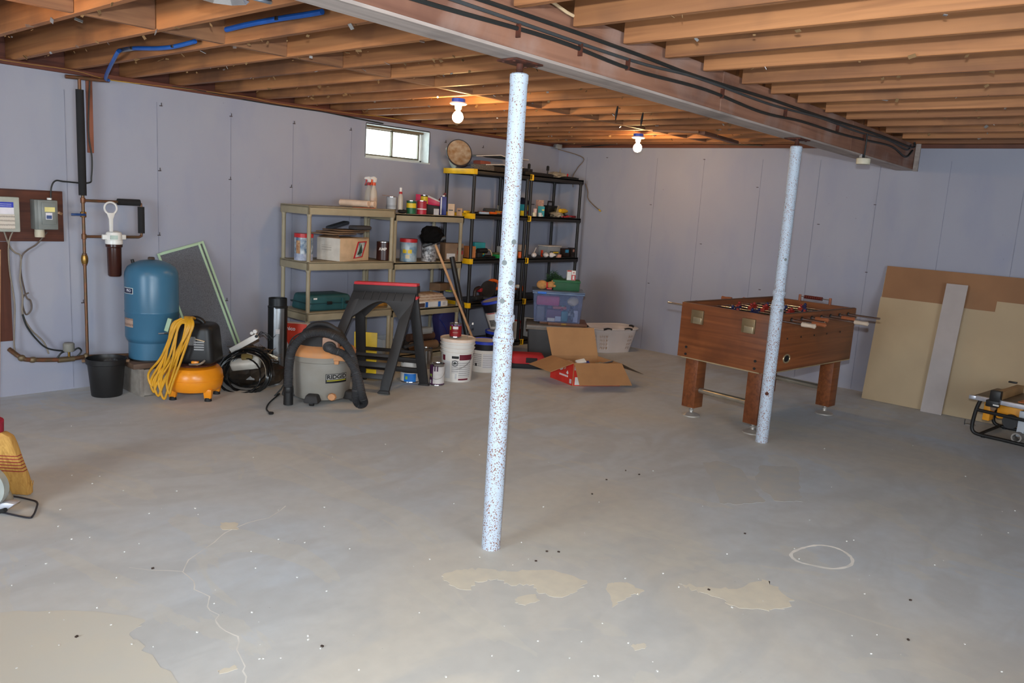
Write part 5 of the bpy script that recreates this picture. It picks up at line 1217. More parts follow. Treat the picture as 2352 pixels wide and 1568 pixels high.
M().cyl((0, 0, .035), (.20, 0, .035), .024, n=14).build('barrel', mat('gun_grey', (96, 98, 100), .5, .5), t); M().box((.22, 0, .05), (.04, .02, .09)).build('trigger', steel, t, bevel=.003)
for px, y, d_, mt_, lb_, nm in ((1116, -.20+.0, (.06, .04, .03), whp, None, None),):
    pass
boxi(1147, -.24, z, (.10, .05, .035), mat('yellow_orange_print', (232, 150, 40), .5), 'orange and yellow toy-bright packet behind the post on the tool shelf', name='orange_packet', rz=.2)
boxi(1112, -.49, z, (.12, .03, .022), mat('pale_blue_case', (176, 190, 206), .5), 'pale blue slim case at the front edge of the tool shelf', name='slim_case', rz=0)
boxi(1160, -.47, z, (.07, .03, .03), mat('royal_blue_case', (40, 80, 190), .5), 'royal blue slim case beside the post on the tool shelf', name='slim_case', rz=0)
t = thing('baseball_hat', 'dark navy cap on a teal carton, just right of the nearer post', 'cap', pos(1199, -.34, z+.125), 0); M().lathe([(.085, 0), (.08, .03), (.05, .065), (0, .075)], n=18).build('crown', mat('dark_navy_cloth', (24, 26, 46), .9), t); M().box((.0, -.10, .006), (.12, .07, .008)).build('brim', MATS['dark_navy_cloth'], t, bevel=.003)
boxi(1199, -.34, z, (.10, .12, .124), teal, 'teal printed carton under the navy cap', name='teal_carton', rz=.1, extra=[('yellow_patch', (-.5, .2, .5, .95), yelp)])
boxi(1203, -.455, z, (.07, .05, .055), mat('yellow_toy', (236, 196, 40), .4), 'yellow and red plastic block by the shelf leg right of the nearer post', name='plastic_block', rz=0, extra=[('red_patch', (.0, .5, .4, 1), redp)])
# right unit, tier 4
t = boxi(1242, -.40, z, (.075, .06, .115), teal, 'teal packet box with yellow mark on the right black shelf', name='teal_box', extra=[('yellow_mark', (.1, .45, .58, .7), yelp), ('pale_foot', (-.3, .3, .0, .18), whp)])
boxi(1238, -.30, z, (.09, .07, .185), mat('flower_print_card', (196, 160, 140), .6, rgb2=(160, 120, 110), scale=60), 'floral printed tissue box behind the teal packet box', name='floral_box')
boxi(1228, -.46, z, (.035, .035, .085), mat('pale_pink_print', (226, 196, 186), .5), 'narrow pale pink box at the right black shelf leg', name='pink_box')
t = thing('tool_case', 'black plastic case with a raised handle on the right black shelf', 'tool case', pos(1263, -.26, z), 0)
M().box((0, 0, .065), (.20, .10, .13)).build('case', black, t, bevel=.012); M().tube([(-.055, 0, .13), (-.05, 0, .175), (.045, 0, .175), (.055, 0, .13)], .009, 8).build('handle', black, t); M().box((.045, -.052, .07), (.05, .004, .06)).build('olive_label', mat('olive_print', (110, 106, 70), .6), t)
plb = mat('thin_bag_film', (200, 186, 160), .3, alpha=.55, var=.15)
t = thing('plastic_bag', 'crumpled clear plastic bag full of small parts on the right black shelf', 'bag', pos(1277, -.38, z), 0)
m = M(); m.ell((0, 0, .03), (.09, .07, .03), 16, jit=.4); m.slab([(-.03, -.02, .04), (.03, .0, .14), (.13, .04, .115), (.05, .0, .05)], (0, .006, .002)); m.build('film', plb, t, sm=False)
m = M()
for k in range(60): m.box((rnd.uniform(-.07, .07), rnd.uniform(-.05, .05), rnd.uniform(.01, .045)), (.012, .008, .006), (rnd.random()*3, rnd.random()*3, 0))
o = m.build('small_parts', mat('shiny_parts', (200, 190, 180), .3, .6), t, sm=False); o['kind'] = 'stuff'
for px, y, mt_, lb_ in ((1226, -.49, mat('cream_cup', (226, 214, 180), .4), 'small cream plastic jar at the front of the right black shelf'), (1240, -.49, mat('frosted_cup', (206, 210, 206), .3), 'small frosted plastic jar at the front of the right black shelf')):
    solo(M().lathe([(0, 0), (.018, 0), (.02, .005), (.02, .03), (.022, .032), (.022, .042), (0, .043)], n=20), 'small_jar', mt_, lb_, 'jar', pos(px, y, z), 0, 'small jars on the black shelf')
t = thing('cordless_drill', 'black and yellow cordless drill lying on the right black shelf', 'drill', pos(1293, -.38, z), radians(10))
M().lathe([(0, -.09), (.022, -.088), (.028, -.04), (.028, .03), (.018, .06), (.014, .09), (0, .092)], n=18, c=(0, 0, .075), R_=Matrix.Rotation(pi/2, 3, 'Y')).build('motor_housing', yellow, t)
M().slab([(-.03, -.016, .07), (.01, -.016, .07), (.03, -.016, .025), (-.01, -.016, .025)], (0, .032, 0)).build('grip', black, t, bevel=.004); M().box((.02, 0, .0175), (.10, .06, .035)).build('battery', black, t, bevel=.006)
screwdriver(1312, -.46, z, redp, 'red-handled screwdriver at the right end of the black shelf, front one', pi)
screwdriver(1322, -.40, z, mat('dark_red_plastic', (130, 22, 26), .4), 'dark red screwdriver at the right end of the black shelf, rear one', pi-.2)
pliers(1306, -.48, z, redp, 'red-gripped pliers at the front right of the black shelf', .15)
# tier 3
z = .9755
boxi(1096, -.22, z, (.14, .09, .15), teal, 'large teal carton at the back left of the middle black shelf', name='teal_carton', rz=-.25, extra=[('yellow_patch', (.05, .4, .15, .3), yelp)])
boxi(1078, -.36, z, (.10, .08, .12), mat('orange_brown_card', (190, 120, 70), .8), 'orange-brown carton beside the large teal carton', name='brown_carton', rz=-.1)
t = thing('cordless_drill', 'black drill with hose and cord heaped on the middle black shelf', 'drill', pos(1104, -.36, z), .2)
M().cyl((-.06, 0, .07), (.10, 0, .07), .028, n=14).build('motor_housing', black, t); M().box((-.04, 0, .025), (.08, .05, .05)).build('battery', dark, t, bevel=.006); M().tube([(.1, 0, .07), (.14, -.02, .08), (.16, -.04, .03), (.12, -.06, .01)], .006, 6, k=4).build('cord', cream, t)
t = thing('work_gloves', 'pair of dark work gloves at the front of the middle black shelf', 'gloves', pos(1120, -.46, z), 0)
m = M(); m.ell((0, 0, .018), (.05, .035, .018), 12, jit=.15); [m.tube([(.03, -.02+.014*k, .016), (.085, -.026+.017*k, .014)], .009, 6) for k in range(4)]; m.build('glove', black, t)
t = boxi(1146, -.44, z, (.14, .07, .035), mat('green_tray', (30, 140, 70), .45), 'bright green tray at the front of the middle black shelf', name='green_tray', rz=0)
boxi(1152, -.26, z, (.09, .08, .11), mat('grey_label_box', (160, 160, 158), .6), 'grey carton behind the post on the middle black shelf', name='grey_box', rz=0, extra=[('yellow_band', (-.5, .5, .1, .35), yelp)])
boxi(1140, -.35, z, (.08, .06, .05), mat('olive_tin', (90, 96, 60), .5), 'low olive tin behind the green tray', name='olive_tin', rz=0)
t = can(1194, -.46, z, .024, .075, orange, black, 'orange plastic canister right of the nearer post on the middle shelf', name='orange_canister', cat='canister')
boxi(1199, -.28, z, (.08, .08, .13), mat('pale_tan_card', (196, 170, 150), .8), 'pale tan carton behind the orange canister', name='tan_carton', rz=0)
t = thing('clear_tote', 'low clear plastic box with odds and ends at the back of the right middle shelf', 'bin', pos(1262, -.24, z), 0)
M().lathe([(.15, 0), (.165, .10), (.172, .103), (.172, .112), (.162, .104), (.147, .004), (0, .004)], n=4, sx=1, sy=.6, R_=Matrix.Rotation(0, 3, 'Z')).build('tub', cb, t) if False else M().box((0, 0, .055), (.26, .15, .11)).build('tub', cb, t, bevel=.01)
M().box((0, 0, .115), (.27, .16, .012)).build('lid_rim', mat('cloudy_rim', (214, 206, 196), .4), t, bevel=.003)
bulbw = mat('white_bulb_glass', (226, 216, 210), .25)
for px, y, ang, lb_ in ((1226, -.46, 0.3, 'white light bulb lying at the left of the right middle shelf'), (1254, -.47, 1.2, 'round white light bulb in the middle of the right middle shelf'), (1266, -.48, -.4, 'white light bulb lying beside the round one')):
    t = thing('light_bulb', lb_, 'light bulb', pos(px, y, z+.030), ang, 'loose bulbs on the black shelf')
    M().lathe([(0, -.03), (.018, -.026), (.03, -.005), (.028, .015), (.014, .04), (.013, .05)], n=18, R_=Matrix.Rotation(pi/2, 3, 'Y')).build('glass', bulbw, t); M().cyl((.048, 0, 0), (.072, 0, 0), .0125, n=12).build('screw_base', steel, t)
boxi(1244, -.36, z, (.02, .02, .075), mat('orange_red_plastic', (214, 70, 36), .4), 'small orange-red tube standing on the right middle shelf', name='orange_tube', rz=0)
boxi(1272, -.38, z, (.10, .05, .06), mat('dark_slate_box', (52, 56, 62), .6), 'dark slate carton with an orange stripe in the middle of the right shelf', name='slate_box', rz=0, extra=[('orange_stripe', (-.5, .5, .7, .95), yelp)])
boxi(1296, -.40, z, (.09, .07, .10), mat('dark_brown_box', (40, 26, 22), .5), 'dark brown carton with a sky-blue sticker on the right middle shelf', name='dark_box', rz=0, extra=[('blue_sticker', (-.35, .35, .5, .85), mat('sky_blue_print', (60, 150, 196), .5))])
boxi(1312, -.40, z, (.075, .07, .105), mat('dark_box_b', (36, 26, 24), .5), 'dark carton with a peach sticker at the right end of the middle shelf', name='dark_box', rz=0, extra=[('peach_sticker', (-.3, .35, .55, .85), mat('peach_print', (226, 156, 130), .5))])
boxi(1283, -.49, z, (.06, .03, .035), mat('peach_carton', (222, 160, 136), .5), 'small peach carton at the front of the right middle shelf', name='peach_box', rz=0)
t = thing('white_stick', 'thin white stick leaning up on the left of the right middle shelf', 'stick', pos(1222, -.44, z), 0); M().tube([(0, 0, .004), (.06, 0, .11)], .004, 6).build('stick', whp, t)
# tier 2
z = .5205
t = thing('circular_saw', 'orange circular saw with a round black guard on the lower black shelf', 'saw', pos(1122, -.34, z), radians(-20))
M().lathe([(0, 0), (.085, 0), (.09, .01), (.09, .03), (0, .034)], n=30, c=(-.02, 0, .11), R_=Matrix.Rotation(pi/2, 3, 'X')).build('guard', mat('dark_guard', (60, 54, 50), .4, .4), t)
M().box((0, -.02, .012), (.24, .12, .006)).build('base_plate', steel, t, bevel=.002); m = M(); m.tube([(-.02, .03, .16), (.04, .03, .20), (.12, .03, .18), (.13, .03, .12), (.08, .03, .10), (.03, .03, .12)], .017, 8, k=4); m.build('handle', orange, t); M().cyl((0, .02, .11), (0, .10, .11), .04, n=16).build('motor', black, t)
for dx in (-.07, .08): M().box((dx, -.02, .005), (.02, .10, .01)).build('rail', steel, t)
t = thing('power_tool', 'black and red power sander at the left of the lower black shelf', 'sander', pos(1096, -.40, z), .3)
M().box((0, 0, .03), (.16, .07, .04)).build('sole', dark, t, bevel=.008); M().tube([(-.07, 0, .05), (-.05, 0, .12), (.05, 0, .13), (.08, 0, .06)], .02, 8, k=4).build('handle', mat('brown_black_plastic', (52, 36, 32), .5), t); M().box((.05, 0, .11), (.05, .045, .04)).build('red_cap', redp, t, bevel=.006)
t = thing('shop_light', 'small white-faced lamp behind the shelf leg on the lower black shelf', 'lamp', pos(1188, -.42, z+.0), FACE)
M().lathe([(0, .0), (.03, .0), (.035, .03), (0, .03)], n=18).build('base', black, t); M().ell((.0, 0, .13), (.04, .028, .022), 16).build('white_dome', whp, t); M().cyl((0, 0, .03), (0, 0, .11), .012).build('neck', black, t)
t = thing('cordless_drill', 'orange and black drill right of the nearer post on the lower black shelf', 'drill', pos(1190, -.33, z), radians(90))
M().cyl((-.06, 0, .10), (.08, 0, .10), .03, n=14).build('motor_housing', orange, t); M().slab([(-.03, -.016, .09), (.01, -.016, .09), (.0, -.016, .02), (-.04, -.016, .02)], (0, .032, 0)).build('grip', black, t, bevel=.004); M().box((-.01, 0, .015), (.10, .06, .03)).build('battery', black, t, bevel=.006)
boxi(1165, -.38, z, (.12, .10, .06), cardd, 'low brown carton behind the nearer post on the lower shelf', name='brown_carton', rz=.1)
# tier 1: books standing
z = .0605
for k, (px, w_, h_, mt_, lb_) in enumerate(((1176, .03, .20, whp, 'white book standing left of the shelf leg on the bottom black shelf'), (1183, .03, .21, mat('red_white_spine', (190, 60, 56), .5), 'red book standing beside the shelf leg on the bottom black shelf'), (1210, .022, .22, whp, 'white book standing right of the shelf leg on the bottom black shelf'), (1215, .026, .21, mat('black_spine', (30, 28, 30), .5), 'black book between the white book and the tote on the bottom shelf'), (1221, .026, .19, mat('brown_spine', (96, 60, 44), .6), 'brown book nearest the grey tote on the bottom shelf'))):
    t = thing('book', lb_, 'book', pos(px, -.40, z), 0, 'books on the bottom black shelf')
    M().box((0, 0, h_/2), (w_, .15, h_)).build('cover', mt_, t, bevel=.001); M().box((0, .003, h_/2), (w_*.8, .148, h_*.985+.004)).build('pages', paper, t); M().box((0, -.0758, h_*.7), (w_*.6, .001, h_*.3)).build('spine_title', blkp if mt_ is whp else whp, t)
# --- things on top of the black shelves
z = 1.8805
t = thing('birdbath_dish', 'round brown dish tilted on edge on top of the left black shelf', 'dish', pos(1052, -.30, z), 0)
Rd = Euler((radians(62), 0, radians(-35))).to_matrix()
M().lathe([(0, .0), (.10, .005), (.135, .02), (.15, .035), (.145, .04), (.12, .028), (0, .014)], n=40, c=(0, 0, .135), R_=Rd, sx=.85).build('dish', mat('mottled_brown_dish', (160, 116, 72), .6, rgb2=(196, 170, 140), scale=16), t)
M().lathe([(.147, .032), (.156, .034), (.152, .045), (.143, .041)], n=40, c=(0, 0, .135), R_=Rd, sx=.85, caps=False).build('rim', mat('dark_rim', (60, 54, 56), .5), t)
t = thing('shell_ornament', 'pale mint shell-shaped ornament behind the tilted brown dish', 'ornament', pos(1034, -.12, z), 0)
m = M(); m.tube([(.06, 0, .02), (.02, 0, .06), (-.0, 0, .11), (.01, 0, .16), (-.01, 0, .19)], lambda u: .03-.016*u, 10, k=5); m.ell((-.03, 0, .19), (.04, .02, .032), 14, jit=.1); m.build('ornament', mat('pale_mint_ceramic', (196, 206, 190), .5), t)
stm = mat('grey_foam_board', (122, 126, 122), .8); stw = mat('white_foam_edge', (222, 214, 204), .7)
def foamb(px0, px1, y, z, dz, label):
    xa, xb_ = XON(px0, y, z), XON(px1, y, z); L_ = xb_-xa
    t = thing('foam_board', label, 'foam board', (xa, y, z), 0, 'foam boards on the black shelf')
    pts = [(0, 0, 0), (L_*.45, 0, dz*.9), (L_*.55, 0, dz*.55), (L_, 0, dz*.6)]
    m = M(); up = [Vector(p)+Vector((0, 0, .008)) for p in pts]
    prof = [Vector(p) for p in pts]+up[::-1]
    m.slab(prof, (0, .30, 0)); m.build('board', stm, t)
    M().slab([Vector(p)+Vector((0, -.0015, -.0)) for p in pts]+[u+Vector((0, -.0015, 0)) for u in up[::-1]], (0, .002, 0)).build('white_edge', stw, t)
foamb(1116, 1202, -.48, z+.052, .02, 'grey foam board with a white edge, lower of the two on the black shelf')
foamb(1094, 1214, -.40, z+.135, .04, 'grey foam board with a stepped white edge, higher of the two on the black shelf')
for px, y, L_, w_, h_, ang, mt_, lb_, nm in ((1108, -.46, .30, .05, .05, .0, mat('speckled_black_trim', (40, 38, 38), .6, rgb2=(120, 110, 100), scale=120), 'speckled black strip at the front of the black shelf top', 'metal_strip'), (1150, -.33, .55, .20, .05, .0, mat('brown_black_tray', (44, 34, 30), .6), 'long dark tray under the foam boards on the black shelf top', 'dark_tray'), (1235, -.44, .50, .06, .03, .02, mat('black_rail', (30, 28, 28), .5), 'long black rail across the two black shelves', 'metal_rail'), (1106, -.13, .18, .10, .11, .1, mat('pinkish_block', (176, 96, 80), .6), 'pinkish red carton behind the speckled strip', 'red_carton'), (1160, -.2, .34, .16, .075, .0, mat('dark_toolbox', (38, 38, 42), .5), 'dark low box at the back of the black shelf top', 'dark_box')):
    if nm == 'dark_box': px = 1188
    solo(M().box((0, 0, h_/2), (L_, w_, h_)).box((0, 0, h_+.002), (L_*.9, w_*.7, .004)), nm, mt_, lb_, 'box' if 'box' in nm or 'carton' in nm else ('tray' if 'tray' in nm else 'strip'), pos(px, y, z), ang, bevel=.003)
for px, lb_ in ((1214, 'black clamp post standing right of the nearer post on the black shelf top'), (1257, 'black clamp post standing alone on the right black shelf top')):
    t = thing('clamp', lb_, 'clamp', pos(px, -.34, z), 0); M().cyl((0, 0, 0), (0, 0, .13), .008, n=10).build('post', black, t); M().box((0, 0, .10), (.03, .02, .05)).build('jaw', black, t, bevel=.003); M().box((0, 0, .01), (.06, .05, .02)).build('foot', black, t, bevel=.003)
t = thing('plastic_bag', 'crumpled clear bag with a red mark on the right black shelf top', 'bag', pos(1280, -.36, z), 0); m = M(); m.ell((0, 0, .035), (.13, .08, .035), 16, jit=.35); m.slab([(.02, 0, .04), (.05, 0, .12), (.10, .02, .03)], (0, .004, 0)); m.build('film', plb, t, sm=False); M().box((.10, -.07, .04), (.02, .006, .04)).build('red_mark', redp, t)
solo(M().box((0, 0, .01), (.26, .10, .02)).box((0, 0, .022), (.2, .08, .004)), 'black_sheet', mat('black_flat', (26, 25, 25), .6), 'flat black sheet at the right end of the black shelf top', 'sheet', pos(1306, -.44, z), 0, bevel=.003)

# ================================================================== TOTES AND FLOOR THINGS BY THE CORNER
tp_ = FL(1290, 836)  # hidden foot of the grey tote
gx, gy = -1.36, -1.17
t = thing('storage_tote', 'dark grey lidded storage tote under the clear blue tote', 'tote', (gx, gy, 0), FACE)
gt = mat('dark_grey_tote', (66, 66, 68), .6)
M().box((0, 0, .165), (.50, .40, .33), taper=1.08).build('body', gt, t, bevel=.02, seg=3)
M().box((0, 0, .345), (.57, .46, .035)).box((0, 0, .325), (.58, .47, .015)).build('lid', mat('grey_tote_lid', (128, 122, 116), .6), t, bevel=.008)
zt = .364
t = thing('wooden_case', 'flat brown wooden case with a brass latch between the two totes', 'case', (gx+.06, gy-.045, zt), FACE)
M().box((.06, -.02, .016), (.40, .34, .03)).build('case', mat('brown_wood_case', (118, 72, 44), .5, rgb2=(96, 58, 36), scale=12), t, bevel=.003); M().box((.02, -.194, .018), (.05, .006, .016)).build('brass_latch', MATS['brass'], t)
M().box((-.18, .02, .016), (.09, .3, .03)).build('end_block', MATS['brown_wood_case'], t, bevel=.003)
zc = zt+.032
t = thing('clear_tote', 'clear bluish storage tote of colourful bags and boxes with blue handles, on the grey tote', 'tote', (gx+.02, gy-.01, zc), FACE)
bt = bpy.data.materials.new('clear_blue_tote'); bt.use_nodes = True; bb_ = bt.node_tree.nodes['Principled BSDF']
bb_.inputs['Base Color'].default_value = (.20, .26, .46, 1); bb_.inputs['Roughness'].default_value = .12; bb_.inputs['Alpha'].default_value = .25; MATS['clear_blue_tote'] = bt
W_, D_, H_ = .50, .38, .30
m = M(); th = .004
for sx_ in (-1, 1): m.slab([(sx_*W_*.46, -D_*.46, 0), (sx_*W_*.46, D_*.46, 0), (sx_*W_*.5, D_*.5, H_), (sx_*W_*.5, -D_*.5, H_)], (sx_*th, 0, 0))
for sy_ in (-1, 1): m.slab([(-W_*.46, sy_*D_*.46, 0), (W_*.46, sy_*D_*.46, 0), (W_*.5, sy_*D_*.5, H_), (-W_*.5, sy_*D_*.5, H_)], (0, sy_*th, 0))
m.box((0, 0, .003), (W_*.92, D_*.92, .006)); m.build('body', bt, t)
m = M(); 
for a, b_ in (((0, -D_/2), (W_+.03, .022)), ((0, D_/2), (W_+.03, .022)), ((-W_/2, 0), (.022, D_+.03)), ((W_/2, 0), (.022, D_+.03))): m.box((a[0], a[1], H_-.006), (b_[0], b_[1], .016))
m.build('rim', mat('blue_grey_rim', (110, 130, 160), .3, alpha=.85), t, bevel=.003)
M().box((0, 0, H_+.010), (W_+.035, D_+.03, .012)).build('lid', mat('blue_grey_lid', (104, 124, 158), .3, alpha=.8), t, bevel=.004)
M().box((-.17, -D_/2-.008, H_-.002), (.09, .03, .02)).build('blue_handle', mat('bright_blue_handle', (36, 108, 206), .4), t, bevel=.005)
tx, ty, tz_ = gx+.02, gy-.01, zc
Rt = Matrix.Rotation(FACE, 3, 'Z')
def intote(x, y, z_, d, mt_, lb_, nm, cat='box'):
    p = Rt @ Vector((x, y, 0)); o = solo(M().box((0, 0, d[2]/2), d), nm, mt_, lb_, cat, (tx+p.x, ty+p.y, tz_+.007+z_), FACE+rnd.uniform(-.05, .05), bevel=min(d)*.2); return o
intote(-.10, -.10, .155, (.24, .10, .10), mat('magenta_gift_bag', (176, 30, 96), .5), 'magenta gift bag at the upper left inside the clear tote', 'gift_bag', 'bag')
intote(.02, -.10, .125, (.14, .10, .028), mat('brick_orange_box', (170, 80, 56), .6), 'brick orange box in the middle of the clear tote', 'gift_box')
intote(-.01, -.09, .0, (.20, .10, .12), mat('plum_gift_box', (96, 28, 72), .5), 'plum gift box low in the middle of the clear tote', 'gift_box')
intote(-.17, -.11, .0, (.09, .10, .15), mat('muted_grey_box', (96, 96, 104), .6), 'muted grey box at the lower left inside the clear tote', 'gift_box')
intote(.075, -.125, .0, (.07, .06, .11), mat('teal_gift_box', (24, 120, 136), .5), 'teal gift box low right of centre inside the clear tote', 'gift_box')
intote(.055, -.13, .115, (.035, .03, .05), greenp, 'small green box in the middle of the clear tote', 'gift_box')
intote(.19, -.13, .0, (.045, .03, .12), mat('pale_lilac_card', (170, 176, 204), .5), 'pale lilac card at the right inside the clear tote', 'card', 'card')
intote(-.06, -.165, .0, (.075, .006, .035), whp, 'white tag low at the left of the clear tote', 'label_tag', 'tag')
intote(.01, -.17, .005, (.06, .006, .05), mat('pale_blue_tag', (176, 186, 212), .5), 'pale blue tag low in the middle of the clear tote', 'label_tag', 'tag')
p = Rt @ Vector((.16, -.09, 0)); solo(M().ell((0, 0, 0), (.07, .05, .05), 14, jit=.2), 'fabric_bundle', mat('cream_fabric', (196, 184, 160), .9), 'cream cloth bundle at the upper right inside the clear tote', 'cloth', (tx+p.x, ty+p.y, tz_+.215))
p = Rt @ Vector((.15, -.11, 0))
t = thing('tinsel_ball', 'dark glittery tinsel garland ball at the lower right inside the clear tote', 'garland', (tx+p.x, ty+p.y, tz_+.085))
M().ell((0, 0, 0), (.05, .045, .05), 14, jit=.5).build('tinsel', mat('glitter_dark', (36, 50, 62), .3, .5, rgb2=(150, 160, 166), scale=140), t, sm=False)
p = Rt @ Vector((.045, -.145, 0)); solo(M().ell((0, 0, 0), (.016, .016, .016), 12), 'red_bauble', mat('red_bauble_foil', (200, 20, 40), .15, .8), 'shiny red bauble in the middle of the clear tote', 'bauble', (tx+p.x, ty+p.y, tz_+.13))
# on the tote
zl = tz_+H_+.0165
def ontote(px, y_): 
    return Vector((XON(px, y_, zl), y_, zl))
q = Rt @ Vector((.08, .03, 0))
t = thing('green_box', 'dark green lidded box sitting on the clear blue tote', 'box', (tx+q.x, ty+q.y, zl), FACE)
M().box((0, 0, .045), (.27, .18, .09)).build('box', mat('dark_green_card', (30, 84, 48), .6), t, bevel=.004); M().box((0, 0, .095), (.285, .195, .022)).build('lid', mat('dark_green_lid', (34, 94, 54), .6), t, bevel=.003)
zg = zl+.107
for k, (dx, lb_, mt2) in enumerate(((.02, 'white packet with a red edge, the left of two on the green box', whp), (.065, 'red and white packet, the right of two on the green box', redp))):
    q = Rt @ Vector((.08+dx, .01-.01*k, 0)); t = thing('light_bulb_packet', lb_, 'packet', (tx+q.x, ty+q.y, zg), FACE+.15)
    M().box((0, 0, .05), (.042, .042, .10)).build('packet', whp, t, bevel=.001)
    if k: M().box((0, -.0216, .03), (.042, .001, .055)).build('red_panel', redp, t); M().box((0, -.0226, .03), (.018, .001, .04)).build('white_window', whp, t); M().ell((0, -.0216, .08), (.008, .001, .006), 8).build('red_mark', redp, t)
    else: M().box((0, -.0216, .094), (.042, .001, .012)).build('red_edge', redp, t)
q = Rt @ Vector((-.17, -.05, 0))
t = thing('teddy_bear', 'tan teddy bear lying on its back on the left of the clear tote lid', 'soft toy', (tx+q.x, ty+q.y, zl), FACE)
fur = mat('tan_plush', (190, 138, 82), .95, scale=40, bump=.3)
M().ell((.0, 0, .047), (.058, .05, .047), 16).ell((.085, 0, .050), (.04, .036, .036), 14).build('body', fur, t)
M().ell((.118, -.005, .078), (.014, .01, .016), 8).build('ear', fur, t); M().ell((.105, .01, .088), (.012, .01, .014), 8).build('ear', fur, t)
M().cyl((.118, -.01, .045), (.14, -.014, .04), .016, .011, n=10).build('muzzle', fur, t)
M().lathe([(.030, -.008), (.036, 0), (.030, .008)], n=16, c=(.05, 0, .045), R_=Matrix.Rotation(pi/2, 3, 'Y'), caps=False).box((.075, -.03, .014), (.05, .02, .012)).build('red_ribbon', redp, t)
q = Rt @ Vector((-.055, .17, 0))
t = thing('garland', 'dark green artificial fir garland heaped behind the teddy bear on the tote', 'garland', (tx+q.x, ty+q.y, zl), FACE)
m = M()
for k in range(1500):
    u = rnd.random(); c_ = Vector((-.05+.24*u, -.03, .03+.13*rnd.random()*sin(pi*min(.85, u*1.1+.25)))); dd = Vector((rnd.gauss(0, 1), rnd.gauss(0, 1), rnd.gauss(0, 1))).normalized(); a = c_+dd*rnd.uniform(.0, .02)
    e_ = a+dd*.04; e_.z = max(.001, e_.z); a.z = max(.001, a.z); s_ = dd.orthogonal().normalized()*.004
    m.add([a-s_, a+s_, e_], [(0, 1, 2)])
m.tube([(-.04, 0, .008), (.0, 0, .08), (.06, 0, .12), (.12, 0, .08), (.2, 0, .05)], .012, 6, k=4)
o = m.build('fir_needles', mat('fir_green', (34, 62, 44), .8, rgb2=(50, 84, 54), scale=60), t, sm=False); o['kind'] = 'stuff'

# red bag on the floor
rb = FRONT(1205, 851, .10)
t = thing('duffel_bag', 'red and black duffel bag lying on the floor behind the nearer post', 'bag', (rb.x+.06, rb.y+.06, 0), FACE+radians(4))
M().box((.02, 0, .075), (.34, .20, .13)).build('bag_body', mat('red_nylon', (176, 34, 40), .7), t, bevel=.045, seg=5)
M().box((.02, 0, .028), (.36, .215, .055)).build('black_base', mat('black_nylon', (36, 34, 36), .8), t, bevel=.025, seg=4); M().box((.06, -.1, .085), (.11, .012, .05)).build('black_pocket', MATS['black_nylon'], t, bevel=.005)
M().box((-.16, 0, .075), (.03, .17, .10)).build('end_panel', MATS['black_nylon'], t, bevel=.012)
solo(M().ell((0, 0, .035), (.10, .07, .035), 14, jit=.2), 'green_cloth', mat('olive_cloth', (92, 98, 74), .95), 'olive cloth crumpled on the floor behind the red duffel bag', 'cloth', (rb.x+.20, rb.y+.24, 0))

# open cardboard carton
cA = FL(1315, 886)                       # nearest bottom corner
ux = Vector((.62, -.78, 0)); uy = Vector((.76, .60, 0)); 
t = thing('open_carton', 'open red-printed cardboard box with brown flaps spread out on the floor', 'box', (cA.x, cA.y, 0), radians(-34))
Wb, Db, Hb = .45, .34, .205
rp = mat('red_carton_print', (206, 48, 36), .55); bf = mat('brown_flap', (176, 130, 86), .85, rgb2=(164, 120, 80), scale=5)
th = .005
M().box((Wb/2, Db/2, .003), (Wb, Db, .006)).build('bottom', bf, t)
for nm, c_, d_ in (('side_wall', (0, Db/2), (th, Db)), ('side_wall', (Wb, Db/2), (th, Db)), ('side_wall', (Wb/2, 0), (Wb, th)), ('side_wall', (Wb/2, Db), (Wb, th))):
    w_ = M().box((c_[0], c_[1], Hb/2), (d_[0], d_[1], Hb)).build(nm, bf, t)
M().box((-.0032, Db/2, Hb/2), (.0012, Db-.004, Hb-.004)).build('red_print', rp, t); M().box((Wb/2, -.0032, Hb/2), (Wb-.004, .0012, Hb-.004)).build('red_print', rp, t)
M().box((.045, -.0042, .045), (.06, .0012, .07)).build('white_panel', whp, t); M().box((.03, -.0042, .16), (.05, .0012, .035)).build('white_top_panel', mat('silver_print', (176, 180, 184), .5), t)
fy = lambda u, v: (-.0042, Db-u, v)
text('7', .0, fy) if False else None
M().add([fy(*q) for q in ((.12, .12), (.15, .15), (.18, .14), (.20, .155), (.19, .12), (.16, .105), (.14, .11))], [tuple(range(7))]).build('white_leaf_print', whp, t, sm=False)
M().add([fy(*q) for q in ((.24, .10), (.26, .125), (.275, .10), (.26, .085))], [(0, 1, 2, 3)]).build('white_mark_print', whp, t, sm=False)
for k in range(6): M().box((-.0042, Db-.15-.022*k, .07), (.001, .016, .016)).build('type_block', whp, t)
M().box((-.0042, .03, .035), (.001, .03, .04)).build('barcode', MATS['barcode'], t)
def flap(a, b_, ang_vec, ln, k0=.0, nm='flap', mt_=bf):
    a = Vector(a); b_ = Vector(b_); v = Vector(ang_vec).normalized()*ln; n_ = (b_-a).cross(v).normalized()*.004; e = (b_-a)*k0
    return M().slab([a, b_, b_+v-e, a+v+e], n_).build(nm, mt_, t)
flap((Wb, 0, Hb), (0, 0, Hb), (-.0, -.95, -.62), .27, -.04)          # front flap folded down
flap((0, 0, Hb), (0, Db, Hb), (-.95, 0, -.36), .23, -.0)               # left flap
flap((0, Db, Hb), (Wb, Db, Hb), (0, .42, 1), .27, -.02)                # back flap standing up
flap((Wb, Db, Hb), (Wb, 0, Hb), (.95, 0, -.42), .24, .0, mt_=mat('grey_flap_back', (132, 112, 92), .9))
Rc = Matrix.Rotation(radians(-34), 3, 'Z')
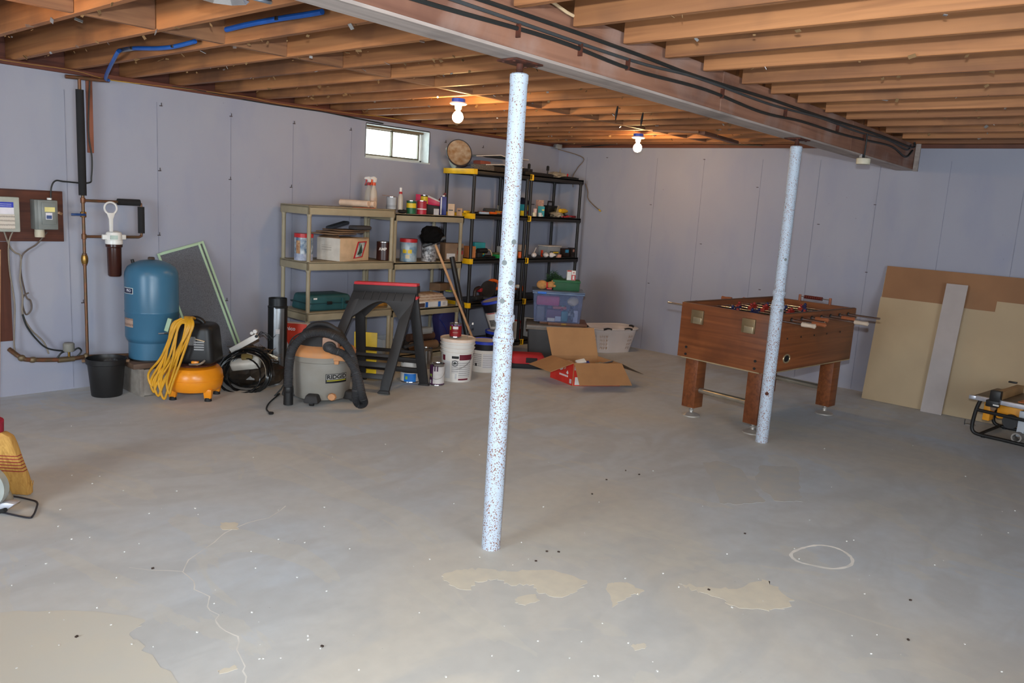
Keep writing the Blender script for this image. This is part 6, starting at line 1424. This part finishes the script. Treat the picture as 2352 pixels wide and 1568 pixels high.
for o in [x for x in bpy.data.objects if x.parent == t]:      # the carton is racked out of square
    for v in o.data.vertices: v.co.x -= .30*v.co.y if v.co.y > -.01 else 0
    o.data.update()
def incart(x, y, z_): p = Rc @ Vector((x-.30*y, y, 0)); return Vector((cA.x+p.x, cA.y+p.y, z_))
solo(M().box((0, 0, 0), (.11, .09, .03), (.25, -.3, 0)), 'blue_box', mat('royal_blue_print', (28, 52, 140), .5), 'royal blue carton poking out of the open red box', 'box', incart(.16, .10, .165), radians(-44), bevel=.002)
solo(M().box((0, 0, 0), (.09, .05, .02), (.5, -.2, .3)), 'white_packet', whp, 'white packet on the royal blue carton in the open box', 'packet', incart(.14, .12, .195), radians(-44), bevel=.002)
solo(M().ell((0, 0, 0), (.065, .05, .04), 14, jit=.35), 'peach_bag', mat('peach_film', (206, 160, 130), .4, alpha=.85), 'crumpled peach plastic bag at the left inside the open box', 'bag', incart(.05, .16, .155))
solo(M().ell((0, 0, 0), (.10, .07, .05), 16, jit=.3), 'clear_bag', MATS['thin_bag_film'], 'crumpled clear plastic at the right inside the open box', 'bag', incart(.33, .12, .14))
solo(M().cyl((-.05, 0, 0), (.06, 0, .01), .008), 'metal_rod', steel, 'bright metal rod lying over the right of the open box', 'rod', incart(.37, .08, .195), radians(-10))
solo(M().box((0, 0, 0), (.3, .24, .10)), 'packed_paper', paper, 'crumpled pale packing paper filling the open box', 'paper', incart(.22, .20, .06), radians(-44), bevel=.02)

# laundry basket
lc = FRONT(1405, 815, .19)
t = thing('laundry_basket', 'white plastic laundry basket with pierced sides and dark handles by the right wall', 'laundry basket', (lc.x+.06, lc.y+.10, 0), radians(-26))
def rrect(w_, d_, n=48, p_=4.5):
    out = []
    for k in range(n):
        a = 2*pi*(k+.5)/n; c_, s_ = cos(a), sin(a); out.append((math.copysign(abs(c_)**(2/p_), c_)*w_/2, math.copysign(abs(s_)**(2/p_), s_)*d_/2))
    return out
NB = 96; zsb = [0, .02, .04, .066, .082, .108, .124, .150, .166, .192, .228, .265]
vs = []; 
for z_ in zsb:
    k = z_/.265; w_, d_ = .44+.13*k, .30+.10*k
    vs += [(x, y, z_) for x, y in rrect(w_, d_, NB)]
fs = []
for i in range(len(zsb)-1):
    for j in range(NB):
        q = zsb[i]; hole = i in (2, 4, 6, 8) and (j % 2 == 0) and not (j % (NB//4) in (0, 1, 2, 22, 23))
        ang = 2*pi*(j+.5)/NB; corner = min(abs((ang-c_+pi) % (2*pi)-pi) for c_ in (pi/4, 3*pi/4, 5*pi/4, 7*pi/4)) < .12
        grip = i == 9 and (min(abs((ang-c_+pi) % (2*pi)-pi) for c_ in (0, pi)) < .35)
        if (hole and not corner) or grip: continue
        fs.append((i*NB+j, i*NB+(j+1) % NB, (i+1)*NB+(j+1) % NB, (i+1)*NB+j))
fs.append(tuple(range(NB-1, -1, -1)))
m = M().add(vs, fs); ob = m.build('basket_body', mat('white_basket_plastic', (226, 214, 208), .4, var=.03), t)
md = ob.modifiers.new('thickness', 'SOLIDIFY'); md.thickness = .004
m = M(); m.tube([(x, y, .268) for x, y in rrect(.585, .415, 48)], .010, 8, closed=True); m.build('rim', MATS['white_basket_plastic'], t)
for x, y, a in ((-.29, 0, pi/2), (.29, 0, pi/2), (.12, -.205, 0), (-.14, -.205, 0)):
    M().tube([(x+cos(a)*(-.05), y+sin(a)*(-.05), .268), (x, y, .276), (x+cos(a)*.05, y+sin(a)*.05, .268)], .0125, 8, k=4).build('handle_grip', dark, t)

# ================================================================== FOOSBALL TABLE
fw_ = wood('walnut_laminate', (138, 78, 40), (104, 54, 26), 0, 3, .4, ring=26, c3=(88, 46, 24))
fwz = wood('walnut_laminate_leg', (132, 74, 38), (100, 52, 26), 0, 3, .4, ring=26, c3=(84, 44, 24))
fwy = wood('walnut_laminate_end', (140, 80, 42), (106, 56, 28), 1, 3, .4, ring=26, c3=(88, 46, 24))
brassy = mat('brushed_brass_trim', (196, 176, 140), .4, .7); cupm = mat('worn_brass_cup', (136, 116, 86), .35, .6)
TX, TY, TRZ = -1.745, -3.65, radians(-6.5)
t = thing('foosball_table', 'walnut-look foosball table with chrome rods standing near the right wall', 'foosball table', (TX, TY, 0), TRZ)
LX, WY_, ZT, ZB_ = 1.30, .76, .895, .475
for s_ in (-1, 1):
    sp = M().box((0, s_*(WY_/2-.015), (ZT+ZB_)/2), (LX, .03, ZT-ZB_)).build('side_panel', fw_, t, bevel=.004)
    M().box((0, s_*(WY_/2-.015), ZT+.001), (LX-.01, .022, .006)).build('top_edge', mat('dark_top_edge', (96, 66, 44), .5), sp)
    M().box((0, s_*(WY_/2-.014), ZB_-.002), (LX, .034, .008)).build('brass_strip', brassy, sp)
    ep = M().box((s_*(LX/2-.0), 0, (ZT+ZB_)/2), (.03, WY_-.005, ZT-ZB_)).build('end_panel', fwy, t, bevel=.003)
    M().box((s_*(LX/2), 0, ZB_-.002), (.034, WY_-.08, .008)).build('brass_strip', brassy, ep)
    for yy in (-.22, .22):
        M().box((s_*(LX/2+.024), yy, .80), (.018, .105, .105)).build('cup_plate', cupm, ep, bevel=.002)
        M().box((s_*(LX/2+.034), yy-.012, .775), (.02, .075, .05)).build('cup_box', mat('bright_cup_edge', (176, 160, 130), .3, .7), ep, bevel=.003)
    for yy in (-.30, .30):
        for zz_ in (.50, .555): M().cyl((s_*(LX/2+.014), yy, zz_), (s_*(LX/2+.020), yy, zz_), .010, n=14).build('bolt', black, ep)
for xx_ in (-.40, -.20, 0.0, .2, .42): M().cyl((xx_, -WY_/2-.001, .715-.0), (xx_, -WY_/2-.004, .715), .007, n=10).build('bolt', black, t)
m = M(); m.box((0, 0, .54), (LX-.04, WY_-.06, .02)); m.build('base_board', dark, t)
M().box((0, 0, .775), (LX-.04, WY_-.06, .012)).build('playing_field', mat('dark_green_field', (46, 76, 54), .5), t)
m = M(); m.tube([(.045*cos(a)*1.0-.38, -WY_/2-.003, .565+.03*sin(a)) for a in [2*pi*k/20 for k in range(20)]], .006, 6, closed=True)
rt_ = m.build('return_ring', brassy, t)
M().add([(.043*cos(a)-.38, -WY_/2-.002, .565+.028*sin(a)) for a in [2*pi*k/20 for k in range(20)]], [tuple(range(20))]).build('return_hole', mat('hole_black', (10, 10, 10), .9), rt_, sm=False)
legm = fw_
for sx_ in (-1, 1):
    for sy_ in (-1, 1):
        x, y = sx_*(LX/2-.10), sy_*(WY_/2-.105)
        l_ = M().box((x, y, .285), (.115, .115, .42)).build('leg', legm, t, bevel=.003)
        M().lathe([(0, 0), (.072, 0), (.072, .008), (.045, .020), (.016, .028), (.014, .036), (.02, .04), (.02, .05), (.012, .055), (.012, .076), (0, .076)], c=(x, y, 0), n=28).build('leveller_foot', mat('satin_nickel_foot', (190, 184, 176), .45, .55), l_)
    M().cyl((sx_*(LX/2-.10), -(WY_/2-.165), .215), (sx_*(LX/2-.10), (WY_/2-.165), .215), .022, n=20).build('cross_bar', mat('satin_bar', (176, 168, 152), .3, .8), t)
bluefig = mat('navy_figure', (36, 44, 92), .45); redfig = mat('red_figure', (150, 44, 36), .45)
hw = mat('brown_wood_grip', (150, 86, 54), .45); hwp = mat('pale_grip', (196, 176, 156), .45)
for i in range(8):
    x = -LX/2+.13+i*(LX-.26)/7; near = i in (0, 1, 3, 5); team = near; zr = .852; sh = (-.05, .08, -.02, .1, -.1, .04, .12, .0)[i]
    y0, y1 = (-WY_/2-.13+sh, WY_/2+.10+sh) if near else (-WY_/2-.16+sh, WY_/2+.10+sh)
    if i in (6, 7): y0 -= .10
    if i in (0, 1): y0, y1 = -WY_/2-.16, WY_/2+(.24, .15)[i]
    r_ = M().cyl((x, y0, zr), (x, y1, zr), .008, n=12).build('rod', chrome, t)
    if near or i == 4: M().lathe([(.009, 0), (.016, .004), (.017, .03), (.014, .06), (.017, .10), (.0, .11)], c=(x, y0, zr), n=16, R_=Matrix.Rotation(pi/2, 3, 'X')).build('handle_grip', hw if i % 2 else hwp, r_)
    else: M().lathe([(.009, 0), (.016, .004), (.017, .03), (.014, .06), (.017, .10), (.0, .11)], c=(x, y1, zr), n=16, R_=Matrix.Rotation(-pi/2, 3, 'X')).build('handle_grip', hw, r_)
    for s_ in (-1, 1): M().cyl((x, s_*(WY_/2-.001), zr), (x, s_*(WY_/2+.006), zr), .016, n=14).build('bearing', black, r_)
    nf = (1, 2, 3, 5, 5, 3, 2, 1)[i]
    for k in range(nf):
        y = ((k-(nf-1)/2)*(.11 if nf > 3 else .17))+sh*.3; an = (.4, -.3, 1.2, .2, -.5, .9, .1, .5)[i]
        Rf = Matrix.Rotation(an, 3, 'Y'); c_ = Vector((x, y, zr)); fm = M()
        fm.box(c_+Rf @ Vector((0, 0, -.005)), (.022, .034, .045), Rf); fm.box(c_+Rf @ Vector((.002, 0, -.045)), (.018, .022, .045), Rf, taper=1.1); fm.ell(c_+Rf @ Vector((0, 0, .031)), (.012, .012, .014), 10)
        fm.build('player_figure', bluefig if i in (1, 3, 5, 7) and i != 3 or i == 2 else redfig, r_, bevel=.0)
# ball scorer on the far end
M().cyl((LX/2-.03, -.17, ZT+.04), (LX/2-.03, .10, ZT+.04), .004, n=8).build('score_rail', steel, t)
for s_ in (-.17, .10): M().cyl((LX/2-.03, s_, ZT), (LX/2-.03, s_, ZT+.055), .011, n=12).build('score_post', orange if False else hw, t)
for k in range(9): M().cyl((LX/2-.03, -.10+.018*k, ZT+.04), (LX/2-.03, -.086+.018*k, ZT+.04), .015, n=12).build('score_bead', mat('maroon_bead', (96, 36, 30), .4), t)

# ================================================================== BOARDS LEANING ON THE RIGHT WALL
hb = mat('brown_hardboard', (150, 108, 74), .7, rgb2=(140, 100, 68), scale=3); bgm = mat('beige_panel_face', (182, 160, 128), .75, rgb2=(174, 152, 122), scale=2); gyb = mat('grey_primed_board', (172, 162, 158), .7, var=.03)
def lean(pts_yz, x_foot, x_top, h_tot, th, off):
    """profile drawn on the leaning plane: (y, distance up the sheet) -> slab"""
    ang = math.atan2(x_top-x_foot, math.sqrt(max(1e-6, h_tot**2-(x_top-x_foot)**2)))
    f = lambda y, s: Vector((x_foot+s*sin(ang)-off*cos(ang), y, s*cos(ang)+off*sin(ang)))
    return [f(*q) for q in pts_yz], Vector((-cos(ang), 0, sin(ang)))*th
xf, xt, ht = -.30, -.035, 1.245
def leaning(name, pts, off, th, mt_, label, cat):
    P, n_ = lean(pts, xf, xt, ht, th, off)
    mn = min(p.z for p in P); P = [p+Vector((0, 0, -mn+.001)) for p in P]
    return solo(M().slab([p-P[0] for p in P], n_), name, mt_, label, cat, P[0], bevel=.0)
leaning('hardboard_sheet', [(-4.0, 0), (-6.44, 0), (-6.44, 1.235), (-3.975, 1.235)], 0, .008, hb, 'large brown hardboard sheet leaning on the right wall at the back of the stack', 'board')
leaning('foam_sheet', [(-3.99, .0), (-6.42, .0), (-6.42, 1.20), (-3.97, 1.20)], -.028, .022, mat('chipped_white_core', (206, 190, 160), .8, rgb2=(150, 120, 84), scale=30), 'chipped pale-edged sheet just behind the brown hardboard', 'board')
leaning('panel_sheet', [(-3.99, 0), (-6.42, 0), (-6.42, 1.02), (-4.90, 1.02), (-4.90, .93), (-4.70, .93), (-4.45, .945), (-3.975, .945)], .010, .010, bgm, 'big beige panel with a stepped top edge in front of the brown hardboard', 'board')
# narrow grey strip in front
a, b_ = FL(2110, 944), FL(2163, 955); ta, tb = WX(2176, 650, -.115), WX(2225, 656, -.115)
w_ = .168; cy0 = (a.y+b_.y)/2; cy1 = (ta.y+tb.y)/2
P = [Vector((-.375, cy0+w_/2, .0015)), Vector((-.375, cy0-w_/2, .0015)), Vector((-.135, cy1-w_/2, 1.11)), Vector((-.135, cy1+w_/2, 1.11))]
solo(M().slab([p-P[0] for p in P], (.010, 0, -.002)), 'narrow_board', gyb, 'narrow grey primed board leaning in front of the beige panel', 'board', P[0])

# ================================================================== TABLE SAW
sp = FL(2236, 1001)
t = thing('table_saw', 'yellow portable table saw in a black tube cage at the right edge of the room', 'table saw', (sp.x+.01, sp.y+.02, 0), radians(-97))
sawy = mat('saw_yellow', (226, 150, 30), .5); top_g = mat('saw_table_grey', (112, 98, 84), .45, .5, rgb2=(130, 112, 92), scale=5)
ZS = .315
M().box((.33, .28, ZS-.012), (.72, .50, .024)).build('table_top', top_g, t, bevel=.004)
M().box((.34, .015, ZS-.016), (.70, .03, .034)).build('front_rail', mat('silver_rail', (206, 206, 214), .3, .6), t, bevel=.003)
M().box((-.035, .018, ZS-.018), (.05, .03, .03)).build('rail_end', mat('silver_rail_end', (196, 196, 204), .35, .6), t, bevel=.003)
M().box((.14, .26, ZS+.032), (.05, .50, .062)).build('rip_fence', mat('worn_fence', (176, 140, 96), .5, .3), t, bevel=.004)
fh = M(); fh.box((.13, -.012, ZS+.03), (.075, .05, .085)); fh.box((.12, -.02, ZS-.03), (.09, .05, .05)); fh.build('fence_clamp', black, t, bevel=.006)
M().box((.15, -.047, ZS-.035), (.04, .004, .010)).build('clamp_label', whp, t)
M().box((.08, .52, ZS+.072), (.06, .03, .012)).build('rear_lever', black, t, bevel=.003)
m = M().box((.32, .27, ZS+.002), (.13, .38, .004)).build('orange_insert', mat('orange_insert', (206, 112, 50), .5), t); M().box((.32, .26, ZS+.005), (.006, .20, .003)).build('blade_slot', black, m)
tb_ = lambda pts, r=.014, nm='cage_tube': M().tube(pts, r, 10, k=5).build(nm, black, t)
for y_ in (.02, .50):
    M().tube([(.02, y_, ZS-.03), (.0, y_, .2), (-.01, y_, .08), (.005, y_, .03), (.06, y_, .016), (.2, y_, .016), (.5, y_, .016), (.66, y_, .03), (.68, y_, .10), (.66, y_, ZS-.03)], .014, 10, k=5).build('cage_tube', black, t)
    M().tube([(.0, y_, .205), (.3, y_, .20), (.67, y_, .20)], .013, 8).build('cage_rail', black, t)
for x_ in (.05, .62): M().tube([(x_, .02, .02), (x_, .5, .02)], .012, 8).build('cage_cross', black, t)
for x_, y_ in ((.08, .02), (.08, .5), (.6, .02), (.6, .5)): M().cyl((x_, y_, 0), (x_, y_, .008), .016, n=10).build('foot_pad', rubber, t)
M().box((.20, .22, .205), (.18, .18, .11)).build('motor_cover', sawy, t, bevel=.012); M().box((.06, .12, .20), (.05, .10, .15)).build('yellow_bracket', sawy, t, bevel=.006)
M().cyl((.22, .10, .15), (.22, .34, .15), .055, n=20).build('motor', dark, t)
M().box((.30, .12, .15), (.05, .06, .20)).build('white_strut', mat('grey_white_cast', (180, 184, 190), .5), t, bevel=.004)
M().lathe([(.026, 0), (.036, 0), (.036, .10), (.026, .10), (.026, 0)], n=24, c=(.30, .02, .055), R_=Matrix.Rotation(-pi/2, 3, 'X'), caps=False).build('dust_port', mat('grey_port', (136, 130, 124), .6), t)
M().box((.40, .15, .19), (.06, .16, .16)).build('bevel_gear', mat('blue_grey_cast', (76, 80, 104), .5), t, bevel=.008); M().cyl((.52, .04, .15), (.52, .0, .15), .06, n=24).build('hand_wheel', black, t)
M().cyl((.12, .0, ZS-.07), (.12, .03, ZS-.07), .02, n=16).build('round_knob', mat('saw_knob', (110, 84, 60), .5), t)
q = FL(2213, 975)
t = thing('miter_gauge', 'small black-ended grey bracket on the floor left of the table saw', 'bracket', (q.x+.03, q.y, 0), radians(-80))
M().box((0, 0, .02), (.006, .04, .04)).build('plate', black, t); M().box((.04, 0, .004), (.08, .03, .006)).build('foot', mat('grey_bracket', (120, 110, 104), .6), t)

# ================================================================== BROOM AND MITRE SAW at the left edge
bt_ = FL(72, 1136); bl_ = FL(-30, 1130)
cb_ = Vector(((bt_.x+bl_.x)/2, (bt_.y+bl_.y)/2, 0)); ud = (bt_-bl_).normalized()
lean_ = Vector((-.55, .22, 0)).normalized()
t = thing('corn_broom', 'straw corn broom with red stitching leaning out of the picture at the left edge', 'broom', (bt_.x, bt_.y, 0))
# head drawn in a tilted plane: right edge runs from (80,1135) up to (25,990) in the photograph
wv = -ud; upv = FL(20, 998, .34)-bt_-wv*.115; upv.z = .34
straw = wood('corn_straw', (214, 164, 84), (178, 128, 58), 2, 8, .8, ring=60, c3=(190, 140, 70))
o0 = Vector((0, 0, .004))
def bp(u, v, d_=0): return o0+wv*u+upv*v+Vector((0, -1, 0))*d_
edge = [(0, 0), (.004, .15), (.025, .35), (.055, .60), (.082, .85), (.10, .97), (.135, 1.03)]
R_e = [(.34-u, v) for u, v in edge]
poly = [bp(u, v, -.0) for u, v in edge]+[bp(u, v, 0) for u, v in R_e[::-1]]
hb_ = M(); nr = Vector((ud.y, -ud.x, 0)).normalized(); nr = nr if nr.dot(CP-bt_) > 0 else -nr
n_ = len(poly); vs = [p+nr*.022 for p in poly]+[p-nr*.022 for p in poly]
hb_.add(vs, [tuple(range(n_)), tuple(range(2*n_-1, n_-1, -1))]+[(i, n_+i, n_+(i+1) % n_, (i+1) % n_) for i in range(n_)])
hb_.build('straw_head', straw, t, bevel=.008, seg=2)
m = M()
for k in range(220):
    u = rnd.uniform(0, .34); e_ = bp(u, 0)+nr*rnd.uniform(-.02, .02); s_ = bp(u+.0, .22)+nr*rnd.uniform(-.022, .024)
    m.tube([s_, e_+Vector((rnd.uniform(-.004, .004), 0, 0))], .0018, 3)
o = m.build('straw_ends', straw, t, sm=False); o['kind'] = 'stuff'
for k in range(6):
    v = .41+.05*k; u0 = np.interp(v, [q[1] for q in edge], [q[0] for q in edge])
    M().tube([bp(u0-.002, v)-nr*.01, bp(u0-.002, v)+nr*.02, bp(u0+.02, v)+nr*.0245, bp(.34-u0-.02, v)+nr*.0245, bp(.34-u0, v)], .002, 5).build('red_stitch', mat('dark_red_thread', (140, 28, 44), .8), t)
top = bp(.17, 1.03)
M().tube([top, top+upv*.18], .028, 12).build('red_sleeve', mat('crimson_sleeve', (136, 24, 44), .6), t)
M().tube([top+upv*.15, top+upv*2.6], .0115, 10).build('handle', MATS['pale_broom_handle'], t)
sc_ = FL(-20, 1172)
t = thing('miter_saw', 'grey mitre saw with bare black wire support loop, cut off by the left edge', 'saw', (sc_.x, sc_.y, 0), FACE)
gsm = mat('pale_grey_cast', (170, 174, 168), .4, .3)
M().lathe([(0, 0), (.15, 0), (.165, .012), (.15, .05), (0, .05)], n=36, c=(-.12, .05, 0)).build('turntable', gsm, t)
M().box((-.04, .06, .075), (.16, .03, .05)).build('fence', mat('white_cast', (206, 206, 214), .35, .4), t, bevel=.005)
M().slab([(-.03, -.03, .03), (.09, -.03, .055), (.13, -.03, .05), (.09, -.03, .018), (.02, -.03, .0)], (0, .05, 0)).build('side_wing', mat('white_cast', (0, 0, 0)), t, bevel=.004)
M().lathe([(0, 0), (.095, 0), (.10, .006), (.10, .045), (.0, .05)], n=36, c=(-.005, .0, .125), R_=Matrix.Rotation(pi/2, 3, 'X')).build('blade_guard', gsm, t)
M().box((-.14, .05, .14), (.12, .10, .10)).build('motor_body', dark, t, bevel=.02)
M().tube([(.0, -.02, .02), (.05, -.03, .010), (.10, -.05, .030)], .010, 8, k=4).build('table_lock', rubber, t)
R1 = Matrix.Rotation(-FACE, 3, 'Z')
L_ = [R1 @ (FL(*q)-sc_) for q in ((-60, 1165), (-5, 1150), (25, 1142), (70, 1150), (85, 1156), (84, 1168), (76, 1186), (62, 1191), (0, 1178), (-60, 1165))]
M().tube([p+Vector((0, 0, .006)) for p in L_], .0045, 8, k=6).build('wire_support', mat('black_wire', (44, 42, 48), .45), t)
